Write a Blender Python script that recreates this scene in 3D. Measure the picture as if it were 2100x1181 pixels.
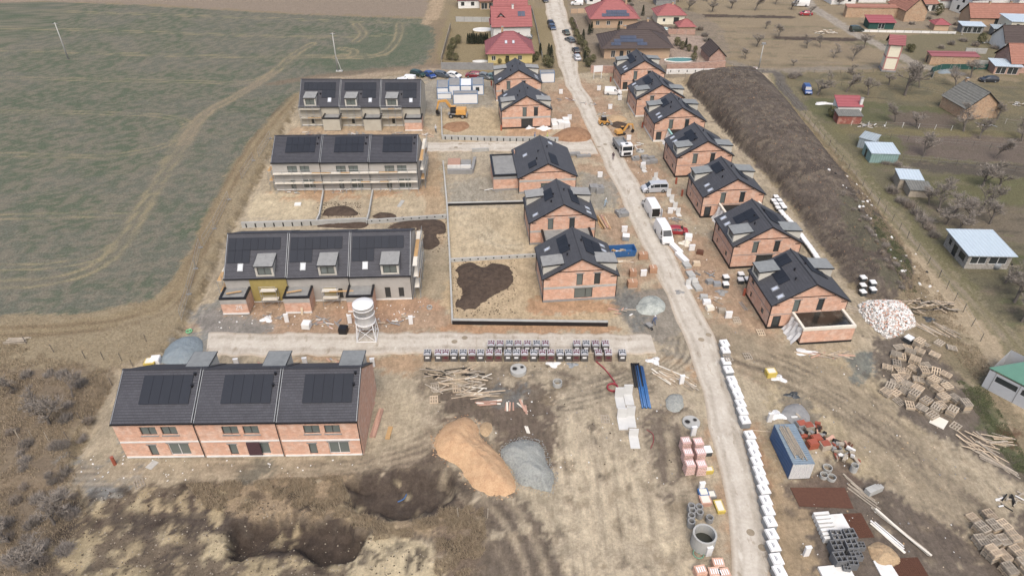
import bpy, math, random
import numpy as np
from mathutils import Vector, Matrix, Euler
random.seed(7)
rng = np.random.default_rng(11)
for o in list(bpy.data.objects): bpy.data.objects.remove(o)
scene = bpy.context.scene
COL = scene.collection
R = math.radians

# ------------------------------------------------------------------ camera
CAMH = 65.0
PITCH = math.atan(1037 / 1430.0)          # angle below the horizon
cam = bpy.data.cameras.new('camera'); camo = bpy.data.objects.new('camera', cam); COL.objects.link(camo)
camo.location = (0, 0, CAMH); camo.rotation_euler = (math.pi / 2 - PITCH, 0, 0)
cam.sensor_width = 36.0; cam.lens = 36.0 * 1430 / 2100.0
cam.clip_start = 0.5; cam.clip_end = 3000
scene.camera = camo

# ------------------------------------------------------------------ sky, sun, exposure (bright overcast)
w = bpy.data.worlds.new('World'); scene.world = w; w.use_nodes = True
nt = w.node_tree; bg = nt.nodes['Background']
sky = nt.nodes.new('ShaderNodeTexSky'); sky.sky_type = 'NISHITA'; sky.sun_disc = False
SUN_EL, SUN_AZ = 56, 176                    # azimuth clockwise from +Y
sky.sun_elevation = R(SUN_EL); sky.sun_rotation = R(SUN_AZ)
sky.altitude = 200; sky.air_density = 1.0; sky.dust_density = 6.0; sky.ozone_density = 0.6
nt.links.new(sky.outputs[0], bg.inputs[0]); bg.inputs[1].default_value = 0.15
sl = bpy.data.lights.new('sun', 'SUN'); sl.energy = 1.35; sl.angle = R(38); sl.color = (1, 0.975, 0.94)
so = bpy.data.objects.new('sun', sl); COL.objects.link(so)
az, el = R(SUN_AZ), R(SUN_EL)
so.rotation_euler = Vector((math.sin(az) * math.cos(el), math.cos(az) * math.cos(el), math.sin(el))).to_track_quat('Z', 'Y').to_euler()
so.location = (0, 0, 120)
vs = scene.view_settings; vs.view_transform = 'Standard'; vs.look = 'None'; vs.gamma = 1; vs.exposure = 0.7
vs.use_curve_mapping = False

# ------------------------------------------------------------------ survey: photograph mark -> place on the ground
SN, CS = math.sin(PITCH), math.cos(PITCH)
def P(u, v, z=0.0):
    dx = (u - 1050) / 1430.0; dy = (590.5 - v) / 1430.0
    t = (CAMH - z) / (SN - dy * CS)
    return Vector((t * dx, t * (CS + dy * SN), z))
def PL(pts): return [(p.x, p.y) for p in (P(*q) for q in pts)]

# ------------------------------------------------------------------ noise and masks (numpy, world metres)
_T = rng.random((256, 256))
def vn(x, y, s=0):
    xi = np.floor(x).astype(int); yi = np.floor(y).astype(int); fx = x - xi; fy = y - yi
    fx = fx * fx * (3 - 2 * fx); fy = fy * fy * (3 - 2 * fy); a = s * 57
    t = lambda i, j: _T[(xi + i + a) % 256, (yi + j + a * 3) % 256]
    return (t(0, 0) * (1 - fx) + t(1, 0) * fx) * (1 - fy) + (t(0, 1) * (1 - fx) + t(1, 1) * fx) * fy
def fbm(x, y, f, s=0, o=4):
    r = 0; a = 1; n = 0
    for k in range(o):
        r = r + a * vn(x * f, y * f, s + k); n += a; a *= .5; f *= 2.03
    return r / n
def sst(a, b, x): t = np.clip((x - a) / (b - a), 0, 1); return t * t * (3 - 2 * t)
def sdist(poly, x, y):                       # signed distance, positive inside
    d = np.full(x.shape, 1e9); ins = np.zeros(x.shape, bool); n = len(poly)
    for i in range(n):
        ax, ay = poly[i]; bx, by = poly[(i + 1) % n]
        ex, ey = bx - ax, by - ay; L = ex * ex + ey * ey + 1e-9
        t = np.clip(((x - ax) * ex + (y - ay) * ey) / L, 0, 1)
        d = np.minimum(d, (x - ax - t * ex) ** 2 + (y - ay - t * ey) ** 2)
        if ay != by:
            c = ((ay > y) != (by > y)) & (x < (bx - ax) * (y - ay) / (by - ay) + ax)
            ins ^= c
    d = np.sqrt(d); return np.where(ins, d, -d)
def ldist(line, x, y):
    d = np.full(x.shape, 1e9)
    for (ax, ay), (bx, by) in zip(line[:-1], line[1:]):
        ex, ey = bx - ax, by - ay; L = ex * ex + ey * ey + 1e-9
        t = np.clip(((x - ax) * ex + (y - ay) * ey) / L, 0, 1)
        d = np.minimum(d, (x - ax - t * ex) ** 2 + (y - ay - t * ey) ** 2)
    return np.sqrt(d)
def spline(pts, n=6):                        # Catmull-Rom through 2D points
    out = []; q = [pts[0]] + list(pts) + [pts[-1]]
    for i in range(1, len(q) - 2):
        p0, p1, p2, p3 = (np.array(q[i + k]) for k in (-1, 0, 1, 2))
        for k in range(n):
            t = k / n
            out.append(tuple(.5 * (2 * p1 + (p2 - p0) * t + (2 * p0 - 5 * p1 + 4 * p2 - p3) * t * t + (3 * p1 - p0 - 3 * p2 + p3) * t ** 3)))
    out.append(tuple(pts[-1])); return out

# ------------------------------------------------------------------ ground relief
BANK = [(650, 176), (612, 215), (580, 270), (550, 330), (512, 400), (475, 470), (440, 545), (405, 610), (380, 672), (335, 728), (240, 772), (188, 860), (150, 950), (120, 1000)]
RAISED = PL(BANK) + PL([(-300, 1010), (-1200, 900), (-1400, 300), (-900, 60), (300, 60)])
MOUND = spline(PL([(1395, 168), (1440, 215), (1500, 290), (1560, 345), (1600, 395), (1660, 470), (1715, 540), (1750, 592), (1800, 612), (1855, 606), (1878, 575), (1868, 530), (1830, 470), (1780, 405), (1720, 340), (1665, 275), (1610, 205), (1560, 158), (1500, 152), (1440, 158), (1395, 168)]), 3)
PIT1 = spline(PL([(699, 991), (737, 980), (829, 966), (925, 966), (938, 1010), (915, 1042), (857, 1062), (786, 1066), (724, 1035), (699, 991)]), 3)
PIT2 = spline(PL([(474, 1066), (560, 1058), (643, 1058), (705, 1066), (750, 1100), (723, 1138), (671, 1154), (571, 1140), (466, 1142), (474, 1066)]), 3)
BUMPY = spline(PL([(120, 1000), (400, 960), (700, 975), (980, 950), (1130, 1060), (1180, 1200), (600, 1260), (60, 1230), (120, 1000)]), 2)
def height(x, y):
    x = np.asarray(x, float); y = np.asarray(y, float)
    wx = x + 1.6 * (fbm(x, y, .35, 3, 3) - .5) * 1.6; wy = y + 1.6 * (fbm(x, y, .35, 9, 3) - .5) * 1.6
    h = .05 * (fbm(x, y, .5, 5, 3) - .5)
    r = sdist(RAISED, wx, wy); fade = sst(178, 150, y)
    h = h + fade * (.75 * sst(-.1, .8, r) + .15 * (fbm(x, y, .25, 2, 3) - .5) * sst(0, 3, r)) - fade * .28 * np.exp(-((r + .55) / .5) ** 2)
    m = sdist(MOUND, x, y)
    mh = 1.7 + 2.9 * sst(85, 150, y)
    h = h + sst(0, 1, m) * (mh * (1 - np.exp(-np.maximum(m, 0) / 3.0)) + .9 * (fbm(x, y, .16, 21, 3) - .5) * sst(0, 3, m) + .3 * (fbm(x, y, .8, 22, 3) - .5) * sst(0, 2, m))
    b = sdist(BUMPY, x, y)
    h = h + sst(-1, 3, b) * .55 * (fbm(x, y, .5, 31, 4) - .5)
    for pit, dp in ((PIT1, 1.9), (PIT2, 2.1)):
        p = sdist(pit, wx, wy) + .9 * (fbm(x, y, .9, 44, 3) - .5)
        h = h - dp * sst(-.15, 1.1, p) * (.75 + .5 * fbm(x, y, .6, 41, 3))
    return h
def zg(x, y): return float(height(np.array([x]), np.array([y]))[0])
def G(u, v, dz=0.0):                         # ground point below a mark of the photograph
    p = P(u, v); p = P(u, v, zg(p.x, p.y)); p.z = zg(p.x, p.y) + dz; return p

# ------------------------------------------------------------------ materials
KALB = 0.62
def lin(c): c = c / 255.0; return c / 12.92 if c <= .04045 else ((c + .055) / 1.055) ** 2.4
def A(r, g, b, k=None, ds=.2):
    k = KALB if k is None else k; r, g, b = lin(r), lin(g), lin(b); y = .3 * r + .59 * g + .11 * b
    return tuple((c + (y - c) * ds) * k for c in (r, g, b))
def nodes(name):
    m = bpy.data.materials.new(name); m.use_nodes = True; t = m.node_tree
    return m, t, t.nodes['Principled BSDF']
def vmath(t, op, a, b=None):
    n = t.nodes.new('ShaderNodeMath'); n.operation = op
    for i, s in enumerate((a, b)):
        if s is None: continue
        if isinstance(s, (int, float)): n.inputs[i].default_value = s
        else: t.links.new(s, n.inputs[i])
    return n.outputs[0]
def noise(t, vec, scale, detail=4, rough=.6):
    n = t.nodes.new('ShaderNodeTexNoise'); n.inputs['Scale'].default_value = scale; n.inputs['Detail'].default_value = detail; n.inputs['Roughness'].default_value = rough
    if vec is not None: t.links.new(vec, n.inputs['Vector'])
    return n.outputs['Fac']
def maprange(t, s, a, b, c, d):
    n = t.nodes.new('ShaderNodeMapRange'); n.inputs[1].default_value = a; n.inputs[2].default_value = b; n.inputs[3].default_value = c; n.inputs[4].default_value = d
    t.links.new(s, n.inputs[0]); return n.outputs[0]
def scalecol(t, col, fac):
    n = t.nodes.new('ShaderNodeVectorMath'); n.operation = 'SCALE'
    if isinstance(col, tuple): n.inputs[0].default_value = col
    else: t.links.new(col, n.inputs[0])
    t.links.new(fac, n.inputs['Scale']); return n.outputs[0]
def mixcol(t, a, b, fac):
    n = t.nodes.new('ShaderNodeMix'); n.data_type = 'RGBA'
    for i, s in ((6, a), (7, b)):
        if isinstance(s, tuple): n.inputs[i].default_value = (*s, 1)
        else: t.links.new(s, n.inputs[i])
    if isinstance(fac, (int, float)): n.inputs[0].default_value = fac
    else: t.links.new(fac, n.inputs[0])
    return n.outputs[2]
def bumpn(t, h, dist, strength, b):
    n = t.nodes.new('ShaderNodeBump'); n.inputs['Distance'].default_value = dist; n.inputs['Strength'].default_value = strength
    t.links.new(h, n.inputs['Height']); t.links.new(n.outputs[0], b.inputs['Normal'])
def mat(name, rgb, rough=.8, var=.16, scale=2.5, rv=.1, metal=0, bump=0, k=None, dirt=None, dirtamt=.35, spec=.4):
    m, t, b = nodes(name); b.inputs['Roughness'].default_value = rough; b.inputs['Metallic'].default_value = metal
    b.inputs['Specular IOR Level'].default_value = spec
    geo = t.nodes.new('ShaderNodeNewGeometry').outputs['Position']
    n1 = noise(t, geo, scale, 5, .65); f = maprange(t, n1, .25, .75, 1 - var, 1 + var)
    if rv:
        oi = t.nodes.new('ShaderNodeObjectInfo').outputs['Random']
        f = vmath(t, 'MULTIPLY', f, maprange(t, oi, 0, 1, 1 - rv, 1 + rv))
    c = A(*rgb, k)
    if dirt:
        n2 = noise(t, geo, scale * .45, 6, .7)
        c = mixcol(t, c, A(*dirt), vmath(t, 'MULTIPLY', maprange(t, n2, .48, .68, 0, 1), dirtamt))
    t.links.new(scalecol(t, c, f), b.inputs['Base Color'])
    if bump: bumpn(t, noise(t, geo, scale * 4, 4), bump, .6, b)
    return m
def brickmat(name, rgb, mortar, bw=.5, bh=.25, ms=.012, var=.2, dirt=(214, 180, 158), dirtamt=.55, mk=.8):
    m, t, b = nodes(name); b.inputs['Roughness'].default_value = .9
    tc = t.nodes.new('ShaderNodeTexCoord').outputs['Object']
    sp = t.nodes.new('ShaderNodeSeparateXYZ'); t.links.new(tc, sp.inputs[0])
    cb = t.nodes.new('ShaderNodeCombineXYZ'); t.links.new(vmath(t, 'ADD', sp.outputs[0], sp.outputs[1]), cb.inputs[0]); t.links.new(sp.outputs[2], cb.inputs[1])
    br = t.nodes.new('ShaderNodeTexBrick'); t.links.new(cb.outputs[0], br.inputs['Vector'])
    br.inputs['Scale'].default_value = 1; br.inputs['Brick Width'].default_value = bw; br.inputs['Row Height'].default_value = bh
    br.inputs['Mortar Size'].default_value = ms; br.inputs['Mortar Smooth'].default_value = .4; br.inputs['Bias'].default_value = -.1
    c = A(*rgb); br.inputs['Color1'].default_value = (*[x * (1 + var) for x in c], 1); br.inputs['Color2'].default_value = (*[x * (1 - var) for x in c], 1)
    br.inputs['Mortar'].default_value = (*A(*mortar), 1)
    geo = t.nodes.new('ShaderNodeNewGeometry').outputs['Position']
    f = maprange(t, noise(t, geo, .9, 5, .7), .46, .66, 0, dirtamt)
    c2 = mixcol(t, br.outputs['Color'], A(*dirt), f)
    f2 = maprange(t, noise(t, geo, 2.3, 6, .75), .25, .75, .82, 1.16)
    t.links.new(scalecol(t, c2, f2), b.inputs['Base Color'])
    bumpn(t, br.outputs['Fac'], -.01, .5, b)
    return m
def rowmat(name, rgb, period, axis=2, depth=.03, rough=.5, var=.1, joint=.0, jrgb=(30, 30, 32), spec=.5):
    """sheet material with regular ribs along one object axis (corrugation, tile joints)"""
    m, t, b = nodes(name); b.inputs['Roughness'].default_value = rough; b.inputs['Specular IOR Level'].default_value = spec
    tc = t.nodes.new('ShaderNodeTexCoord').outputs['Object']
    sp = t.nodes.new('ShaderNodeSeparateXYZ'); t.links.new(tc, sp.inputs[0])
    s = vmath(t, 'SINE', vmath(t, 'MULTIPLY', sp.outputs[axis], 2 * math.pi / period))
    geo = t.nodes.new('ShaderNodeNewGeometry').outputs['Position']
    f = maprange(t, noise(t, geo, 1.4, 5, .7), .25, .75, 1 - var, 1 + var)
    c = scalecol(t, A(*rgb), f)
    if joint: c = mixcol(t, c, A(*jrgb), maprange(t, s, 1 - joint, 1, 0, 1))
    t.links.new(c, b.inputs['Base Color']); bumpn(t, s, depth, .6, b)
    return m
def glassmat(name, rgb, rough=.08):
    m, t, b = nodes(name); b.inputs['Base Color'].default_value = (*A(*rgb), 1); b.inputs['Roughness'].default_value = rough; b.inputs['Specular IOR Level'].default_value = .6
    return m
M = {}
def groundmat():
    m, t, b = nodes('ground soil'); b.inputs['Roughness'].default_value = .95; b.inputs['Specular IOR Level'].default_value = .15
    col = t.nodes.new('ShaderNodeAttribute'); col.attribute_name = 'Col'
    geo = t.nodes.new('ShaderNodeNewGeometry').outputs['Position']
    g = col.outputs['Alpha']                  # 0 bare soil .. 1 grass
    n1 = noise(t, geo, .5, 8, .72); n2 = noise(t, geo, 2.6, 6, .75); n3 = noise(t, geo, 10, 4, .75)
    f = vmath(t, 'MULTIPLY', maprange(t, n1, .36, .64, .8, 1.18), maprange(t, n2, .36, .64, .84, 1.14))
    f = vmath(t, 'MULTIPLY', f, maprange(t, n3, .34, .66, .9, 1.1))
    mp = t.nodes.new('ShaderNodeMapping'); mp.inputs['Rotation'].default_value = (0, 0, R(12)); mp.inputs['Scale'].default_value = (1.0, .3, 1.0); t.links.new(geo, mp.inputs[0])
    st = noise(t, mp.outputs[0], 1.5, 8, .78); fl = noise(t, geo, 1.15, 9, .8)
    f = vmath(t, 'MULTIPLY', f, maprange(t, st, .42, .58, .86, 1.12))
    f = vmath(t, 'MULTIPLY', f, maprange(t, fl, .56, .64, 1.02, .8))
    fg = vmath(t, 'MULTIPLY', maprange(t, n2, .32, .68, .62, 1.38), maprange(t, n3, .3, .7, .6, 1.4))
    mx = t.nodes.new('ShaderNodeMix'); mx.data_type = 'FLOAT'; t.links.new(g, mx.inputs[0]); t.links.new(f, mx.inputs[2]); t.links.new(fg, mx.inputs[3])
    t.links.new(scalecol(t, col.outputs['Color'], mx.outputs[0]), b.inputs['Base Color'])
    bumpn(t, vmath(t, 'ADD', n2, vmath(t, 'MULTIPLY', n3, .5)), .12, .7, b)
    return m
M['ground'] = groundmat()
M['brick'] = brickmat('hollow clay brick', (228, 172, 138), (214, 166, 138), .5, .25, var=.12, dirt=(238, 210, 188))
M['brickold'] = brickmat('old rough brick', (196, 152, 108), (176, 160, 138), .3, .16, .02, .25, (205, 185, 150), .5)
M['brickpink'] = brickmat('pink brick fence', (192, 146, 124), (170, 150, 136), .6, .2, .02, .2, (205, 176, 156), .4)
M['stone'] = brickmat('grey field stone', (150, 145, 135), (185, 180, 170), .5, .35, .05, .3, (175, 168, 155), .5)
def tilemat(name, rgb, axis, w=.42, rh=.155, jr=.6):
    m, t, b = nodes(name); b.inputs['Roughness'].default_value = .6; b.inputs['Specular IOR Level'].default_value = .25
    tc = t.nodes.new('ShaderNodeTexCoord').outputs['Object']; sp = t.nodes.new('ShaderNodeSeparateXYZ'); t.links.new(tc, sp.inputs[0])
    cb = t.nodes.new('ShaderNodeCombineXYZ'); t.links.new(sp.outputs[axis], cb.inputs[0]); t.links.new(sp.outputs[2], cb.inputs[1])
    br = t.nodes.new('ShaderNodeTexBrick'); t.links.new(cb.outputs[0], br.inputs['Vector']); c = A(*rgb)
    for k, v in (('Scale', 1), ('Brick Width', w), ('Row Height', rh), ('Mortar Size', .018), ('Mortar Smooth', .3)): br.inputs[k].default_value = v
    br.inputs['Color1'].default_value = (*[x * 1.08 for x in c], 1); br.inputs['Color2'].default_value = (*[x * .92 for x in c], 1); br.inputs['Mortar'].default_value = (*[x * jr for x in c], 1)
    geo = t.nodes.new('ShaderNodeNewGeometry').outputs['Position']; f = maprange(t, noise(t, geo, .9, 6, .7), .3, .7, .88, 1.12)
    t.links.new(scalecol(t, br.outputs['Color'], f), b.inputs['Base Color']); return m
M['roof'] = tilemat('anthracite roof tile', (80, 81, 88), 0)
M['roofy'] = tilemat('anthracite roof tile side', (82, 83, 88), 1, .42, .19, .85)
M['black'] = mat('black sheet metal', (36, 36, 40), .45, .1)
M['pv'] = mat('solar panel', (46, 51, 61), .55, .06, 1.2, .06, spec=.15)
M['pvframe'] = mat('solar frame', (28, 29, 33), .4, .05)
M['greymembrane'] = mat('grey bitumen membrane', (156, 157, 154), .85, .14, 1.6, .04, dirt=(128, 128, 126), dirtamt=.5)
M['darkmembrane'] = mat('dark grey bitumen membrane', (140, 145, 145), .85, .14, 1.6, .04, dirt=(116, 120, 121), dirtamt=.5)
M['beige'] = mat('beige fibre board', (206, 202, 188), .85, .08)
M['render'] = mat('grey base coat render', (186, 181, 172), .92, .09, .7, .03, dirt=(160, 155, 146), dirtamt=.5)
M['renderbeige'] = mat('beige base coat render', (198, 190, 170), .92, .09, .7, .03, dirt=(176, 168, 148), dirtamt=.5)
M['concrete'] = mat('pale concrete', (186, 186, 180), .9, .1, 1.2, .05, dirt=(160, 158, 150), dirtamt=.5)
M['concgrey'] = mat('grey concrete', (152, 152, 150), .9, .12, 1.5, .05, dirt=(128, 126, 122), dirtamt=.5)
M['white'] = mat('white board', (232, 231, 226), .8, .05, 1.5, .04, dirt=(205, 198, 184), dirtamt=.4, k=.68)
M['paintw'] = mat('white paint', (236, 236, 234), .35, .03, 1, .02, k=.68, spec=.5)
M['frame'] = mat('dark window frame', (58, 58, 60), .4, .05)
M['framew'] = mat('white window frame', (225, 225, 222), .4, .05)
M['glass'] = glassmat('window glass', (112, 122, 118), .06)
M['glassd'] = glassmat('dark window glass', (64, 70, 72), .06)
M['skyglass'] = mat('skylight pane', (212, 220, 236), .1, .04, spec=.6)
M['wood'] = mat('weathered timber', (210, 186, 152), .85, .2, 4, .18, dirt=(168, 150, 126), dirtamt=.5)
M['woodgrey'] = mat('grey weathered timber', (182, 168, 146), .9, .2, 4, .2, dirt=(140, 130, 114), dirtamt=.5)
M['woodyel'] = mat('fresh shuttering board', (205, 160, 92), .7, .12, 3, .1)
M['redpipe'] = mat('orange brown plastic', (176, 84, 52), .5, .1)
M['redhose'] = mat('red hose', (176, 44, 62), .5, .1)
M['steel'] = mat('galvanised steel', (168, 172, 174), .45, .1, 3, .08, metal=.3)
M['rust'] = mat('rusty steel', (108, 66, 44), .9, .2, 4, .1)
M['yellow'] = mat('yellow machine paint', (224, 160, 40), .45, .1)
M['rubber'] = mat('black rubber', (40, 40, 42), .8, .15)
M['mineral'] = mat('yellow mineral wool', (168, 148, 66), .95, .12, 2)
M['film'] = mat('white plastic film', (228, 228, 226), .4, .1, 3, .06, k=.66)
M['blue'] = mat('blue paint', (44, 112, 178), .45, .1)
M['dark'] = mat('dark inner shade and scrap', (40, 38, 36), .9, .1)  # near-black colour for shade inside openings, also used on dark scrap pieces

# ------------------------------------------------------------------ mesh helpers
class MB:
    def __init__(s): s.v = []; s.f = []; s.m = []
    def add(s, vs, fs, mi=0):
        o = len(s.v); s.v += [tuple(p) for p in vs]; s.f += [tuple(i + o for i in f) for f in fs]; s.m += [mi] * len(fs); return s
    def poly(s, pts, mi=0): return s.add(pts, [tuple(range(len(pts)))], mi)
    def hexa(s, a, b, mi=0):                 # two matching quads -> closed solid
        return s.add(list(a) + list(b), [(3, 2, 1, 0), (4, 5, 6, 7), (0, 1, 5, 4), (1, 2, 6, 5), (2, 3, 7, 6), (3, 0, 4, 7)], mi)
    def box(s, x0, x1, y0, y1, z0, z1, mi=0):
        return s.hexa([(x0, y0, z0), (x1, y0, z0), (x1, y1, z0), (x0, y1, z0)], [(x0, y0, z1), (x1, y0, z1), (x1, y1, z1), (x0, y1, z1)], mi)
    def rbox(s, c, sx, sy, sz, rz=0, tilt=0, mi=0):   # box standing on c
        m = Matrix.Translation(c) @ Matrix.Rotation(rz, 4, 'Z') @ Matrix.Rotation(tilt, 4, 'Y')
        q = [m @ Vector((x * sx / 2, y * sy / 2, z)) for z in (0, sz) for x, y in ((-1, -1), (1, -1), (1, 1), (-1, 1))]
        return s.hexa(q[:4], q[4:], mi)
    def taper(s, x0, x1, y0, y1, z0, z1, dx, dy, mi=0):
        return s.hexa([(x0, y0, z0), (x1, y0, z0), (x1, y1, z0), (x0, y1, z0)], [(x0 + dx, y0 + dy, z1), (x1 - dx, y0 + dy, z1), (x1 - dx, y1 - dy, z1), (x0 + dx, y1 - dy, z1)], mi)
    def prism(s, pts, z0, z1, mi=0):
        n = len(pts); v = [(x, y, z0) for x, y in pts] + [(x, y, z1) for x, y in pts]
        return s.add(v, [tuple(range(n))[::-1], tuple(range(n, 2 * n))] + [(i, (i + 1) % n, (i + 1) % n + n, i + n) for i in range(n)], mi)
    def xprism(s, prof, x0, x1, mi=0):       # profile in (y,z) extruded along x
        n = len(prof); v = [(x0, y, z) for y, z in prof] + [(x1, y, z) for y, z in prof]
        return s.add(v, [tuple(range(n)), tuple(range(n, 2 * n))[::-1]] + [(i + n, (i + 1) % n + n, (i + 1) % n, i) for i in range(n)], mi)
    def yprism(s, prof, y0, y1, mi=0):       # profile in (x,z) extruded along y
        n = len(prof); v = [(x, y0, z) for x, z in prof] + [(x, y1, z) for x, z in prof]
        return s.add(v, [tuple(range(n))[::-1], tuple(range(n, 2 * n))] + [(i, (i + 1) % n, (i + 1) % n + n, i + n) for i in range(n)][::1], mi)
    def tube(s, pts, r, n=6, mi=0, r2=None, cap=True):
        pts = [Vector(p) for p in pts]; k = len(pts); vs = []
        for i, p in enumerate(pts):
            d = (pts[min(i + 1, k - 1)] - pts[max(i - 1, 0)]).normalized()
            a = d.orthogonal().normalized() if abs(d.z) > .9 else Vector((-d.y, d.x, 0)).normalized()
            b = d.cross(a); rr = r if r2 is None else r + (r2 - r) * i / max(k - 1, 1)
            vs += [p + (a * math.cos(2 * math.pi * j / n) + b * math.sin(2 * math.pi * j / n)) * rr for j in range(n)]
        fs = [(i * n + j, i * n + (j + 1) % n, (i + 1) * n + (j + 1) % n, (i + 1) * n + j) for i in range(k - 1) for j in range(n)]
        if cap: fs += [tuple(range(n))[::-1], tuple(range((k - 1) * n, k * n))]
        return s.add(vs, fs, mi)
    def lathe(s, prof, n=20, c=(0, 0, 0), mi=0):   # (r,z) profile
        vs = [(c[0] + r * math.cos(2 * math.pi * j / n), c[1] + r * math.sin(2 * math.pi * j / n), c[2] + z) for r, z in prof for j in range(n)]
        k = len(prof)
        return s.add(vs, [(i * n + j, i * n + (j + 1) % n, (i + 1) * n + (j + 1) % n, (i + 1) * n + j) for i in range(k - 1) for j in range(n)], mi)
    def mesh(s, name, mats, smooth=False):
        me = bpy.data.meshes.new(name); me.from_pydata(s.v, [], s.f)
        for m in (mats if isinstance(mats, (list, tuple)) else [mats]): me.materials.append(M[m] if isinstance(m, str) else m)
        if any(s.m): me.polygons.foreach_set('material_index', s.m)
        if smooth: me.polygons.foreach_set('use_smooth', [True] * len(me.polygons))
        me.update(); return me
    def build(s, name, mats, parent=None, smooth=False):
        return link(name, s.mesh(name, mats, smooth), parent)
def link(name, data, parent=None):
    o = bpy.data.objects.new(name, data); COL.objects.link(o)
    if parent is not None: o.parent = parent
    return o
def tag(o, label=None, cat=None, group=None, kind=None):
    for k, v in (('label', label), ('category', cat), ('group', group), ('kind', kind)):
        if v: o[k] = v
    return o
def thing(name, label, cat, loc=(0, 0, 0), rz=0, group=None):
    o = link(name, None); o.location = loc; o.rotation_euler = (0, 0, rz); o.empty_display_size = .3
    return tag(o, label, cat, group)
def copy_tree(o, parent=None):
    c = o.copy(); COL.objects.link(c); c.parent = parent
    for ch in list(o.children): copy_tree(ch, c)
    return c
def place(o, loc, rz, label=None, group=None, scale=None):
    o.location = loc; o.rotation_euler = (0, 0, rz)
    if label: o['label'] = label
    if group: o['group'] = group
    if scale: o.scale = (scale,) * 3 if isinstance(scale, (int, float)) else scale
    return o
class Stamp:                                  # first use moves the prototype, later uses copy it
    def __init__(s, o): s.o = o; s.used = False
    def __call__(s, loc, rz=0, label=None, group=None, scale=None):
        o = s.o if not s.used else copy_tree(s.o); s.used = True
        return place(o, loc, rz, label, group, scale)
# ------------------------------------------------------------------ end of helpers
# ================================================================== GROUND
def axis(segs, lo, hi):
    a = []
    for x0, x1, st in segs: a += list(np.arange(x0, x1, st))
    a.append(segs[-1][1]); s = segs[-1][2] * 1.5; x = a[-1]
    while x < hi: x += s; s *= 1.3; a.append(x)
    s = segs[0][2] * 1.5; x = a[0]; pre = []
    while x > lo: x -= s; s *= 1.3; pre.append(x)
    return np.array(pre[::-1] + a)
gx = axis([(-150, -60, .8), (-60, 74, .36), (74, 190, .8)], -900, 900)
gy = axis([(36, 112, .36), (112, 190, .6), (190, 290, 1.0)], -150, 1100)
GX, GY = np.meshgrid(gx, gy); X = GX.ravel(); Y = GY.ravel()
WX = X + 2.2 * (fbm(X, Y, .3, 50, 4) - .5); WY = Y + 2.2 * (fbm(X, Y, .3, 60, 4) - .5)
C = np.empty((X.size, 4)); Nlow = fbm(X, Y, .06, 70, 4); Nmid = fbm(X, Y, .28, 80, 4); Nhi = fbm(X, Y, 1.1, 90, 3); Nfin = rng.random(X.size)
def setall(rgb, g): C[:, :3] = A(*rgb); C[:, 3] = g
def blend(idx, m, rgb, g):
    m = m[:, None]; C[idx, :3] = C[idx, :3] * (1 - m) + np.array(A(*rgb)) * m
    if g is not None: C[idx, 3] = C[idx, 3] * (1 - m[:, 0]) + g * m[:, 0]
def near(pts, mg):
    xs = [p[0] for p in pts]; ys = [p[1] for p in pts]
    return np.nonzero((X > min(xs) - mg) & (X < max(xs) + mg) & (Y > min(ys) - mg) & (Y < max(ys) + mg))[0]
def area(px, rgb, alpha=1, soft=.6, warp=1.0, patch=None, g=None, world=False, smooth=True):
    pts = px if world else PL(px)
    if smooth and len(pts) > 3: pts = spline(list(pts) + [pts[0]], 3)
    i = near(pts, soft + 4)
    if not len(i): return
    d = sdist(pts, X[i] * (1 - warp) + WX[i] * warp, Y[i] * (1 - warp) + WY[i] * warp)
    d = d + ((Nhi[i] - .5) * 2.2 + (Nmid[i] - .5) * 2.4 + (Nfin[i] - .5) * 1.0) * min(soft, 1.6); m = sst(-soft * .4, soft * .4, d) * alpha
    if patch is not None:
        n = {'l': Nlow, 'm': Nmid, 'h': Nhi}[patch[0]][i]; m = m * sst(patch[1] - .04, patch[1] + .04, n + (Nfin[i] - .5) * .12)
    blend(i, m, rgb, g)
def stroke(px, wd, rgb, alpha=1, soft=.3, warp=.5, patch=None, g=None, curve=True):
    pts = PL(px)
    if curve and len(pts) > 2: pts = spline(pts, 5)
    i = near(pts, wd + soft + 3)
    if not len(i): return
    d = ldist(pts, X[i] * (1 - warp) + WX[i] * warp, Y[i] * (1 - warp) + WY[i] * warp)
    d = d + ((Nhi[i] - .5) * 1.6 + (Nfin[i] - .5) * .6) * soft; m = sst(wd / 2 + soft * .5, wd / 2 - soft * .5, d) * alpha
    if patch is not None:
        n = {'l': Nlow, 'm': Nmid, 'h': Nhi}[patch[0]][i]; m = m * sst(patch[1] - .08, patch[1] + .08, n)
    blend(i, m, rgb, g)
def tracks(px, rgb, gauge=1.7, wd=.5, alpha=.6):   # a pair of wheel ruts
    pts = spline(PL(px), 5); i = near(pts, 4)
    d = ldist(pts, X[i] * .8 + WX[i] * .2, Y[i] * .8 + WY[i] * .2)
    m = sst(wd, wd * .3, np.abs(d - gauge / 2)) * alpha * (.35 + .65 * sst(.35, .6, Nmid[i]))
    blend(i, m, rgb, None)
TAN = (158, 144, 112)
setall((144, 128, 98), .85)
area([(-2000, -60), (3500, -60), (3500, 300), (-2000, 300)], (150, 132, 96), .6, 3, 1, ('m', .5), smooth=False)
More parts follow.
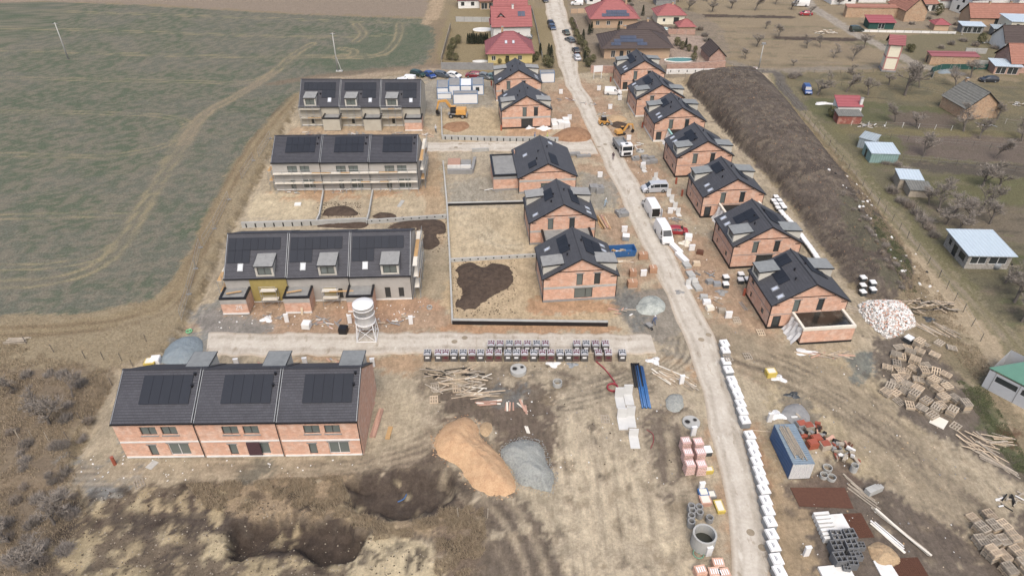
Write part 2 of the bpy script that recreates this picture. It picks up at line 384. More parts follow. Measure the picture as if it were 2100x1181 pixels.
# crop field
FIELD = PL([(-900, 20), (80, 4), (300, 12), (500, 24), (700, 34), (880, 40), (898, 60), (892, 110), (868, 138), (760, 150), (640, 168), (596, 206), (545, 262), (490, 335), (440, 430), (400, 510), (360, 588), (310, 628), (180, 652), (0, 660), (-500, 680), (-1500, 600)])
area(FIELD, (108, 110, 94), 1, .8, .6, g=.9, world=True, smooth=False)
area(FIELD, (92, 104, 80), .7, 1, .6, ('l', .52), world=True, smooth=False)
area(FIELD, (88, 101, 76), .45, 1, .6, ('m', .56), world=True, smooth=False)
area(FIELD, (134, 124, 106), .65, 1, .6, ('h', .52), world=True, smooth=False)
area([(620, 120), (860, 50), (880, 100), (700, 150)], (92, 104, 80), .6, 6, .6)
FT = (150, 138, 104)
for ln in ([(-300, 16), (0, 20), (300, 30), (600, 40), (800, 46), (885, 44)], [(-300, 55), (0, 58), (300, 66), (600, 76), (720, 75), (830, 70)],
           [(-300, 98), (0, 103), (250, 111), (450, 116), (585, 117), (700, 114), (790, 112)], [(-300, 155), (0, 160), (200, 164), (400, 168), (500, 170), (560, 150)],
           [(-300, 235), (0, 232), (250, 238), (340, 244), (385, 260), (365, 300), (340, 345)], [(-300, 322), (0, 324), (200, 328), (290, 318), (350, 300), (395, 262)],
           [(-300, 445), (0, 452), (160, 448), (260, 450)], [(-300, 560), (0, 556), (110, 552), (210, 530), (275, 470), (310, 400)]):
    tracks(ln, FT, 1.7, .42, .9)
for ln in ([(640, 90), (600, 115), (560, 150), (490, 195), (420, 240), (380, 300), (340, 360), (300, 430), (250, 510), (190, 560), (100, 585), (0, 590), (-300, 585)],
           [(820, 50), (815, 80), (790, 108), (740, 118), (660, 116), (600, 118)], [(730, 50), (745, 70), (730, 85)], [(700, 100), (725, 105), (720, 115), (690, 118)]):
    stroke(ln, 3.6, (126, 118, 98), .4, 1.0, .5); tracks(ln, FT, 2.1, .55, 1.0)
stroke([(560, 150), (490, 195), (420, 240), (380, 300)], 3.2, (150, 134, 108), .5, .8)
# brown ploughland beyond, tracks beside the field
area([(-600, -60), (80, 2), (300, 10), (500, 22), (700, 32), (872, 36), (880, 0), (900, -60)], (146, 130, 112), .9, 1.6, 1.0, g=.6, smooth=False)
area([(-600, -80), (-200, 0), (80, 2), (80, -20), (300, -40)], (150, 132, 112), .9, 3, .6, g=.5)
stroke([(905, -40), (892, 20), (880, 48)], 5, (176, 152, 118), .9, 1.2, .6, g=.2)
area([(880, 45), (930, 40), (925, 95), (905, 140), (868, 140), (892, 100)], (140, 122, 94), .9, 1.2, .8, g=.7)
stroke([(640, 165), (740, 158), (870, 140), (950, 150), (1010, 158)], 5, (172, 152, 124), .8, 1.4, .8, g=.1)
stroke([(560, 172), (700, 152), (860, 138), (910, 135)], 3.5, (130, 112, 90), .7, 1, .8, g=.3)
# dry verge between field and site
area([(640, 168), (596, 206), (545, 262), (490, 335), (440, 430), (400, 510), (360, 588), (310, 628), (180, 652), (-200, 662), (-400, 720), (-100, 760), (240, 772), (380, 676), (440, 545), (512, 400), (580, 270), (620, 205)], (154, 138, 106), 1, .8, .8, g=.7, smooth=False)
stroke([(610, 195), (560, 255), (500, 335), (450, 430), (410, 520), (350, 620), (200, 672), (0, 690)], 3, (150, 132, 96), .7, .8, .8, g=.7)
tracks([(600, 200), (540, 276), (480, 370), (440, 450), (395, 560), (340, 640), (180, 680), (-100, 690)], (120, 100, 74), 1.8, .6, .6)
area([(-300, 740), (240, 772), (188, 860), (150, 950), (120, 1010), (-300, 1030)], (136, 119, 94), .9, 2, .9, g=.8)
area([(-300, 760), (150, 790), (120, 860), (60, 980), (-300, 1000)], (122, 106, 86), .7, 2.5, 1, ('m', .48), g=.8)
area([(-300, 990), (150, 960), (180, 1060), (120, 1230), (-300, 1260)], (128, 112, 90), .95, 2, 1, g=.8)
# building site
SITE = [(655, 172), (760, 162), (870, 150), (1010, 158), (1140, 160), (1260, 140), (1400, 150), (1440, 200), (1600, 400), (1740, 590), (1830, 640), (1960, 770), (2120, 1010), (2200, 1250), (1300, 1300), (500, 1250), (110, 1010), (150, 950), (188, 860), (240, 772), (335, 728), (380, 676), (440, 545), (475, 470), (512, 400), (580, 270), (612, 215)]
area(SITE, (178, 162, 132), 1, .5, .35, g=.08, smooth=False)
area(SITE, (156, 142, 118), .6, 1, .5, ('m', .54), smooth=False)
area(SITE, (190, 174, 142), .5, 1, .5, ('l', .55), smooth=False)
area([(870, 165), (1010, 165), (1000, 215), (880, 235)], (150, 145, 132), .7, 1.5, 1)
area([(1080, 165), (1190, 165), (1230, 240), (1200, 280), (1140, 250), (1130, 200)], (174, 150, 120), .8, 2, 1)
ORG = (176, 142, 110)
stroke([(1190, 180), (1250, 270), (1330, 390), (1400, 500), (1470, 620), (1540, 720)], 11, ORG, .75, 2.5, 1.3, ('m', .36))
stroke([(1150, 200), (1200, 300), (1255, 400), (1310, 520), (1350, 600)], 9, ORG, .7, 2.5, 1.3, ('m', .4))
stroke([(1520, 880), (1555, 1000), (1590, 1180)], 4.5, (172, 130, 92), .8, 1.4, 1, ('m', .36))
stroke([(1450, 880), (1478, 1010), (1492, 1180)], 3.5, (172, 130, 92), .6, 1.4, 1, ('m', .4))
stroke([(1040, 270), (1180, 265), (1200, 262)], 7, (186, 146, 106), .8, 2, 1.2, ('m', .36))
# terrace yards
area([(500, 445), (520, 405), (560, 395), (665, 395), (655, 445)], (202, 184, 146), .85, .7, .4)
area([(760, 400), (905, 400), (912, 440), (765, 442)], (196, 176, 138), .6, .7, .4)
area([(650, 395), (760, 395), (755, 445), (650, 445)], (182, 164, 132), .6, .7, .5)
area([(565, 388), (865, 385), (905, 330), (900, 400), (560, 405)], (184, 136, 92), .6, .9, .9, ('m', .42))
area([(870, 310), (905, 310), (915, 620), (870, 625)], (178, 150, 112), .75, .8, .7)
area([(868, 505), (915, 505), (920, 625), (860, 620)], (168, 152, 122), .9, .8, .7, g=.35)
area([(600, 262), (868, 262), (868, 282), (600, 282)], (182, 154, 118), .8, .8, .7)
area([(460, 618), (860, 612), (925, 640), (925, 680), (430, 680), (400, 660)], (178, 144, 112), .8, .9, .7)
area([(660, 620), (900, 615), (920, 650), (700, 660)], (184, 142, 106), .6, 1, 1, ('m', .45))
area([(400, 660), (430, 610), (480, 590), (470, 640), (560, 660), (520, 690), (400, 700)], (132, 134, 130), .8, 1.2, 1)
area([(330, 745), (360, 700), (420, 690), (430, 740), (300, 780)], (132, 136, 134), .7, .9, .7)
area([(600, 735), (760, 730), (900, 730), (900, 770), (750, 755)], (180, 142, 102), .7, .9, .8)
# sandy plots of the middle column
area([(918, 425), (1075, 420), (1085, 525), (925, 530)], (198, 178, 140), .9, .6, .3)
area([(1000, 430), (1040, 450), (1000, 490), (960, 460)], (176, 158, 124), .6, 1, 1)
area([(928, 535), (1100, 525), (1110, 640), (1230, 630), (1260, 655), (930, 662)], (190, 166, 126), .9, .6, .3)
area([(1085, 615), (1260, 615), (1265, 640), (1100, 640)], (184, 140, 98), .8, .9, .9)
area([(915, 310), (1005, 310), (1015, 390), (1075, 398), (1075, 418), (918, 420)], (176, 162, 136), .9, .7, .5)
area([(920, 380), (1000, 360), (1060, 400), (940, 415)], (150, 146, 132), .6, 1.3, 1)
area([(905, 225), (1020, 225), (1035, 280), (905, 285)], (188, 166, 126), .9, .8, .5)
area([(930, 660), (1235, 660), (1240, 682), (900, 682)], (184, 140, 98), .85, .7, .8)
# grey dust round the junction
area([(1270, 600), (1365, 590), (1400, 660), (1440, 760), (1400, 770), (1345, 700), (1270, 660)], (144, 136, 122), .9, 1.2, .9)
area([(1265, 620), (1300, 600), (1330, 650), (1290, 670)], (112, 116, 114), .7, 1.2, 1)
area([(1330, 720), (1400, 740), (1420, 790), (1340, 790)], (180, 142, 98), .8, 1, 1)
area([(1180, 350), (1260, 370), (1270, 420), (1220, 430), (1190, 410)], (146, 144, 132), .75, 1.3, 1)
# near middle yard
area([(860, 735), (1330, 735), (1420, 800), (1460, 1000), (1500, 1250), (1130, 1250), (1140, 1000), (950, 860), (860, 870)], (176, 160, 132), .85, 1, .8)
area([(870, 760), (1050, 750), (1060, 790), (880, 860)], (132, 118, 98), .8, 1, 1, ('m', .42))
area([(910, 800), (1110, 790), (1150, 860), (1145, 960), (1050, 950), (1000, 870), (910, 850)], (106, 92, 78), .9, 1.1, 1)
area([(980, 830), (1130, 840), (1140, 960), (1000, 930)], (112, 96, 82), .7, 1, 1, ('h', .45))
area([(1080, 770), (1240, 770), (1230, 830), (1090, 820)], (126, 114, 96), .6, 1, 1.2, ('h', .5))
area([(1290, 860), (1400, 840), (1410, 940), (1380, 1040), (1330, 1010), (1330, 920)], (116, 102, 88), .9, 1.2, 1, ('m', .34))
area([(1270, 760), (1330, 760), (1330, 810), (1240, 800)], (118, 104, 86), .7, 1, 1)
area([(1000, 800), (1060, 780), (1080, 810), (1000, 830)], (120, 124, 122), .6, .8, 1.2, ('m', .5))
area([(930, 860), (860, 870), (740, 960), (960, 970), (1060, 1010), (900, 930)], (132, 112, 92), .6, 1, 1, ('m', .46))
for k in range(9): stroke([(1150 + 30 * k, 860), (1160 + 32 * k, 1000), (1165 + 36 * k, 1200)], .7, (200, 184, 148) if k % 2 else (150, 134, 106), .45, .4, .6, ('m', .46))
area([(1150, 870), (1290, 860), (1380, 1060), (1420, 1200), (1160, 1230)], (204, 186, 152), .8, 1.5, 1, ('m', .36))
area([(900, 880), (960, 1010), (1060, 1020), (1130, 1100), (1160, 1250), (900, 1250), (940, 1080), (860, 990)], (100, 86, 74), .85, 1.2, 1.1)
stroke([(1010, 1010), (1080, 1090), (1130, 1200)], .8, (148, 132, 110), .7, .4, .7)
stroke([(975, 1000), (1040, 1080), (1090, 1200)], .8, (148, 132, 110), .6, .4, .7)
# churned earth and dry grass at the near left
area([(150, 1010), (400, 985), (700, 975), (950, 960), (960, 1070), (760, 1180), (900, 1300), (60, 1300)], (112, 98, 80), .95, .9, .9, g=.45)
area([(180, 1015), (480, 1000), (480, 1060), (330, 1090), (170, 1080)], (178, 158, 118), .9, .6, 1.2, ('h', .46), g=.1)
for k in range(10): stroke([(190 + 30 * k, 1015), (175 + 31 * k, 1070 + 8 * (k % 3))], .55, (86, 72, 62), .8, .25, .9)
area([(80, 1120), (220, 1100), (300, 1160), (200, 1250), (40, 1250)], (176, 158, 118), .85, .8, 1.2, ('m', .46), g=.1)
area([(380, 1150), (520, 1140), (700, 1170), (640, 1230), (380, 1230)], (176, 158, 118), .8, .7, 1.2, ('m', .48), g=.1)
area([(240, 1060), (470, 1050), (470, 1150), (300, 1180)], (84, 74, 66), .8, .8, 1.2, ('m', .46), g=.1)
area([(400, 1000), (700, 978), (720, 1050), (460, 1055)], (158, 136, 104), .9, .8, .9, g=1)
area([(700, 1035), (800, 1070), (940, 1040), (960, 1090), (800, 1100)], (164, 142, 108), .85, .8, 1, g=.9)
area([(735, 1105), (790, 1095), (870, 1110), (915, 1150), (900, 1250), (700, 1250)], (196, 178, 138), .95, .7, .7, g=.05)
area([(900, 1040), (980, 1030), (1000, 1120), (960, 1250), (890, 1200)], (124, 106, 86), .9, .8, 1, g=1)
area(PIT1, (86, 74, 64), .95, .35, .5, world=True, g=.1, smooth=False)
area(PIT2, (82, 70, 60), .97, .35, .5, world=True, g=.1, smooth=False)
area([(150, 930), (250, 900), (290, 960), (270, 1005), (170, 1010)], (140, 142, 138), .8, .9, 1.2, ('m', .46))
area([(490, 950), (560, 945), (560, 980), (480, 990)], (92, 94, 86), .85, .6, .9)
# right yard: dirt drive, dark storage ground
area([(1560, 740), (1760, 720), (1830, 820), (1900, 900), (1830, 1000), (1640, 900), (1560, 820)], (178, 160, 122), .8, 2, 1)
stroke([(1460, 700), (1580, 735), (1720, 800), (1850, 930), (1960, 1060), (2060, 1180)], 9, (160, 144, 116), .85, 2, .8)
for k in range(6): stroke([(1500 + 12 * k, 708), (1620 + 14 * k, 760), (1760 + 12 * k, 850 - k * 6), (1900 + 12 * k, 990 - 8 * k), (2010 + 12 * k, 1130)], .6, (120, 106, 88) if k % 2 else (188, 170, 134), .5, .4, .6, ('m', .45))
area([(1780, 690), (1830, 680), (1960, 760), (2050, 880), (2130, 960), (2130, 1010), (1960, 910), (1850, 850), (1790, 760)], (98, 88, 80), .85, 1.2, 1, g=.1)
area([(1640, 1000), (1740, 960), (1900, 1050), (2000, 1090), (2130, 1060), (2200, 1250), (1680, 1250), (1600, 1060)], (102, 90, 80), .9, 1.6, 1, g=.1)
area([(1600, 980), (1730, 930), (1760, 990), (1660, 1060), (1600, 1050)], (112, 94, 80), .85, 1, 1)
area([(1560, 870), (1600, 890), (1610, 1000), (1660, 1080), (1690, 1250), (1600, 1250)], (176, 152, 114), .8, .9, 1)
area([(1730, 730), (1790, 720), (1800, 760), (1750, 780)], (112, 118, 112), .85, .8, 1)
area([(1600, 800), (1660, 830), (1670, 870), (1620, 880)], (112, 106, 98), .7, 1, 1.2)
area([(1960, 780), (2010, 800), (2080, 900), (2130, 960), (2130, 1000), (2060, 930)], (92, 98, 62), .9, 1.2, 1, g=.9)
area([(2060, 870), (2090, 890), (2080, 920), (2050, 890)], (104, 72, 54), .8, .6, .9)
# mound, its verge and the track behind it
area(MOUND, (92, 82, 73), 1, .5, .6, world=True, g=.12, smooth=False)
area(MOUND, (108, 97, 86), .6, .6, .7, ('m', .54), world=True, smooth=False)
area(MOUND, (124, 112, 94), .7, .6, .7, ('h', .62), world=True, g=.5, smooth=False)
for k in range(26): 
    t_ = k / 25; stroke([(1420 + 330 * t_, 185 + 380 * t_), (1455 + 360 * t_, 178 + 375 * t_), (1490 + 360 * t_, 165 + 375 * t_)], .4, (138, 122, 98), .4, .3, 1.6, ('h', .5))
area([(1720, 430), (1800, 450), (1860, 540), (1850, 600), (1760, 540)], (92, 92, 68), .6, 1.5, 1.2, ('m', .46), g=.8)
area([(1440, 150), (1560, 156), (1612, 205), (1667, 275), (1722, 340), (1782, 405), (1832, 470), (1870, 530), (1884, 585), (1960, 690), (2050, 800), (2120, 900), (2140, 800), (2048, 684), (1908, 536), (1788, 404), (1688, 290), (1634, 226), (1600, 184), (1585, 152), (1560, 140), (1440, 140)], (176, 157, 124), 1, .7, .4, g=.5, smooth=False)
area([(1850, 600), (1900, 610), (2000, 740), (2010, 800), (1960, 760), (1850, 650)], (146, 130, 100), .9, 1.2, 1, g=.8)
area([(1930, 660), (2010, 720), (2080, 830), (2060, 860), (1960, 760)], (122, 114, 84), .5, 1, 1.2, ('m', .45), g=1)
area([(1255, 146), (1440, 140), (1540, 148), (1440, 165), (1380, 180), (1260, 165)], (178, 158, 122), .9, .9, .7, g=.4)
TRK = [(1500, 128), (1560, 146), (1596, 152), (1606, 180), (1645, 222), (1700, 286), (1750, 342), (1800, 400), (1855, 462), (1920, 532), (2000, 612), (2060, 680), (2140, 780)]
stroke(TRK[2:], 4.6, (128, 120, 86), .9, 1, .5, g=.7)
tracks(TRK[2:], (150, 136, 112), 1.8, .8, 1.0)
stroke(TRK[2:5], 2.5, (104, 98, 90), .9, .8, .5, g=.1)
# orchard and gardens
area([(1180, -60), (1700, -60), (1880, 120), (1780, 135), (1560, 140), (1440, 60), (1400, -30)], (150, 133, 104), .8, 2, 1, g=.9)
area([(1470, 60), (1700, 60), (1760, 120), (1560, 135)], (140, 124, 98), .8, 2, 1, ('m', .48), g=1)
for a_, b_ in (((1400, 32), (1620, 36)), ((1595, 79), (1760, 82))): stroke([a_, b_], 3.6, (84, 72, 64), .95, .5, .2, g=.1)
RD = [(1640, -30), (1661, 11), (1701, 37), (1748, 66), (1788, 86), (1840, 112), (1874, 130), (1909, 141), (1960, 150)]
stroke(RD, 4, (158, 148, 132), .95, .6, .3, g=.1)
stroke([(1500, 128), (1560, 144), (1644, 143), (1788, 138), (1880, 135)], 3.6, (142, 132, 116), .85, 1, .6, g=.2)
area([(1600, 150), (1900, 145), (1960, 170), (2300, 160), (2300, 660), (2080, 680), (1920, 520), (1800, 390), (1700, 275), (1640, 210)], (112, 106, 80), 1, 1.5, .7, g=.9, smooth=False)
area([(1600, 150), (1900, 145), (2300, 160), (2300, 240), (1650, 210)], (128, 116, 84), .8, 2, .8, ('m', .45), g=1)
GR = (100, 106, 66); SO = (112, 98, 86)
for q, c_ in (([(1650, 200), (1790, 210), (1960, 225), (1960, 240), (1700, 250)], (98, 100, 66)), ([(1830, 230), (1945, 232), (1950, 262), (1840, 258)], SO), ([(1730, 262), (2300, 275), (2300, 285), (1745, 275)], (124, 114, 76)),
              ([(1840, 278), (2300, 296), (2300, 340), (1870, 320)], (114, 100, 90)), ([(1760, 285), (1840, 282), (1850, 320), (1790, 340)], (104, 104, 68)), ([(1880, 330), (2300, 350), (2300, 385), (1900, 350)], (92, 84, 76)),
              ([(1870, 360), (2300, 370), (2300, 440), (1890, 400)], (106, 104, 68)), ([(1900, 420), (2300, 432), (2300, 520), (1960, 470)], (120, 108, 90)), ([(2040, 520), (2300, 525), (2300, 560), (2060, 545)], (86, 92, 54)), ([(2050, 570), (2300, 575), (2300, 680), (2110, 680)], (94, 90, 72))):
    area(q, c_, .85, .9, .7, g=.75)
area([(1640, 205), (1720, 260), (1850, 420), (1960, 540), (2010, 600), (1990, 600), (1850, 450), (1700, 280)], (116, 112, 72), .6, 1, .8, ('m', .46), g=1)
area([(1740, 90), (2000, 60), (2300, 60), (2300, 150), (1900, 140), (1800, 100)], (122, 114, 84), .9, 2, .8, g=.8)
# older houses' gardens
area([(925, 20), (1120, 20), (1140, 130), (905, 135)], (146, 130, 92), .9, .8, .4, g=.7)
area([(1165, -20), (1440, 30), (1480, 140), (1210, 140)], (140, 126, 106), .9, .8, .4, g=.3)
area([(1330, 75), (1440, 75), (1470, 130), (1340, 130)], (172, 150, 132), .8, .8, .4, g=.05)
area([(1680, -40), (2300, -40), (2300, 60), (1900, 60), (1760, 40)], (146, 132, 112), .8, 1.5, .6, g=.4)
rb = random.Random(5)
for k in range(150):                          # churned clay: pale smears and dark clods round the pits
    u, v = rb.uniform(120, 960), rb.uniform(1005, 1185); d_ = rb.uniform(8, 34); a_ = rb.uniform(-1.2, 1.2)
    stroke([(u, v), (u + d_ * math.sin(a_), v - d_ * .6 * math.cos(a_))], rb.uniform(.5, 2.0), rb.choice([(196, 178, 136), (184, 164, 122), (78, 68, 60), (70, 60, 53), (92, 82, 72)]), rb.uniform(.5, .9), .4, 1.0, ('h', .46), rb.choice([None, .1]))
for k in range(170):                          # trampled and damp patches over the yards
    u, v = rb.uniform(870, 1460), rb.uniform(740, 1180); d_ = rb.uniform(6, 26); a_ = rb.uniform(-1.5, 1.5)
    stroke([(u, v), (u + d_ * math.sin(a_), v - d_ * .6 * math.cos(a_))], rb.uniform(.5, 1.7), rb.choice([(206, 188, 152), (134, 118, 94), (120, 106, 88), (150, 132, 104), (98, 86, 74)]), rb.uniform(.35, .85), .5, 1.0, ('h', .44))
for k in range(150):
    u, v = rb.uniform(1540, 2100), rb.uniform(740, 1180); d_ = rb.uniform(10, 50)
    stroke([(u, v), (u + d_, v + d_ * .75)], rb.uniform(.4, 1.3), rb.choice([(190, 172, 138), (120, 106, 88), (104, 92, 80), (150, 132, 104)]), rb.uniform(.3, .7), .4, 1.0, ('h', .48))
for k in range(120):
    t_ = rb.random(); u = 1180 + 330 * t_ + rb.uniform(-70, 120); v = 190 + 480 * t_; d_ = rb.uniform(5, 16)
    stroke([(u, v), (u + d_, v + d_ * 1.2)], rb.uniform(.3, 1.2), rb.choice([(196, 168, 130), (150, 118, 88), (160, 150, 130), (172, 134, 98)]), rb.uniform(.3, .7), .5, 1.2, ('h', .46))
RUT = [((98, 88, 76), (196, 180, 148)), ((118, 104, 86), (186, 168, 136))]
for k in range(13):                           # wheel ruts over the near yard
    u = 1140 + 22 * k; tracks([(u, 850 + 6 * (k % 4)), (u + 10 + rb.uniform(-8, 8), 960), (u + 26 + rb.uniform(-14, 14), 1070), (u + 40 + rb.uniform(-10, 30), 1200)], RUT[k % 2][k // 2 % 2], 2.0, rb.uniform(.3, .55), rb.uniform(.15, .45))
for k in range(8): tracks([(900 + 26 * k, 965 + 4 * k), (960 + 24 * k, 1040), (1010 + 22 * k, 1110), (1050 + 20 * k, 1200)], RUT[k % 2][k % 2], 1.9, rb.uniform(.3, .5), rb.uniform(.3, .6))
for k in range(10): tracks([(1470, 700 + 5 * k), (1600 + 6 * k, 745 + 6 * k), (1740 + 8 * k, 820 + 9 * k), (1880 + 9 * k, 940 + 8 * k), (2030 + 8 * k, 1120 + 6 * k)], RUT[k % 2][k // 2 % 2], 2.0, rb.uniform(.3, .55), rb.uniform(.2, .5))
for k in range(6): tracks([(1380 + 6 * k, 700), (1360 + 8 * k, 740), (1300 - 10 * k, 770 + 8 * k), (1200 - 10 * k, 800 + 8 * k)], RUT[0][k % 2], 1.9, .4, .6)
for k in range(7): tracks([(150 + 5 * k, 985 - 6 * k), (400, 975 - 5 * k), (700, 960 - 4 * k), (860, 930 - 8 * k)], RUT[1][k % 2], 1.9, .4, .5)
for k in range(5): tracks([(930 + 8 * k, 440), (980 + 12 * k, 480 + 4 * k), (1060, 515 - 6 * k)], ((206, 190, 156), (170, 154, 124))[k % 2], 1.9, .4, .6)
for k in range(150):                          # mown swathes of the orchard meadow and garden rows
    u, v = rb.uniform(1400, 1900), rb.uniform(-10, 138); d_ = rb.uniform(25, 120)
    if u > 1660 + (v - 10) * 1.75: continue
    stroke([(u, v), (u + d_ * .5, v + 1), (u + d_, v + 1.5)], rb.uniform(.5, 2.2), rb.choice([(164, 146, 112), (128, 116, 88), (118, 112, 84), (156, 136, 104), (146, 132, 108)]), rb.uniform(.4, .8), .5, .8, ('m', .44), rb.choice([.6, 1]))
for k in range(190):
    v = rb.uniform(150, 670); u0 = 1650 + (v - 200) * .83 + 25; u = rb.uniform(u0, 2120); d_ = rb.uniform(20, 130)
    stroke([(u, v), (u + d_ * .5, v + d_ * .035), (u + d_, v + d_ * .08)], rb.uniform(.3, 1.5), rb.choice([(138, 124, 96), (96, 90, 70), (112, 116, 74), (126, 112, 94), (104, 98, 80), (88, 82, 70)]), rb.uniform(.35, .75), .4, .7, ('h', .46), rb.choice([.5, 1]))
stroke(RD, 4, (162, 152, 136), .95, .6, .3, g=.1); stroke(TRK[1:5], 2.6, (108, 102, 94), .85, .6, .4, g=.1)
rb = random.Random(5)
Z = height(X, Y)
nxg, nyg = len(gx), len(gy)
ii, jj = np.meshgrid(np.arange(nxg - 1), np.arange(nyg - 1)); a0 = (jj * nxg + ii).ravel()
quads = np.stack([a0, a0 + 1, a0 + 1 + nxg, a0 + nxg], 1)
cx_ = X[quads].mean(1); cy_ = Y[quads].mean(1)
lab = np.zeros(len(quads), int)
lab[sdist(FIELD, cx_, cy_) > 0] = 1
lab[sdist(MOUND, cx_, cy_) > 0] = 2
trk = ldist(spline(PL(TRK), 4), cx_, cy_) < 2.3
lab[trk & (lab == 0)] = 3
lab[(ldist(spline(PL(RD), 4), cx_, cy_) < 2.2) & (lab == 0)] = 4
def sheet(name, q):
    u, inv = np.unique(q, return_inverse=True); me = bpy.data.meshes.new(name)
    me.vertices.add(len(u)); me.vertices.foreach_set('co', np.stack([X[u], Y[u], Z[u]], 1).ravel())
    n = len(q); me.loops.add(n * 4); me.loops.foreach_set('vertex_index', inv.ravel().astype(np.int32))
    me.polygons.add(n); me.polygons.foreach_set('loop_start', np.arange(n, dtype=np.int32) * 4)
    me.polygons.foreach_set('use_smooth', np.ones(n, bool))
    me.update(calc_edges=True); at = me.color_attributes.new('Col', 'FLOAT_COLOR', 'POINT'); at.data.foreach_set('color', C[u].ravel())
    me.materials.append(M['ground']); o = link(name, me); o['kind'] = 'structure'; return o
for k, nm in enumerate(('ground', 'crop_field', 'earth_mound', 'dirt_track', 'lane')): sheet(nm, quads[lab == k])

# ================================================================== ROADS
def roadmat():
    m, t, b = nodes('dusty concrete road'); b.inputs['Roughness'].default_value = .9
    at = t.nodes.new('ShaderNodeAttribute'); at.attribute_name = 'Col'
    geo = t.nodes.new('ShaderNodeNewGeometry').outputs['Position']
    n1 = noise(t, geo, .35, 6, .7); n2 = noise(t, geo, 2.6, 5, .7)
    c = mixcol(t, A(212, 202, 184), A(194, 183, 164), maprange(t, n1, .42, .66, 0, 1))
    sc_ = t.nodes.new('ShaderNodeSeparateColor'); t.links.new(at.outputs['Color'], sc_.inputs[0])
    mp = t.nodes.new('ShaderNodeMapping'); mp.inputs['Scale'].default_value = (1.0, .35, 1.0); t.links.new(geo, mp.inputs[0]); nm = noise(t, mp.outputs[0], .9, 7, .75)
    tr = vmath(t, 'COSINE', vmath(t, 'MULTIPLY', sc_.outputs[1], 12.57)); tr = vmath(t, 'MULTIPLY', maprange(t, tr, -1, -.2, 1, 0), maprange(t, nm, .38, .62, .1, .8))
    c = mixcol(t, c, A(170, 158, 138), tr); c = mixcol(t, c, A(160, 142, 116), maprange(t, nm, .57, .66, 0, .75)); c = mixcol(t, c, A(222, 214, 198), maprange(t, nm, .42, .36, 0, .6))
    c = mixcol(t, c, A(180, 158, 128), sc_.outputs[0])
    t.links.new(scalecol(t, c, maprange(t, n2, .3, .7, .9, 1.1)), b.inputs['Base Color'])
    return m
M['road'] = roadmat()
def road(name, left, right, zz=.035, n=5, cols=9):
    l = spline(PL(left), n); r = spline(PL(right), n); k = min(len(l), len(r))
    def res(p, k):
        p = np.array(p); s = np.r_[0, np.cumsum(np.hypot(*np.diff(p, axis=0).T))]; q = np.linspace(0, s[-1], k)
        return np.stack([np.interp(q, s, p[:, 0]), np.interp(q, s, p[:, 1])], 1)
    k = 90; l = res(l, k); r = res(r, k); vs = []; fs = []; dust = []
    for i in range(k):
        d = r[i] - l[i]; d = d / (np.hypot(*d) + 1e-6)
        jl = (vn(np.array([i * .55]), np.array([3.]), 5)[0] - .5) * .6; jr = (vn(np.array([i * .55]), np.array([9.]), 6)[0] - .5) * .6
        for j in range(cols):
            t = (0, .03, .12, .3, .5, .7, .88, .97, 1)[j]; p = (l[i] - d * jl) * (1 - t) + (r[i] + d * jr) * t
            edge = min(t, 1 - t); z = zz + .03 if 0 < j < cols - 1 else -.03
            vs.append((p[0], p[1], z)); dust.append((max(0, 1 - edge * 7) * .7, t))
    fs = [(i * cols + j, i * cols + j + 1, (i + 1) * cols + j + 1, (i + 1) * cols + j) for i in range(k - 1) for j in range(cols - 1)]
    me = bpy.data.meshes.new(name); me.from_pydata(vs, [], fs); me.polygons.foreach_set('use_smooth', [True] * len(fs))
    at = me.color_attributes.new('Col', 'FLOAT_COLOR', 'POINT'); at.data.foreach_set('color', np.array([(d, t_, 0, 1) for d, t_ in dust]).ravel())
    me.materials.append(M['road']); o = link(name, me); o['kind'] = 'structure'; return o
road('road', [(1112, -40), (1115, 0), (1122, 37), (1131, 72), (1140, 109), (1146, 135), (1158, 170), (1184, 219), (1201, 253), (1214, 285), (1229, 318), (1247, 355), (1268, 397), (1289, 447), (1310, 486), (1326, 526), (1345, 560), (1366, 607), (1389, 658), (1409, 709), (1430, 773), (1444, 825), (1454, 871), (1464, 919), (1476, 985), (1490, 1062), (1499, 1127), (1502, 1181), (1510, 1320)],
     [(1145, -40), (1154, 0), (1164, 32), (1173, 66), (1182, 100), (1186, 135), (1192, 173), (1212, 202), (1230, 242), (1255, 274), (1272, 312), (1290, 340), (1310, 376), (1326, 407), (1347, 460), (1362, 490), (1380, 522), (1400, 560), (1423, 603), (1447, 649), (1470, 697), (1484, 755), (1499, 810), (1514, 858), (1525, 905), (1537, 945), (1559, 1025), (1571, 1097), (1583, 1181), (1602, 1320)], zz=.05)
road('side_road', [(428, 681), (600, 682), (760, 681), (900, 682), (1100, 683), (1250, 684), (1334, 685)], [(422, 731), (600, 730), (760, 729), (900, 724), (1100, 725), (1250, 725), (1347, 727)], zz=.03)
road('side_road', [(862, 292), (950, 291), (1050, 290), (1150, 290), (1212, 286)], [(862, 312), (950, 311), (1050, 311), (1150, 313), (1228, 318)], zz=.03)
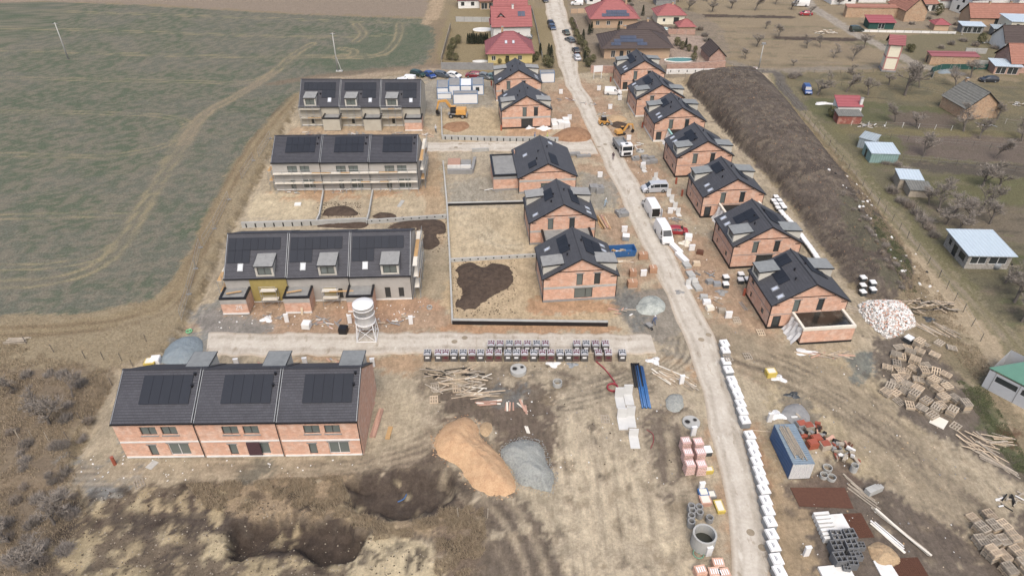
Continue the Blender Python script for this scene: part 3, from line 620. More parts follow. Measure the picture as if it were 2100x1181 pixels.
# ================================================================== HOUSE KIT
def wall(mb, o, dx, W, top, ops, depth=.22, mi=0, base=0.0):
    """upright wall sheet with true openings; o origin, dx unit vector along it, inward normal to its left; top: list (x,z)"""
    o = Vector(o); dx = Vector(dx).normalized(); inn = Vector((-dx.y, dx.x, 0))
    tz = lambda x: float(np.interp(x, [p[0] for p in top], [p[1] for p in top]))
    xs = sorted({0.0, W, *[p[0] for p in top], *[a for q in ops for a in (q[0], q[1])]})
    q3 = lambda x, z, d=0: o + dx * x + inn * d + Vector((0, 0, z))
    for a, b in zip(xs[:-1], xs[1:]):
        if b - a < 1e-4: continue
        z = base
        for (x0, x1, z0, z1) in sorted((q for q in ops if q[0] < (a + b) / 2 < q[1]), key=lambda q: q[2]):
            if z0 > z: mb.poly([q3(a, z), q3(b, z), q3(b, z0), q3(a, z0)], mi)
            z = z1
        if min(tz(a), tz(b)) >= z - 1e-6: mb.poly([q3(a, z), q3(b, z), q3(b, tz(b)), q3(a, tz(a))], mi)
    for (x0, x1, z0, z1) in ops:
        r = [(x0, z0), (x1, z0), (x1, z1), (x0, z1)]
        for i in range(4):
            (p, s), (p2, s2) = r[i], r[(i + 1) % 4]
            mb.poly([q3(p, s), q3(p, s, depth), q3(p2, s2, depth), q3(p2, s2)], mi)
    return q3
def window(parent, q3, op, frame='frame', pane='glass', mull=(.5,), d=.14, fw=.07, bars=(), name='window'):
    x0, x1, z0, z1 = op; f = MB()
    def bx(a, b, c, e, d0, d1): f.hexa([q3(a, c, d1), q3(b, c, d1), q3(b, c, d0), q3(a, c, d0)], [q3(a, e, d1), q3(b, e, d1), q3(b, e, d0), q3(a, e, d0)])
    bx(x0, x1, z0, z0 + fw, d, d + .07); bx(x0, x1, z1 - fw, z1, d, d + .07)
    bx(x0, x0 + fw, z0 + fw, z1 - fw, d, d + .07); bx(x1 - fw, x1, z0 + fw, z1 - fw, d, d + .07)
    for m in mull: bx(x0 + (x1 - x0) * m - fw * .6, x0 + (x1 - x0) * m + fw * .6, z0 + fw, z1 - fw, d + .003, d + .067)
    for m in bars: bx(x0 + fw, x1 - fw, z0 + (z1 - z0) * m - fw * .5, z0 + (z1 - z0) * m + fw * .5, d + .005, d + .065)
    o = f.build(name, frame, parent)
    MB().poly([q3(x0 + fw * .5, z0 + fw * .5, d + .035), q3(x1 - fw * .5, z0 + fw * .5, d + .035), q3(x1 - fw * .5, z1 - fw * .5, d + .035), q3(x0 + fw * .5, z1 - fw * .5, d + .035)]).build('pane', pane, o)
    return o
def slope(mb, e0, e1, r1, r0, n=14, lift=.045, th=.16, mi=0, mi2=1):
    """roof slope of overlapping courses: eave e0-e1, ridge r0-r1"""
    e0, e1, r0, r1 = map(Vector, (e0, e1, r0, r1)); nn = (e1 - e0).cross(r0 - e0).normalized()
    if nn.z < 0: nn = -nn
    for k in range(n):
        a, b = k / n, (k + 1) / n
        p, q, s, t = e0.lerp(r0, a), e1.lerp(r1, a), e1.lerp(r1, b), e0.lerp(r0, b)
        mb.poly([p + nn * lift, q + nn * lift, s + nn * .003, t + nn * .003], mi)
        mb.poly([p + nn * .003, q + nn * .003, q + nn * lift, p + nn * lift], mi)
    lo = -nn * th
    mb.poly([e0 + lo, r0 + lo, r1 + lo, e1 + lo], mi2)
    for a, b in ((e0, e1), (e1, r1), (r0, e0)): mb.poly([a + lo, b + lo, b + nn * lift, a + nn * lift], mi2)
    return nn
def on_slope(e0, e1, r0, u, v, nn, h): return Vector(e0) + (Vector(e1) - Vector(e0)) * u + (Vector(r0) - Vector(e0)) * v + nn * h
def slab(parent, name, m, e0, e1, r0, nn, u0, u1, v0, v1, h0, h1):
    f = lambda h: [on_slope(e0, e1, r0, a, b, nn, h) for a, b in ((u0, v0), (u1, v0), (u1, v1), (u0, v1))]
    return MB().hexa(f(h0), f(h1)).build(name, m, parent)
def panels(parent, e0, e1, r0, nn, cells, pu, pv, u0, v0, gap=.012):
    for (i, j) in cells:
        slab(parent, 'solar_panel', 'pv', e0, e1, r0, nn, u0 + i * pu + gap * pu, u0 + (i + 1) * pu - gap * pu, v0 + j * pv + gap * pv, v0 + (j + 1) * pv - gap * pv, .09, .15)
def skylight(parent, e0, e1, r0, nn, u, v, du, dv):
    f = slab(parent, 'skylight', 'steel', e0, e1, r0, nn, u, u + du, v, v + dv, .04, .12)
    slab(f, 'pane', 'skyglass', e0, e1, r0, nn, u + du * .2, u + du * .8, v + dv * .16, v + dv * .84, .12, .128)
def boxes(parent, name, m, bs):
    for b in bs: MB().box(*b).build(name, m, parent)
def pipe(parent, pts, r=.06, m='black', name='downpipe'): return MB().tube(pts, r, 6).build(name, m, parent)

# ------------------------------------------------------------------ detached gabled brick house
YAW = R(5.4); HW, HL, HE, HR = 11.2, 8.7, 4.5, 7.75
def gabled_house(fl, label, dormer='back', gwin=(3.1, 6.7), door=None, plinth='white', pvl=(), pvr=(), sky=(), skyr=(), annex=None, W=HW, L=HL, he=HE, hr=HR, yaw=YAW, dorms=True, sidedoor=False, group='gabled brick shell houses along the new road'):
    p = G(*fl); T = thing('brick_house', label, 'house', (p.x, p.y, -.04), yaw, group)
    hw = W / 2; sl = (hr - he) / hw; top = [(0, he), (hw, hr), (W, he)]
    ops = [(x, x + .95, 2.85, 5.0) for x in gwin]
    if door: ops.append(door)
    if sidedoor: ops.append((.5, 1.75, .25, 2.35))
    wb = MB(); qf = wall(wb, (0, 0, 0), (1, 0, 0), W, top, ops)
    ols = [(1.4, 2.1, .7, 1.7), (5.6, 6.6, .9, 1.9), (1.0, 2.0, 3.0, 4.0)]
    ql = wall(wb, (0, L, 0), (0, -1, 0), L, [(0, he), (L, he)], ols)
    qr = wall(wb, (W, 0, 0), (0, 1, 0), L, [(0, he), (L, he)], [(3, 4.6, .9, 2.2)])
    qb = wall(wb, (W, L, 0), (-1, 0, 0), W, top, [(3.2, 4.4, .3, 2.3), (6.2, 7.4, 2.9, 4.8)])
    wb.poly([(0.05, .05, .12), (W - .05, .05, .12), (W - .05, L - .05, .12), (.05, L - .05, .12)])
    wl = wb.build('wall', 'brick', T)
    for k, o in enumerate(ops):
        if k < len(gwin): window(T, qf, o, mull=(), pane='glassd' if k else 'glass')
        elif o == door: window(T, qf, o, pane='glass' if plinth != 'black' else 'glassd', mull=(.62,))
        else: window(T, qf, o, pane='glassd', mull=(), name='door')
    for o in ols: window(T, ql, o, mull=())
    window(T, qr, (3, 4.6, .9, 2.2)); 
    r0, r1, rm_ = (2.44, 2.84, 'concrete') if 'sandy' in group or 'bungalow' in group else (2.58, 2.7, 'concgrey')
    boxes(T, 'ring_beam', rm_, [(-.004, W + .004, -.02, -.002, r0, r1), (-.02, -.002, 0, L, r0, r1), (W + .002, W + .02, 0, L, r0, r1)])
    boxes(T, 'lintel', 'concgrey', [(x - .2, x + 1.15, -.022, -.003, 5.02, 5.2) for x in gwin] + ([(door[0] - .3, door[1] + .3, -.022, -.003, door[3] + .02, door[3] + .12)] if door else []))
    gb = 5.45 if he > 4 else 4.3; x0 = (gb - he) / sl + .5
    boxes(T, 'insulation_strip', 'pvframe', [(x0, W - x0, -.02, -.002, gb, gb + .14), (.25, 1.0, -.02, -.002, he - .28, he - .12), (W - 1.0, W - .25, -.02, -.002, he - .28, he - .12)])
    b = MB(); b.box(-.06, W + .06, -.06, -.002, .0, .42); b.box(-.06, -.002, 0, L, 0, .42); b.box(W + .002, W + .06, 0, L, 0, .42)
    b.build('plinth', {'white': 'white', 'black': 'black', 'grey': 'concgrey'}[plinth], T)
    # roof
    ov = .28; zo = .1; dz = ov * sl
    EL0, EL1, RG0, RG1 = (-ov, -ov, he + zo - dz), (-ov, L + ov, he + zo - dz), (hw, -ov, hr + zo), (hw, L + ov, hr + zo)
    ER0, ER1 = (W + ov, -ov, he + zo - dz), (W + ov, L + ov, he + zo - dz)
    rm = MB(); nl = slope(rm, EL1, EL0, RG0, RG1, 15); nr = slope(rm, ER0, ER1, RG1, RG0, 15)
    rm.tube([(hw, -ov - .02, hr + zo + .05), (hw, L + ov + .02, hr + zo + .05)], .11, 6, 0)
    rf = rm.build('roof', ['roofy', 'black'], T)
    boxes(T, 'gutter', 'black', [(-ov - .12, -ov + .0, -ov, L + ov, he + zo - dz - .12, he + zo - dz - .01), (W + ov, W + ov + .12, -ov, L + ov, he + zo - dz - .12, he + zo - dz - .01)])
    pu, pv = 1.12 / (L + 2 * ov), 1.75 / math.hypot(hw + ov, hr - he + dz)
    # u runs front -> back, v eave -> ridge
    for cells, e0, e1, r0, nn in ((pvl, EL0, EL1, RG0, nl), (pvr, ER0, ER1, RG0, nr)):
        if cells: panels(rf, e0, e1, r0, nn, cells[2:], pu, pv, cells[0], cells[1])
    for (u, v) in sky: skylight(rf, EL0, EL1, RG0, nl, u, v, .085, .16)
    for (u, v) in skyr: skylight(rf, ER0, ER1, RG0, nr, u, v, .085, .16)
    for u, v, e0, e1, nn in ((.5, .8, EL0, EL1, nl), (.62, .86, ER0, ER1, nr), (.3, .7, EL0, EL1, nl)):
        q = on_slope(e0, e1, RG0, u, v, nn, .04); MB().lathe([(.11, -.1), (.11, .3), (.16, .32), (.16, .4), (0, .42)], 8, q).build('roof_vent', 'black', rf)
    if dorms:
        d0, d1 = (5.7, 8.3) if dormer == 'back' else (.9, 3.5)
        for s in (0, 1):
            fx = (lambda x: x) if s == 0 else (lambda x: W - x)
            zt = he + 1.55; xi = (zt + .25 - he) / sl; dm = MB()
            for y in (d0, d1): dm.poly([(fx(-.02), y, he - .1), (fx(-.02), y, zt), (fx(xi), y, zt + .25)] if True else [])
            qd = wall(dm, (fx(-.02), d1 if s == 0 else d0, 0), (0, -1 if s == 0 else 1, 0), d1 - d0, [(0, zt), (d1 - d0, zt)], [(.4, d1 - d0 - .4, he + .35, zt - .2)], .15, base=he - .1)
            dd = dm.build('dormer', 'beige', T)
            window(dd, qd, (.4, d1 - d0 - .4, he + .35, zt - .2), d=.08)
            cp = [(fx(-.22), zt - .03), (fx(-.22), zt + .13), (fx(xi + .15), zt + .46), (fx(xi + .15), zt + .26)]
            (MB().yprism(cp if s == 0 else cp[::-1], d0 - .12, d1 + .12)).build('dormer_edge', 'black', dd)
            q = [(fx(-.17), d0 - .07, zt + .145), (fx(-.17), d1 + .07, zt + .145), (fx(xi + .05), d1 + .07, zt + .455), (fx(xi + .05), d0 - .07, zt + .455)]
            MB().hexa(q, [(a, b2, c + .02) for a, b2, c in q]).build('dormer_roof', 'greymembrane' if 'sandy' in group else 'darkmembrane', dd)
    for x, y in ((-.09, .1), (-.09, L - .1), (W + .09, .1)): pipe(T, [(x, y, he - .2), (x, y, .05)])
    if annex: annex(T, W)
    return T
def annex_flat(x0, x1, d, h, rim, top, wallm='brick', plinth='black', hollow=False):
    def f(T, W):
        w = MB(); q = wall(w, (x0, -d, 0), (1, 0, 0), x1 - x0, [(0, h), (x1 - x0, h)], [])
        wall(w, (x0, -.03, 0), (0, -1, 0), d - .03, [(0, h), (d - .03, h)], [(.6, 1.7, .1, 2.2)] if hollow else [])
        wall(w, (x1, -d, 0), (0, 1, 0), d - .03, [(0, h), (d - .03, h)], [])
        a = w.build('annex_wall', wallm, T)
        r = MB(); t = .3
        r.box(x0 - .06, x1 + .06, -d - .06, -d + t, h, h + .42); r.box(x0 - .06, x0 + t, -d + t, -.03, h, h + .42); r.box(x1 - t, x1 + .06, -d + t, -.03, h, h + .42)
        r.build('parapet', rim, T)
        MB().box(x0 + .05, x1 - .05, -d + .05, -.06, h - .12, h + (.16 if not hollow else -.5)).build('annex_roof_or_shade', top, T)  # roof slab; in dark material it stands for shade inside a roofless annex
        p = MB(); p.box(x0 - .05, x1 + .05, -d - .05, -d - .002, 0, .38); p.box(x0 - .05, x0 - .002, -d, -.06, 0, .38); p.build('annex_plinth', plinth, T)
        if hollow:
            for k in range(7): MB().rbox((x0 + .6 + k * (x1 - x0 - 1) / 6, -d / 2, h - .45), .1, d - .5, .16).build('beam', 'wood', T)
    return f
def film_sheet(x, y0, y1, h):
    def f(T, W):
        m = MB(); n = 9; vs = []
        for i in range(n):
            t = i / (n - 1); y = y0 + (y1 - y0) * t
            for k in range(5):
                s = k / 4; vs.append((x - .1 - .9 * s * s + .16 * math.sin(i * 2.3 + k), y, h * (1 - s) + .05))
        m.add(vs, [(i * 5 + k, i * 5 + k + 1, (i + 1) * 5 + k + 1, (i + 1) * 5 + k) for i in range(n - 1) for k in range(4)])
        m.build('plastic_sheet', 'film', T)
    return f
def both(*fs):
    def f(T, W):
        for q in fs: q(T, W)
    return f
M['wetroof'] = mat('wet black roof membrane', (46, 42, 36), .18, .3, 1.0, .0, dirt=(120, 118, 108), dirtamt=.35, spec=.6)
M['rimwhite'] = mat('cream insulation board', (230, 222, 204), .85, .05, 1.5, .02, k=.68)
M['rimteal'] = mat('teal insulation board', (150, 205, 200), .85, .05)
M['concroof'] = mat('grey flat roof membrane', (150, 150, 146), .8, .14, 1.2, .0, dirt=(120, 120, 118), dirtamt=.6)
grid = lambda a, b, c, d: [(i, j) for i in range(a, b) for j in range(c, d)]
GR_R = 'gabled brick shell houses along the mound'
GR_L = 'gabled brick shell houses beside the sandy plots'
gabled_house((1572, 674), 'brick gabled house with wet black annex roof and cream parapet, beside the rubble heap', 'back', plinth='black', sky=((.06, .17), (.27, .17)), sidedoor=True,
             pvl=(.34, .36, *grid(0, 3, 0, 1), *grid(3, 7 - 2, 0, 2)), pvr=(.45, .3, *grid(0, 4, 0, 2)), group=GR_R,
             annex=both(annex_flat(3.2, 10.9, 3.9, 2.55, 'rimwhite', 'wetroof'), film_sheet(3.15, -3.8, -.2, 2.6)))
gabled_house((1496, 551), 'brick gabled house with wide dark patio opening, second from the rubble heap', 'front', plinth='black', door=(4.1, 6.9, .45, 2.4), sky=((.62, .1), (.83, .1)),
             pvl=(.38, .62, *grid(0, 3, 0, 1), (2, -1), (1, -1)), pvr=(.3, .35, *grid(0, 4, 0, 2)), group=GR_R)
gabled_house((1436, 447), 'brick gabled house with roofless timbered annex beside the white cargo van', 'back', plinth='black', sky=((.06, .18), (.26, .18)), sidedoor=True,
             pvl=(.5, .62, *grid(0, 3, 0, 1)), pvr=(.3, .45, *grid(0, 3, 0, 1)), group=GR_R,
             annex=both(annex_flat(3.0, 10.6, 4.2, 2.6, 'rimwhite', 'dark', hollow=True), film_sheet(2.95, -4.1, -.2, 2.6)))  # no roof here: dark slab under the beams paints the shaded inside
gabled_house((1384, 364), 'brick gabled house behind the concrete kerb stacks, between teal rimmed and timbered annexes', 'front', plinth='black', sky=((.62, .14), (.82, .14)),
             pvl=(.3, .56, *grid(0, 4, 0, 1), (1, -1), (2, -1)), pvr=(.3, .45, *grid(0, 3, 0, 1)), group=GR_R)
gabled_house((1339, 291), 'brick gabled house with teal rimmed annex above the small excavator', 'back', plinth='white', sky=((.1, .18), (.28, .18)), sidedoor=True,
             pvl=(.5, .5, *grid(0, 3, 0, 1)), pvr=(.3, .45, *grid(0, 3, 0, 1)), group=GR_R,
             annex=both(annex_flat(3.0, 10.6, 4.2, 2.6, 'rimteal', 'dark'), film_sheet(2.95, -4.1, -.2, 2.6)))  # no roof here: dark slab between the rims paints the shaded inside
gabled_house((1303, 240), 'brick gabled house with front dormers and white base, facing the skid loader', 'front', plinth='white', sky=((.62, .14), (.82, .14)),
             pvl=(.4, .55, *grid(0, 4, 0, 1)), pvr=(.3, .45, *grid(0, 3, 0, 1)), group=GR_R)
gabled_house((1272, 187), 'brick gabled house with black flat annex behind the blank signboard', 'back', plinth='white', sky=((.1, .18), (.28, .18)), sidedoor=True,
             pvl=(.3, .5, *grid(0, 5, 0, 1)), pvr=(.3, .45, *grid(0, 3, 0, 1)), group=GR_R, annex=annex_flat(3.0, 10.6, 4.0, 2.6, 'black', 'darkmembrane'))
gabled_house((1114, 620), 'brick gabled house with grey front dormers beside the dark heaped topsoil', 'front', plinth='grey', door=(4.75, 7.6, .45, 2.35), gwin=(5.0, 7.7), sky=((.7, .2),), skyr=((.6, .14), (.76, .14)),
             pvl=(.4, .55, *grid(0, 4, 0, 1)), pvr=(.32, .3, *grid(0, 4, 0, 2)), group=GR_L)
gabled_house((1087, 502), 'brick gabled house with black railed flat annex beside the levelled sand plot', 'back', plinth='grey', gwin=(3.0, 6.7), sky=((.12, .14),), skyr=((.12, .14), (.28, .14)),
             pvl=(.42, .55, *grid(0, 3, 0, 1)), pvr=(.3, .45, *grid(0, 4, 0, 1)), group=GR_L, annex=annex_flat(1.9, 10.3, 4.6, 2.6, 'black', 'concroof', plinth='concgrey'))
gabled_house((1030, 265), 'brick gabled house with heaped white film on its terrace near the wheeled excavator', 'front', plinth='black', door=(4.4, 7.1, .3, 2.35), gwin=(4.7, 7.3), sky=((.75, .2),), skyr=((.7, .14),), group=GR_L)
gabled_house((1018, 208), 'brick gabled house standing between the parked cars and a lone site cabin', 'back', plinth='white', gwin=(2.6, 6.4), sky=((.12, .14),), skyr=((.12, .14), (.28, .14)), group=GR_L, annex=annex_flat(1.4, 6.0, 3.0, 2.6, 'black', 'darkmembrane'))
def side_garage(T, W):
    w = MB(); x0, x1, y0, y1, h = -4.9, -.03, 1.6, 10.6, 3.1
    wall(w, (x0, y0, 0), (1, 0, 0), x1 - x0, [(0, h), (x1 - x0, h)], []); wall(w, (x0, y1, 0), (0, -1, 0), y1 - y0, [(0, h), (y1 - y0, h)], []); wall(w, (x1, y1, 0), (-1, 0, 0), x1 - x0, [(0, h), (x1 - x0, h)], [])
    w.build('garage_wall', 'brick', T)
    MB().box(x0 - .02, x1, y0 - .02, y0 - .002, 2.45, h).build('lintel', 'concgrey', T)
    MB().box(x0 - .04, x1, y0 - .04, y0 - .002, 0, .4).build('garage_plinth', 'concgrey', T)
    r = MB(); r.box(x0 - .1, x1, y0 - .1, y0 + .3, h, h + .35); r.box(x0 - .1, x0 + .3, y0 + .3, y1, h, h + .35); r.box(x0 - .1, x1, y1, y1 + .3, h, h + .35); r.build('parapet', 'black', T)
    MB().box(x0 + .3, x1, y0 + .3, y1, h - .1, h + .12).build('garage_roof', 'concroof', T)
gabled_house((1065, 397), 'large brick bungalow with plain dark roof and grey flat garage', plinth='grey', gwin=(), door=(4.2, 6.6, .2, 2.0), W=11.0, L=12.6, he=3.4, hr=6.2, dorms=False, sky=((.55, .3), ), skyr=((.8, .6),),
             pvl=(.12, .4, *grid(0, 2, 0, 1)), pvr=(.08, .62, *grid(0, 4, 0, 1)), annex=side_garage, group='brick bungalow')

# ------------------------------------------------------------------ terraced houses
UW = 9.33
def terrace_unit(T, garden, mw, step, pvcells, cube=None, dorm_x=4.9, sky_x=2.1, back=True, left_end=False, right_end=False, pvpos=None, trim='white', greydorm='greymembrane', win=True, flip=False):
    D = 5.5; hr = 8.9; he = 6.0 if garden else 4.7; hb = 4.7 if garden else 6.0; W = UW - .02
    fl = (lambda a, b: (W - b, W - a)) if flip else (lambda a, b: (a, b))
    wb = MB()
    if garden: ops = [(2.9, 4.75, 3.85, 5.2), (5.3, 7.1, 3.85, 5.2), (3.0, 3.95, .35, 2.15), (5.35, 7.75, .35, 2.35)]
    else: ops = [(5.1, 5.95, .4, 2.4), (7.2, 8.0, .5, 2.3)] if not flip else [(2.4, 3.1, .5, 2.2), (5.3, 6.0, .4, 2.3)]
    qf = wall(wb, (0, 0, 0), (1, 0, 0), W, [(0, he), (W, he)], ops)
    wall(wb, (W, 2 * D, 0), (-1, 0, 0), W, [(0, hb), (W, hb)], [(2, 3, .3, 2.3), (5.5, 7.2, .8, 2.2)])
    prof = [(0, he), (D, hr), (2 * D, hb)]
    wall(wb, (W, 0, 0), (0, 1, 0), 2 * D, prof, []); wall(wb, (0, 2 * D, 0), (0, -1, 0), 2 * D, [(0, hb), (D, hr), (2 * D, he)], [])
    wb.build('wall', mw, T)
    for k, o in enumerate(ops):
        wide = o[1] - o[0] > 1.5
        window(T, qf, o, frame='framew' if (garden and wide and o[2] < 1) else 'frame', pane='glass' if garden else 'glassd', mull=(.5,) if wide else (), name='window' if wide or not garden else 'door')
        if garden and o[2] > 3: MB().box(o[0] - .1, o[1] + .1, -.12, -.004, o[2] - .14, o[2] - .02).build('sill', 'concgrey', T)
    if mw == 'brick':
        boxes(T, 'insulation_strip', 'white', [(0.05, W - .06, -.05, -.003, 2.62, 2.85), (.05, W - .05, -.05, -.003, .02, .3), (.1, 2.6, -.04, -.003, he - .22, he - .05), (2.61, 7.4, -.05, -.003, he - .42, he - .06)])
        boxes(T, 'lintel', 'concgrey', [(o[0] - .15, o[1] + .15, -.03, -.003, o[3] + .02, o[3] + .2) for o in ops if o[3] < he - 1])
    else:
        MB().box(.05, W - .05, -.05, -.003, .02, .28).build('plinth', 'white', T)
    ov = .25; sf = (hr - he) / D; sb = (hr - hb) / D; zo = .12
    E0, E1, R0, R1 = (0, -ov, he + zo - ov * sf), (W, -ov, he + zo - ov * sf), (0, D, hr + zo), (W, D, hr + zo)
    B0, B1 = (0, 2 * D + ov, hb + zo - ov * sb), (W, 2 * D + ov, hb + zo - ov * sb)
    rm = MB(); nf = slope(rm, E0, E1, R1, R0, 19); nb = slope(rm, B1, B0, R0, R1, 19)
    for k in range(24): rm.rbox((W * (k + .5) / 24, D, hr + zo + .02), W / 24 * .96, .26, .1, 0, .05)
    rf = rm.build('roof', ['roof', 'black'], T)
    for x in (W - .1, .12): pipe(rf, [(x, -ov, he + zo - ov * sf + .08), (x, D, hr + zo + .1)], .05, 'steel', 'verge_trim')
    MB().box(0, W, -ov - .13, -ov - .01, he + zo - ov * sf - .14, he + zo - ov * sf - .02).build('gutter', 'black', T)
    pu, pv = 1.1 / W, 1.78 / math.hypot(D + ov, hr - he)
    if pvcells: panels(rf, E0, E1, R0, nf, [(i, j) for i, j in pvcells], (pvpos[2] if len(pvpos) > 2 else 1.1) / W, (pvpos[3] / 6.2 if len(pvpos) > 3 else pv), pvpos[0], pvpos[1])
    for q in ((.93, .88), (.92, .66)) if garden else ((.66 if not flip else .52, .45),):
        c = on_slope(E0, E1, R0, q[0], q[1], nf, .03); MB().lathe([(.12, -.1), (.12, .25), (.17, .27), (.17, .36), (0, .38)], 8, c).build('roof_vent', 'black', rf)
    def dormer(front):
        e, s, sgn, y0 = (he, sf, 1, 0) if front else (hb, sb, -1, 2 * D)
        a, b = fl(dorm_x, dorm_x + 2.7) if front else (5.9, 8.6); yf = lambda y: y0 + sgn * y
        zt = e + 1.9; dp = (zt + .2 - e) / s; dm = MB()
        for x in (a, b): dm.poly([(x, yf(-.03), e - .2), (x, yf(-.03), zt), (x, yf(dp), zt + .2)])
        qd = wall(dm, (a, yf(-.03), 0) if front else (b, yf(-.03), 0), (1 if front else -1, 0, 0), b - a, [(0, zt), (b - a, zt)], [(.32, b - a - .32, e + .3, zt - .22)], .15, base=e - .2)
        dd = dm.build('dormer', 'beige', T); window(dd, qd, (.32, b - a - .32, e + .3, zt - .22), pane='glass')
        q = [(a - .12, yf(-.3), zt), (b + .12, yf(-.3), zt), (b + .12, yf(dp + .3), zt + .34), (a - .12, yf(dp + .3), zt + .34)]
        MB().hexa(q, [(x, y, z + .12) for x, y, z in q]).build('dormer_edge', 'black', dd)
        q = [(a - .06, yf(-.22), zt + .135), (b + .06, yf(-.22), zt + .135), (b + .06, yf(dp + .2), zt + .455), (a - .06, yf(dp + .2), zt + .455)]
        MB().hexa(q, [(x, y, z + .015) for x, y, z in q]).build('dormer_roof', greydorm, dd)
    if garden: dormer(False)
    else:
        dormer(True); u = fl(sky_x, sky_x + .7)[0] / W; skylight(rf, E0, E1, R0, nf, u, .16, .09, .17)
    if cube:
        cx0, cx1 = fl(*cube[:2]); d, h = cube[2], 2.75; c = MB()
        wall(c, (cx0, -d, 0), (1, 0, 0), cx1 - cx0, [(0, h), (cx1 - cx0, h)], []); wall(c, (cx0, -.03, 0), (0, -1, 0), d - .03, [(0, h), (d - .03, h)], []); wall(c, (cx1, -d, 0), (0, 1, 0), d - .03, [(0, h), (d - .03, h)], [])
        c.build('porch_wall', cube[3], T)
        if cube[3] == 'brick':
            b = MB(); b.box(cx0 - .03, cx1 + .03, -d - .03, -d - .003, 1.95, h); b.build('lintel', 'render', T)
            MB().box(cx0 - .04, cx1 + .04, -d - .06, -d - .003, 0, .3).build('porch_plinth', 'white', T)
        r = MB(); r.box(cx0 - .05, cx1 + .05, -d - .05, -d + .25, h, h + .3); r.box(cx0 - .05, cx0 + .25, -d + .25, -.03, h, h + .3); r.box(cx1 - .25, cx1 + .05, -d + .25, -.03, h, h + .3); r.build('porch_parapet', 'black', T)
        MB().box(cx0 + .25, cx1 - .25, -d + .25, -.04, h - .1, h + .08).build('porch_roof', 'concroof', T)
    pipe(T, [(W - .1, -.1, he - .1), (W - .1, -.1, .1)], .055)
def row(fl, fr, garden, mw, labels, group, **kw):
    a, b = P(*fl), P(*fr); ang = math.atan2(b.y - a.y, b.x - a.x) if kw.get('ang') is None else kw.pop('ang')
    kw.pop('ang', None); cubes = kw.pop('cubes', (None,) * 3); steps = kw.pop('steps', (.16, .08, 0)); out = []
    for i in range(3):
        q = b - Vector((math.cos(ang), math.sin(ang), 0)) * UW * (3 - i)
        T = thing('terraced_house', labels[i], 'house', (q.x, q.y, -.05 + steps[i]), ang, group); terrace_unit(T, garden, mw, 0, cube=cubes[i], **kw); out.append(T)
    return out
pv5 = grid(0, 5, 0, 1)
near_row = row((262, 940), (747, 932), True, 'brick', ['brick terraced house ending next to the brushwood bank', 'brick terraced house with a brown curtain over its garden door', 'brick terraced house ending beside the stacked orange planks'], 'brick terrace by the pits', pvcells=pv5, pvpos=(.3, .34, 1.14, 3.4), greydorm='darkmembrane')
cb = lambda m, x=-.25: (x, 3.6, 2.9, m)
front_row = row((475, 640), (848, 613), False, 'render', ['grey terraced house with numbered porch block beside the trench', 'grey terraced house with a plank leaning on its porch', 'grey terraced house behind the white silo'], 'grey terrace with three front dormers', ang=R(2.4),
    pvcells=grid(0, 3, -1, 0) + grid(0, 7, 0, 1), pvpos=(.04, .62, 1.12, 1.75), cubes=[cb('brick'), cb('brick'), cb('brick')], dorm_x=4.9, sky_x=2.0)
mid_row = row((565, 393), (861, 388), True, 'render', ['grey scaffolded terraced house nearest the field trench', 'grey scaffolded terraced house in the middle of its row', 'grey scaffolded terraced house ending beside the cross road'], 'grey terrace with garden side scaffolding', ang=R(1.6), pvcells=grid(0, 5, 0, 2), pvpos=(.27, .36, 1.14, 1.8), greydorm='darkmembrane')
far_row = row((620, 259), (866, 258), False, 'renderbeige', ['far terraced house with rendered porch beside the field bank', 'far terraced house with rendered porch in the middle of its row', 'far terraced house with red brick porch near the site cabins'], 'far grey terrace beside the parked cars', ang=R(.6),
    pvcells=grid(0, 4, 0, 1) + grid(4, 7, -1, 1), pvpos=(.1, .6, 1.05, 1.75), cubes=[cb('renderbeige', -.3), cb('renderbeige', -.3), cb('brick', -.3)], flip=True, dorm_x=5.2, sky_x=2.0)
# ================================================================== SITE: WALLS, HEAPS, MATERIALS
def jit(a): return random.uniform(-a, a)
# ---------------- block walls, drain slots shown as dark boxes on the face
def block_wall(px, label, h=.9, th=.3, slots=0, m='concrete', slot_h=.5, group='low concrete block walls between the plots', z0=0, slotz=.12, cap=None, name='block_wall', cat='wall'):
    pts = [P(*q) for q in px]; T = thing(name, label, cat, (pts[0].x, pts[0].y, zg(pts[0].x, pts[0].y) - .05 + z0), 0, group)
    for a, b in zip(pts[:-1], pts[1:]):
        d = b - a; L = d.length; ang = math.atan2(d.y, d.x); rot = Matrix.Translation(a - pts[0]) @ Matrix.Rotation(ang, 4, 'Z')
        o = MB().box(0, L, -th / 2, th / 2, -.2, h).build('wall_segment', m, T); o.matrix_local = rot
        if cap: c = MB().box(0, L, -th / 2 - .05, th / 2 + .05, h + .002, h + .1).build('coping', cap, T); c.matrix_local = rot
        n = int(L / slots) if slots else 0
        for i in range(n):
            x = (i + .5) * L / n; s = MB().box(x - .12, x + .12, -th / 2 - .012, -th / 2 + .05, slotz, slotz + slot_h).build('drain_slot_shade', 'dark', T); s.matrix_local = rot  # solid dark box on the wall, its colour stands for shade in the slot
    return T
block_wall([(907, 286), (1000, 289), (1145, 291)], 'grey block wall with drain slots below the wheeled excavator plot', 1.1, .35, 1.35, slot_h=.7)
block_wall([(905, 225), (907, 286)], 'thin concrete edge wall running beside the wheeled excavator', .8, .25)
block_wall([(909, 335), (917, 424), (923, 540), (928, 664)], 'long thin concrete wall bordering the whole column of plots', .7, .28)
block_wall([(919, 422), (1076, 418)], 'black coated low wall above the levelled sand plot', .6, .3, 0, 'black', cap='concrete')
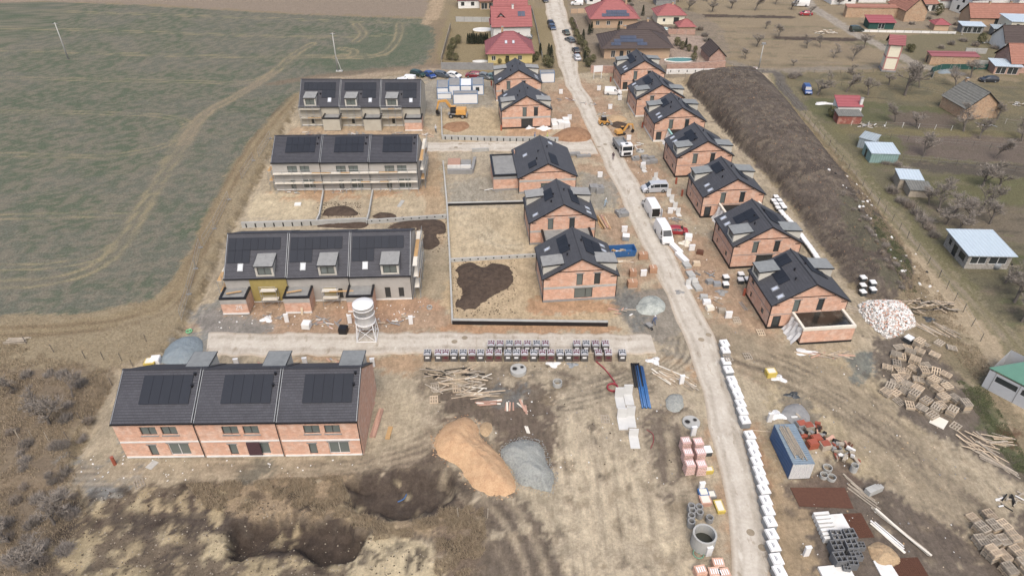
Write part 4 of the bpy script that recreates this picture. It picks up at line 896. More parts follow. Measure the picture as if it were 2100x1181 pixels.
block_wall([(924, 537), (1100, 527)], 'low block wall with square holes above the topsoil plot', .7, .3, 1.3, slot_h=.25, slotz=.3)
block_wall([(928, 664), (1246, 668)], 'black coated low wall with pale coping along the near cross road', .8, .35, 0, 'black', cap='concrete')
block_wall([(497, 467), (648, 462)], 'block wall with tall drain slots behind the grey terrace yard', 1.2, .3, 1.6, slot_h=.8)
block_wall([(648, 462), (656, 445), (664, 396)], 'short dividing wall between the first and second terrace yards', .8, .25)
block_wall([(648, 462), (752, 457)], 'block wall behind the yard filled with dark topsoil', 1.1, .3)
block_wall([(752, 460), (757, 443), (765, 396)], 'short dividing wall between the second and third terrace yards', .8, .25)
block_wall([(755, 459), (916, 448)], 'block wall with small slots behind the third terrace yard', .9, .3, 1.4, slot_h=.25, slotz=.5)
block_wall([(918, 356), (968, 356), (974, 330)], 'grey concrete tank edge below the red roofed pit', 1.0, .6, m='concgrey')
block_wall([(968, 312), (1002, 310)], 'pale angled block edge beside the bungalow garage', .8, .4)
block_wall([(1366, 152), (1450, 151), (1540, 148)], 'white notched block wall behind the earth mound', 1.3, .35, 1.9, m='white', slot_h=.6, slotz=.5)
block_wall([(905, 143), (1012, 144)], 'weathered grey concrete garden wall behind the parked cars', 2.0, .25, m='concgrey', group='garden walls')
block_wall([(1211, 149), (1300, 151)], 'pink brick garden wall behind the blank signboard', 2.0, .3, m='brickpink', group='garden walls')
block_wall([(1366, 146), (1486, 139)], 'pink brick garden wall with pillars in front of the green pool', 2.0, .3, m='brickpink', group='garden walls')

# ---------------- heaps
def heap(px, h, m, name, label, cat='heap', peaks=None, rough=.12, seed=0, group=None, prof=1.0, world=False, edge=.5, res=(96, 26), ridges=0):
    pts = np.array(spline(PL(px) + [PL(px)[0]], 8)); c = pts.mean(0); n, k = res
    s = np.r_[0, np.cumsum(np.hypot(*np.diff(pts, axis=0).T))]; q = np.linspace(0, s[-1], n + 1)[:-1]
    ring = np.stack([np.interp(q, s, pts[:, 0]), np.interp(q, s, pts[:, 1])], 1)
    ring0 = ring.copy(); ring = ring + (np.array([fbm(ring[:, 0], ring[:, 1], 1.5, seed + 3, 3), fbm(ring[:, 0], ring[:, 1], 1.5, seed + 8, 3)]).T - .5) * edge
    vs = []; z0 = zg(*c)
    for i in range(k + 1):
        t = i / k; p = (ring if i == 0 else ring0 * .7 + ring * .3 if i == 1 else ring0) * (1 - t) + c * t
        d = sdist([tuple(a) for a in ring0], p[:, 0], p[:, 1]) if i else np.zeros(n)
        w = min(np.ptp(ring[:, 0]), np.ptp(ring[:, 1])) * .5
        z = h * (1 - np.exp(-np.maximum(d, 0) * min(prof * 2.2 / w, .85 / h))) + rough * 2 * (fbm(p[:, 0], p[:, 1], .9, seed, 4) - .5) * min(1, t * 5)
        z += rough * 1.0 * (fbm(p[:, 0], p[:, 1], 3.5, seed + 5, 2) - .5) * min(1, t * 5)
        if ridges: ph = (p[:, 0] * .55 + p[:, 1] * .84); z += ridges * np.sin(ph * 5.2 + 2.5 * fbm(p[:, 0], p[:, 1], .5, seed + 2, 2)) * sst(.25, .6, fbm(p[:, 0], p[:, 1], .35, seed + 1, 2)) * min(1, t * 4)
        if i == 0: z = np.full(n, -.12)
        vs += [(a[0] - c[0], a[1] - c[1], b) for a, b in zip(p, z)]
    fs = [(i * n + j, i * n + (j + 1) % n, (i + 1) * n + (j + 1) % n, (i + 1) * n + j) for i in range(k) for j in range(n)]
    mb = MB(); mb.add(vs, fs); o = mb.build(name, m, None, True); o.location = (c[0], c[1], z0)
    return tag(o, label, cat, group)
def soil(name, rgb, rgb2, sc=1.2, bump=.1, rough=.95, contrast=(.42, .62)):
    m, t, b = nodes(name); b.inputs['Roughness'].default_value = rough; b.inputs['Specular IOR Level'].default_value = .15
    geo = t.nodes.new('ShaderNodeNewGeometry').outputs['Position']; n1 = noise(t, geo, sc, 7, .72); n2 = noise(t, geo, sc * 7, 4, .7)
    c = mixcol(t, A(*rgb), A(*rgb2), maprange(t, n1, *contrast, 0, 1))
    t.links.new(scalecol(t, c, maprange(t, n2, .3, .7, .82, 1.18)), b.inputs['Base Color']); bumpn(t, vmath(t, 'ADD', n1, vmath(t, 'MULTIPLY', n2, .4)), bump, .8, b); return m
M['sandheap'] = soil('orange sand', (216, 174, 124), (200, 156, 110), .9, .12)
M['gravel'] = soil('grey gravel', (170, 173, 165), (150, 153, 147), 4.5, .08)
M['palegrit'] = soil('pale grit', (188, 194, 184), (150, 157, 151), .9, .1)
M['topsoil'] = soil('dark topsoil', (98, 82, 69), (78, 65, 55), 1.4, .16)
M['rustsand'] = soil('rusty sand', (172, 130, 92), (148, 108, 76), 1.0, .12)
M['lightsand'] = soil('light sand', (198, 168, 124), (176, 146, 106), 1.0, .12)
M['rubble'] = soil('broken white rubble', (222, 216, 206), (186, 170, 154), 3.2, .35)
M['rubbler'] = mat('brick rubble', (204, 156, 130), .9, .2, 4, .2)
M['tarpblue'] = mat('grey blue tarpaulin', (132, 146, 152), .6, .16, 1.1, .0, bump=.12)
Q6 = lambda pts, ox, oy, s: [(ox + a / s, oy + b / s) for a, b in pts]
sand = heap(Q6([(430, 640), (540, 605), (620, 660), (650, 750), (760, 850), (840, 960), (892, 1080), (880, 1150), (760, 1168), (620, 1130), (560, 1060), (480, 960), (330, 870), (318, 760), (370, 680)], 800, 680, 3.473), 2.0, 'sandheap', 'sand_heap', 'large long orange sand heap beside the grey gravel heap', rough=.14, prof=1.1, ridges=.035, edge=.9)
heap(Q6([(785, 850), (850, 790), (960, 768), (1060, 790), (1100, 860), (1120, 940), (1172, 1010), (1160, 1080), (1130, 1150), (1040, 1120), (920, 1085), (860, 980), (800, 900)], 800, 680, 3.473), 1.5, 'gravel', 'gravel_heap', 'large grey gravel heap touching the long orange sand heap', rough=.12, edge=1.3, seed=4, ridges=.03)
heap(Q6([(635, 690), (660, 645), (715, 650), (728, 700), (690, 748), (650, 735)], 800, 680, 3.473), .6, 'lightsand', 'sand_heap', 'small round sand pile at the shoulder of the large sand heap', seed=9)
heap(Q6([(1955, 490), (2000, 445), (2080, 455), (2085, 540), (2030, 575), (1975, 550)], 800, 680, 3.473), .6, 'gravel', 'gravel_heap', 'small grey gravel patch beside the road and blue pipes', seed=14, edge=.9)
heap([(1303, 630), (1318, 610), (1345, 607), (1364, 622), (1360, 640), (1335, 647), (1310, 642)], .9, 'palegrit', 'grit_heap', 'pale grey grit heap beside the road junction', seed=17, edge=.7)
heap([(325, 742), (340, 712), (372, 692), (405, 690), (418, 706), (408, 735), (370, 752)], 1.1, 'tarpblue', 'grit_heap', 'blue grey dusty heap at the dead end of the cross road', seed=19, rough=.1)
heap([(660, 443), (670, 428), (705, 422), (730, 432), (728, 443)], .7, 'topsoil', 'topsoil_heap', 'small dark topsoil heap above the dividing block wall', seed=21, edge=.8)
heap([(650, 466), (655, 452), (748, 448), (745, 468)], .35, 'topsoil', 'topsoil_heap', 'dark topsoil filling the middle terrace yard', seed=23, edge=.6)
heap([(762, 444), (780, 436), (805, 438), (812, 446), (780, 449)], .5, 'topsoil', 'topsoil_heap', 'low dark topsoil pile tucked against the third yard wall', seed=24, edge=.6)
heap([(792, 468), (815, 456), (860, 450), (905, 452), (916, 470), (912, 480), (895, 482), (902, 500), (885, 512), (866, 508), (862, 470)], .8, 'topsoil', 'topsoil_heap', 'dark spread topsoil beside the scaffold tower end wall', seed=25, edge=.9)
heap(Q6([(310, 430), (380, 380), (450, 372), (535, 410), (620, 378), (740, 405), (772, 490), (740, 570), (660, 610), (590, 650), (480, 735), (420, 745), (330, 730), (320, 680), (370, 610), (330, 540), (340, 480)], 850, 440, 3.81), .9, 'topsoil', 'topsoil_heap', 'big lobed dark topsoil heap on the sandy plot', seed=27, edge=1.6, rough=.25)
heap([(1128, 282), (1160, 264), (1195, 264), (1212, 276), (1205, 290), (1160, 292)], 1.4, 'rustsand', 'sand_heap', 'rusty sand cone beside the road behind the bungalow', seed=31)
heap([(1232, 248), (1255, 236), (1280, 240), (1285, 248), (1255, 252)], .8, 'lightsand', 'sand_heap', 'low light sand pile behind the skid loader', seed=33)
heap([(1250, 255), (1265, 250), (1290, 256), (1288, 266), (1260, 262)], .7, 'topsoil', 'topsoil_heap', 'small dark soil pile beside the yellow mini excavator', seed=35)
heap([(905, 262), (920, 252), (955, 250), (962, 262), (935, 272)], .5, 'rustsand', 'sand_heap', 'low brown sand pile in front of the wheeled excavator', seed=37)
heap([(1776, 1120), (1800, 1110), (1830, 1125), (1848, 1150), (1830, 1163), (1795, 1155)], .7, 'lightsand', 'sand_heap', 'tan sand pile between timber boards and rusty mesh', seed=39)
heap([(1600, 850), (1612, 832), (1640, 828), (1660, 850), (1658, 868), (1630, 872)], .5, 'concmix' if False else 'concgrey', 'mortar_heap', 'grey hardened mortar spread beside white scraps', seed=41, rough=.08)
rub = heap(Q6([(195, 260), (260, 230), (370, 225), (480, 235), (550, 280), (590, 340), (600, 400), (540, 430), (480, 470), (400, 485), (320, 430), (230, 340)], 1700, 550, 3.375), 1.5, 'rubble', 'rubble_heap', 'heap of broken white foam concrete and brick rubble', 'rubble', seed=43, rough=.5, edge=1.2)
# broken pieces lying on the rubble
def chunks(name, px, n, sizes, mats_, z, label, cat, seed, world=None):
    rnd = random.Random(seed); poly = [tuple(p) for p in PL(px)]; mb = MB(); xs = [p[0] for p in poly]; ys = [p[1] for p in poly]; i = 0
    pa = []
    while len(pa) < n and i < n * 30:
        i += 1; x, y = rnd.uniform(min(xs), max(xs)), rnd.uniform(min(ys), max(ys)); pa.append((x, y))
    pa = np.array(pa); d = sdist(poly, pa[:, 0], pa[:, 1]); pa = pa[d > 0]; d = d[d > 0]; hh = height(pa[:, 0], pa[:, 1])
    for (x, y), dd, h in zip(pa, d, hh):
        s = rnd.uniform(*sizes); m = Matrix.Translation((x, y, h + z * (1 - math.exp(-dd * .8)) - s * .1)) @ Euler((rnd.uniform(-.6, .6), rnd.uniform(-.6, .6), rnd.uniform(0, 6.3))).to_matrix().to_4x4()
        q = [m @ Vector((a * s * rnd.uniform(.4, .6), b * s * rnd.uniform(.3, .5), c * s * .4)) for c in (0, 1) for a, b in ((-1, -1), (1, -1), (1, 1), (-1, 1))]
        mb.hexa(q[:4], q[4:], rnd.choice(range(len(mats_))))
    return tag(mb.build(name, mats_), label, cat, None, 'stuff')
RUBPX = Q6([(195, 260), (260, 230), (370, 225), (480, 235), (550, 280), (590, 340), (600, 400), (540, 430), (480, 470), (400, 485), (320, 430), (230, 340)], 1700, 550, 3.375)
chunks('rubble_pieces', RUBPX, 2600, (.1, .34), ['white', 'white', 'concrete', 'white', 'rubbler'], 1.45, 'broken white blocks and brick pieces strewn over the rubble heap', 'rubble', 5)
chunks('brick_rubble', Q6([(380, 225), (490, 235), (555, 285), (580, 360), (520, 420), (470, 330)], 1700, 550, 3.375), 650, (.1, .3), ['rubbler'], 1.5, 'orange brick fragments on the far flank of the rubble heap', 'rubble', 6)
chunks('litter', [(1240, 180), (1340, 330), (1480, 480), (1560, 700), (1480, 690), (1350, 480), (1230, 260)], 260, (.05, .2), ['white', 'film', 'concgrey', 'wood'], .02, 'scattered white scraps on the soil along the houses', 'litter', 7)
chunks('litter', [(430, 620), (870, 615), (900, 675), (440, 676)], 160, (.05, .24), ['white', 'film', 'wood', 'concgrey'], .02, 'scattered scraps in front of the grey terrace', 'litter', 8)
chunks('litter', [(870, 740), (1340, 740), (1400, 1000), (1150, 960), (900, 860)], 200, (.05, .2), ['white', 'wood', 'concgrey', 'topsoil'], .02, 'scattered scraps and clods on the near yard', 'litter', 9)
chunks('litter', [(1540, 720), (1780, 740), (2080, 1000), (2080, 1170), (1640, 1170), (1560, 900)], 260, (.05, .2), ['wood', 'white', 'wood', 'concgrey', 'lightsand'], .02, 'scattered scraps on the storage yard', 'litter', 10)
chunks('litter', [(160, 930), (740, 940), (700, 975), (160, 1000)], 80, (.05, .2), ['white', 'film'], .02, 'white foam scraps behind the brick terrace', 'litter', 12)
chunks('litter', [(1690, 380), (1760, 380), (1960, 620), (1900, 640)], 70, (.1, .5), ['white', 'film', 'rubber'], .02, 'white rubbish strewn along the mound foot', 'litter', 13)
chunks('soil_clods', [(150, 1005), (480, 1005), (760, 1090), (920, 1160), (900, 1181), (100, 1181)], 1500, (.05, .16), ['topsoil', 'topsoil', 'woodgrey'], .0, 'clods of dark and pale soil round the near pits', 'soil', 14)
chunks('soil_clods', [(1410, 180), (1500, 160), (1640, 280), (1840, 560), (1760, 580), (1600, 390)], 1500, (.07, .22), ['topsoil', 'rustsand', 'topsoil'], .0, 'clods and dry stalks on the earth mound', 'soil', 15)

chunks('gravel_spill', Q6([(760, 850), (840, 770), (960, 745), (1080, 770), (1130, 860), (1150, 940), (1200, 1010), (1190, 1090), (1150, 1180), (1030, 1150), (900, 1100), (840, 980)], 800, 680, 3.473), 1500, (.05, .13), ['concgrey', 'gravel'], .9, 'loose gravel spilled round the grey gravel heap', 'gravel', 21)
chunks('sand_spill', Q6([(430, 610), (560, 585), (650, 650), (690, 750), (800, 850), (880, 960), (920, 1090), (900, 1180), (740, 1195), (590, 1150), (450, 980), (290, 890), (290, 740)], 800, 680, 3.473), 700, (.06, .2), ['sandheap', 'rustsand'], .0, 'clods of orange sand spilled at the heap foot', 'sand', 22)
for i, (px_, c_) in enumerate([([(925, 535), (1060, 530), (1060, 645), (925, 650)], 'topsoil'), ([(780, 445), (920, 445), (920, 520), (860, 520)], 'topsoil'), ([(650, 415), (740, 415), (740, 446), (650, 446)], 'topsoil')]): chunks('soil_spill', px_, 420, (.06, .22), [c_], .0, ['loose soil crumbs round the lobed topsoil heap', 'loose soil crumbs beside the end wall scaffold', 'loose soil crumbs round the yard topsoil heap'][i], 'soil', 30 + i)
# ---------------- wrapped insulation / block packs
M['packside'] = mat('grey shrink film over blocks', (150, 156, 160), .35, .2, 3, .08)
M['packtop'] = mat('white pack film', (238, 238, 236), .4, .06, 2, .04, k=.68)
M['print'] = mat('grey print', (150, 152, 154), .6, .05)
M['dkfilm'] = mat('dark grey film', (70, 76, 80), .3, .2, 3)
def make_pack(w=1.0, l=1.25, h=1.05, side='packside', top='packtop', pr=True, name='wrapped_pack', cat='pallet'):
    T = thing(name, '', cat); b = MB(); b.taper(-w / 2, w / 2, -l / 2, l / 2, .12, h, .02, .02); b.build('stack', side, T)
    t = MB(); t.taper(-w / 2 - .03, w / 2 + .03, -l / 2 - .03, l / 2 + .03, h - .14, h + .04, .07, .07); tp = t.build('film_hood', top, T)
    if pr:
        MB().box(-.17, -.07, -.28, .3, h + .041, h + .047).build('print', 'print', tp); MB().box(-.02, .03, -.2, .2, h + .041, h + .047).build('print', 'print', tp)
    MB().box(-w / 2 + .05, w / 2 - .05, -l / 2 + .05, l / 2 - .05, 0, .12).build('pallet_base', 'woodgrey', T)
    return T
pk = Stamp(make_pack())
lab_w = 'white wrapped block pack in the row along the near road edge'
for (u, v) in [(1494, 757), (1501, 778), (1507, 793), (1514, 809), (1519, 826), (1523, 842), (1528, 860), (1538, 891), (1543, 910), (1548, 927), (1552, 945), (1557, 964), (1563, 983), (1567, 1002), (1571, 1025), (1576, 1045), (1580, 1068), (1583, 1094), (1587, 1118), (1593, 1145), (1599, 1170), (1606, 1200)]:
    p = P(u, v, 1.05); pk((p.x, p.y, -.02), R(8) + jit(.04), lab_w, 'white packs along the road', (1.12, 1.0, 1.1))
for k, (u, v) in enumerate([(1486, 703), (1488, 717), (1489, 740)]):
    p = P(u, v, 1.05); pk((p.x, p.y, -.02), R(6) + jit(.05), ['white wrapped pack at the far end of the roadside row', 'white wrapped pack second from the far end of the roadside row', 'white wrapped pack under a loose wooden pallet in the roadside row'][k], 'white packs along the road')
mk = Stamp(make_pack(1.05, 1.1, 1.0, 'dkfilm', 'packtop', False))
for a in [(1305, 570), (1285, 600), (1330, 598), (1305, 627), (1350, 628), (1320, 657), (1367, 652), (1345, 687), (1362, 708), (1382, 728), (1400, 748), (1420, 768), (1440, 788), (1500, 870), (1515, 891), (1530, 912), (1546, 932), (1562, 953), (1577, 974), (1592, 995), (1607, 1016), (1622, 1040), (1646, 1072)]:
    p = P(1250 + a[0] / 3.81, 250 + a[1] / 3.81, 1.0); mk((p.x, p.y, zg(p.x, p.y) - .05), YAW + jit(.08), 'white topped dark pack in the line between brick houses and mound', 'packs stored along the mound', .82)
for k, a in enumerate([(1595, 740), (1600, 780), (1605, 815), (1670, 780), (1678, 812)]):
    p = P(1350 + a[0] / 3.81, 380 + a[1] / 3.81, 1.0); mk((p.x, p.y, zg(p.x, p.y) - .05), YAW + jit(.1), 'pale blue wrapped pack above the rubble heap', 'packs above the rubble')
for k, a in enumerate([(1665, 520), (1662, 620), (1880, 480), (1875, 560), (1975, 550)]):
    p = P(1250 + a[0] / 6.947, 490 + a[1] / 6.947, .9); mk((p.x, p.y, -.03), YAW + jit(.1), 'white topped pack on the soil below the second house gable', 'packs below the second house', .85)
p = P(1866, 690, 1); mk((p.x, p.y, -.03), .6, 'lone dark wrapped pack between rubble and pallets', 'lone packs', .95)

# ---------------- paving stone pallets by the cross road
M['paver'] = brickmat('stacked grey pavers', (92, 88, 84), (60, 56, 54), .22, .1, .012, .2, (110, 100, 92), .3)
M['packgrey'] = mat('clear grey film', (196, 196, 198), .35, .2, 6, .12)
M['maroon'] = mat('maroon print', (112, 36, 54), .5, .1)
def paver_pallet(red=False, brown=False):
    T = thing('paver_pallet', '', 'pallet'); w, l, h = .92, 1.05, 1.12
    b = MB(); b.box(-w / 2, w / 2, -l / 2, l / 2, .12, h); b.build('paver_stack', 'brickdark' if brown else 'paver', T)
    t = MB(); t.taper(-w / 2 - .02, w / 2 + .02, -l / 2 - .02, l / 2 + .02, h - .1, h + .03, .04, .04); tp = t.build('film_hood', 'packgrey', T)
    c = 'maroon' if red else 'dkfilm'
    for x0, x1, y0, y1 in ((-.36, -.24, -.36, .1), (.24, .36, -.36, .1), (-.24, .24, -.14, .04), (-.1, .1, .14, .44), (-.4, -.2, .2, .4), (.2, .4, .2, .4)): MB().box(x0, x1, y0, y1, h + .031, h + .036).build('print', c, tp)
    MB().box(-.25, .25, -l / 2 - .012, -l / 2 - .002, .55, .8).build('print', 'packtop' if not brown else 'maroon', T)
    MB().box(-w / 2 + .03, w / 2 - .03, -l / 2 + .03, l / 2 - .03, 0, .12).build('pallet_base', 'woodgrey', T); return T
M['brickdark'] = brickmat('stacked dark clay pavers', (112, 84, 72), (72, 58, 52), .22, .1, .012, .3, (120, 100, 88), .3)
pg, pr_, pb = Stamp(paver_pallet()), Stamp(paver_pallet(True)), Stamp(paver_pallet(True, True))
for i, x in enumerate((72, 165, 228, 300, 378, 455, 528, 605, 680, 762, 835, 905, 985, 1058, 1130, 1210, 1283, 1350, 1420, 1540, 1625, 1745)):
    q = P(860 + x / 4.2, 690 + 218 / 4.2); st = (pg, pb, pb, pg, pg, pb)[i % 6] if i != 1 else pr_
    st((q.x, q.y + .5, -.02), jit(.04), 'shrink wrapped paver pallet in the near row by the cross road', 'paver pallets by the cross road', (1.08, 1.08, 1.25))
for i, x in enumerate((620, 695, 775, 850, 930, 1010, 1085, 1355, 1435, 1515, 1600)):
    q = P(860 + x / 4.2, 690 + 138 / 4.2); (pr_, pr_, pg)[i % 3]((q.x, q.y + .5, -.02), jit(.04), 'shrink wrapped paver pallet in the rear row by the cross road', 'paver pallets by the cross road', (1.08, 1.08, 1.25))

# ---------------- concrete L elements
M['paleconc'] = mat('new pale concrete', (216, 216, 212), .85, .08, 1.5, .03)
def make_L(w=1.0):
    return tag(MB().xprism([(0, 0), (1.25, 0), (1.25, .12), (.14, .16), (.1, 1.5), (0, 1.5)][::-1], -w / 2, w / 2).build('retaining_element', 'paleconc'), '', 'concrete element')
Ls = Stamp(make_L())
for i, (u, v) in enumerate([(1273, 836), (1291, 830), (1278, 880), (1296, 876), (1303, 918)]):
    q = P(u, v); Ls((q.x, q.y + 2.0, -.02), math.pi + jit(.03), 'pale L shaped concrete retaining element beside the blue pipes', 'concrete L elements by the blue pipes', (1.15, 1.7, 1.15 if i < 4 else .8))
for i, (u, v) in enumerate([(1320, 345), (1320, 352), (1345, 368), (1342, 378), (1372, 402), (1378, 414), (1385, 430), (1391, 442), (1412, 590), (1425, 588)]):
    q = P(u, v); Ls((q.x, q.y + .6, -.02), math.pi + R(10) + jit(.2), 'pale L shaped concrete element between the road and the brick houses', 'concrete L elements between road and houses', .85)

# ---------------- pallets
def pallet_mesh(name='pallet', m='wood'):
    xs = [0, .1, .23, .33, .46, .56, .69, .79]; ys = [0, .1, .55, .65, 1.1, 1.2]; mb = MB(); idx = {}
    xs = [x - .395 for x in xs]; ys = [y - .6 for y in ys]
    def V(x, y, z):
        k = (round(x, 4), round(y, 4), round(z, 4))
        if k not in idx: idx[k] = len(mb.v); mb.v.append(k)
        return idx[k]
    def H(i, j):
        if not (0 <= i < 7 and 0 <= j < 5): return None
        if i % 2 == 0: return .145
        return .12 if j % 2 == 0 else None
    for i in range(7):
        for j in range(5):
            h = H(i, j)
            if h is None: continue
            a, b, c, d = xs[i], xs[i + 1], ys[j], ys[j + 1]; lo = 0 if j % 2 == 0 else .12
            mb.f.append((V(a, c, h), V(b, c, h), V(b, d, h), V(a, d, h))); mb.m.append(0)
            mb.f.append((V(a, d, lo), V(b, d, lo), V(b, c, lo), V(a, c, lo))); mb.m.append(0)
            for (ni, nj, p, q) in ((i - 1, j, (a, d), (a, c)), (i + 1, j, (b, c), (b, d)), (i, j - 1, (a, c), (b, c)), (i, j + 1, (b, d), (a, d))):
                nh = H(ni, nj); l = lo if nh is None or (nj != j and lo == 0) else nh
                if h - l > 1e-4: mb.f.append((V(*p, l), V(*q, l), V(*q, h), V(*p, h))); mb.m.append(0)
    return mb.mesh(name, m)
PALM = [pallet_mesh('pallet', 'wood'), pallet_mesh('pallet', 'woodgrey')]
def pallet(u, v, n=1, ang=None, tilt=0, label='', group='', z=0):
    q = P(u, v); ang = random.uniform(0, 3.14) if ang is None else ang; h0 = zg(q.x, q.y) + z - .01
    nw = ['', 'one', 'two', 'three', 'four', 'five', 'six', 'seven', 'eight', 'nine', 'ten']
    for k in range(n):
        lb = label if n < 2 else ('topmost pallet of a stack of %s %s' if k == n - 1 else 'pallet below the top in a stack of %s %s') % (nw[n], label.split('|')[-1])
        if '|' in label and n < 2: lb = label.split('|')[0] + ' ' + label.split('|')[1]
        o = link('pallet', PALM[random.random() < .5]); o.location = (q.x + jit(.03), q.y + jit(.03), h0 + k * .147); o.rotation_euler = (tilt, 0, ang + jit(.06)); o.scale = (1.35, 1.12, 1); tag(o, lb, 'pallet', group)
random.seed(3)
HEAPL = 'loose wooden pallet|in the dump below the rubble heap'
Q = lambda a, b: (1780 + a / 5.907, 700 + b / 5.907)
for a, b, n in [(370, 80, 2), (480, 85, 2), (600, 60, 8), (700, 40, 1), (860, 30, 2), (1010, 90, 2), (330, 180, 4), (400, 200, 3), (500, 160, 5), (610, 140, 4), (800, 180, 3), (340, 280, 3), (230, 330, 3), (380, 360, 2), (550, 270, 7), (540, 340, 3), (690, 300, 2), (650, 420, 9), (680, 360, 2), (470, 370, 2), (350, 460, 3), (260, 560, 3), (210, 640, 4), (320, 640, 3), (460, 530, 3), (590, 590, 4), (540, 680, 7), (480, 560, 2), (370, 730, 1), (500, 790, 3), (690, 750, 5), (760, 530, 9), (820, 600, 5), (890, 720, 7), (1030, 730, 6), (810, 830, 5), (870, 810, 5), (1000, 880, 7), (1150, 820, 9), (640, 830, 4), (770, 910, 3), (950, 560, 3), (940, 410, 2), (820, 360, 1), (1060, 1030, 1), (880, 500, 2), (430, 430, 2), (600, 480, 3), (440, 620, 2), (320, 520, 2)]:
    pallet(*Q(a, b), n, None, jit(.25) if n < 3 else 0, HEAPL, 'dumped pallets below the rubble')
Q = lambda a, b: (1550 + a / 3.365, 830 + b / 3.365)
for a, b, n in [(1540, 880, 8), (1600, 780, 5), (1620, 860, 7), (1690, 860, 7), (1540, 960, 6), (1620, 960, 6), (1690, 960, 6), (1750, 940, 8), (1820, 970, 5), (1610, 1050, 9), (1690, 1070, 7), (1780, 1040, 7), (1730, 1160, 7), (1830, 1130, 8), (1860, 1180, 7), (1500, 790, 2)]:
    pallet(*Q(a, b), n, .25 + jit(.12), 0, 'loose wooden pallet|at the storage yard corner', 'stacked pallets at the yard corner')
for u, v, a, lab in [(1241, 860, 0, 'single pallet lying alone on the sandy near yard'), (286, 992, .6, 'single pallet lying behind the brick terrace'), (1533, 731, .1, 'single pallet flat on the dirt drive below the big annex'), (1560, 682, 0, 'dark pallet on the ground left of the big annex'), (1510, 656, .1, 'dark pallet lying near the white cabinet with planks'), (936, 798, .1, 'pallet among the timber scraps near the paver row'), (893, 795, .2, 'pale pallet at the edge of the timber scraps'), (890, 820, .1, 'pallet carrying a rusty basket')]:
    pallet(u, v, 1, a, 0, lab, 'single pallets')
pallet(1490, 747, 1, .2, 0, 'loose pallet on top of a white roadside pack', 'single pallets', 1.12)
pallet(1733, 634, 1, .1, 0, 'loose pallet resting on the wet annex roof', 'single pallets', 2.72) if False else None

# ---------------- timber
PLM = {m: MB().box(-.5, .5, -.5, .5, 0, 1).mesh('plank', m) for m in ('wood', 'woodgrey', 'woodyel', 'rimwhite', 'rubbler', 'steel', 'redpipe', 'concrete', 'white', 'dark', 'rust', 'paintw', 'concgrey', 'black')}
def plank(parent, c, L, w, h, ang, m='wood', tilt=0, name='plank'):
    o = link(name, PLM[m], parent); o.location = c; o.rotation_euler = (0, tilt, ang); o.scale = (L, w, h); return o
def timber_pile(px, n, label, L=(1.5, 4), spread=(3, 1), ang=0, da=.6, m=('wood', 'woodgrey'), zmax=.5, name='timber_pile', group=None, w=(.1, .22)):
    q = G(*px); T = thing(name, label, 'timber', (q.x, q.y, q.z), 0, group)
    for k in range(n):
        plank(T, (jit(spread[0]), jit(spread[1]), random.uniform(.0, zmax) * (k / n) + .01), random.uniform(*L), random.uniform(*w), random.uniform(.03, .08), ang + jit(da), random.choice(m), jit(.08))
    return T
timber_pile((935, 765), 26, 'heap of tangled boards and laths just below the paver row', (1, 3.4), (3.4, .8), .1, .5, ('wood', 'woodgrey', 'dark'))
timber_pile((945, 788), 40, 'wide tangle of scrap timber in the middle of the near yard', (1, 3.2), (3.6, 1.6), .05, .9, ('wood', 'woodgrey', 'rimwhite'))
timber_pile((985, 810), 12, 'long form boards lying below the scrap timber', (2, 4), (2, .5), .12, .15)
timber_pile((1000, 828), 7, 'orange and white lintels laid flat on dark soil', (2, 3), (1.0, .5), .06, .12, ('rubbler', 'rimwhite'), .25, w=(.2, .3))
timber_pile((1048, 834), 4, 'four short pale lintels standing side by side', (1.4, 1.6), (.8, .1), 1.55, .08, ('rimwhite', 'rubbler'), .05, w=(.18, .24))
timber_pile((1080, 834), 5, 'crossed orange lintels and sticks', (1, 2.4), (.7, .6), -1.0, .9, ('rubbler', 'rimwhite'), .2, w=(.12, .3))
timber_pile((1078, 881), 2, 'two short white lintels on the dark soil', (1.2, 1.3), (.35, .05), 1.8, .05, ('rimwhite',), .02, w=(.2, .24))
timber_pile((1375, 772), 16, 'fan of loose planks spreading beside the road below the junction', (2.2, 4.5), (1.5, .9), -.75, .35, ('wood', 'rimwhite'), .2)
timber_pile((1413, 792), 7, 'small broken pallet boards beside the road', (1, 2), (.8, .5), -.8, .4)
timber_pile((1845, 1088), 9, 'long pale board stack lying in the storage yard', (6.4, 7), (.05, .5), -1.03, .05, ('woodgrey', 'rimwhite'), .3, w=(.2, .25))
timber_pile((1820, 1098), 5, 'white channel boards beside the long board stack', (3.5, 4.2), (.2, .4), -1.05, .06, ('rimwhite', 'white'), .2)
timber_pile((1765, 1010), 9, 'old wooden ladders and laths on the dark storage ground', (3, 5), (.3, .8), -1.0, .08, ('woodgrey',), .1)
timber_pile((2005, 912), 16, 'bundle of grey boards at the upper edge of the storage yard', (2, 3), (1.5, 1.2), -.9, .5, ('woodgrey', 'wood'), .5)
timber_pile((2050, 905), 14, 'second bundle of grey boards near the long hall wall', (2, 2.6), (1.2, .8), -.2, .3, ('woodgrey', 'wood'), .5)
timber_pile((2035, 945), 14, 'long grey beams sliding off the yard edge', (3.5, 4.5), (.6, 1.2), -.9, .15, ('woodgrey', 'wood'), .4)
timber_pile((1905, 632), 40, 'tangled timber scrap heap between rubble and fence', (1.5, 4), (3.2, 1.6), -.3, 1.0, ('woodgrey', 'wood', 'dark'), .9)
timber_pile((1920, 676), 16, 'row of long grey boards lying above the pallet dump', (3, 4), (2, .6), -1.0, .2, ('woodgrey', 'wood'), .15)
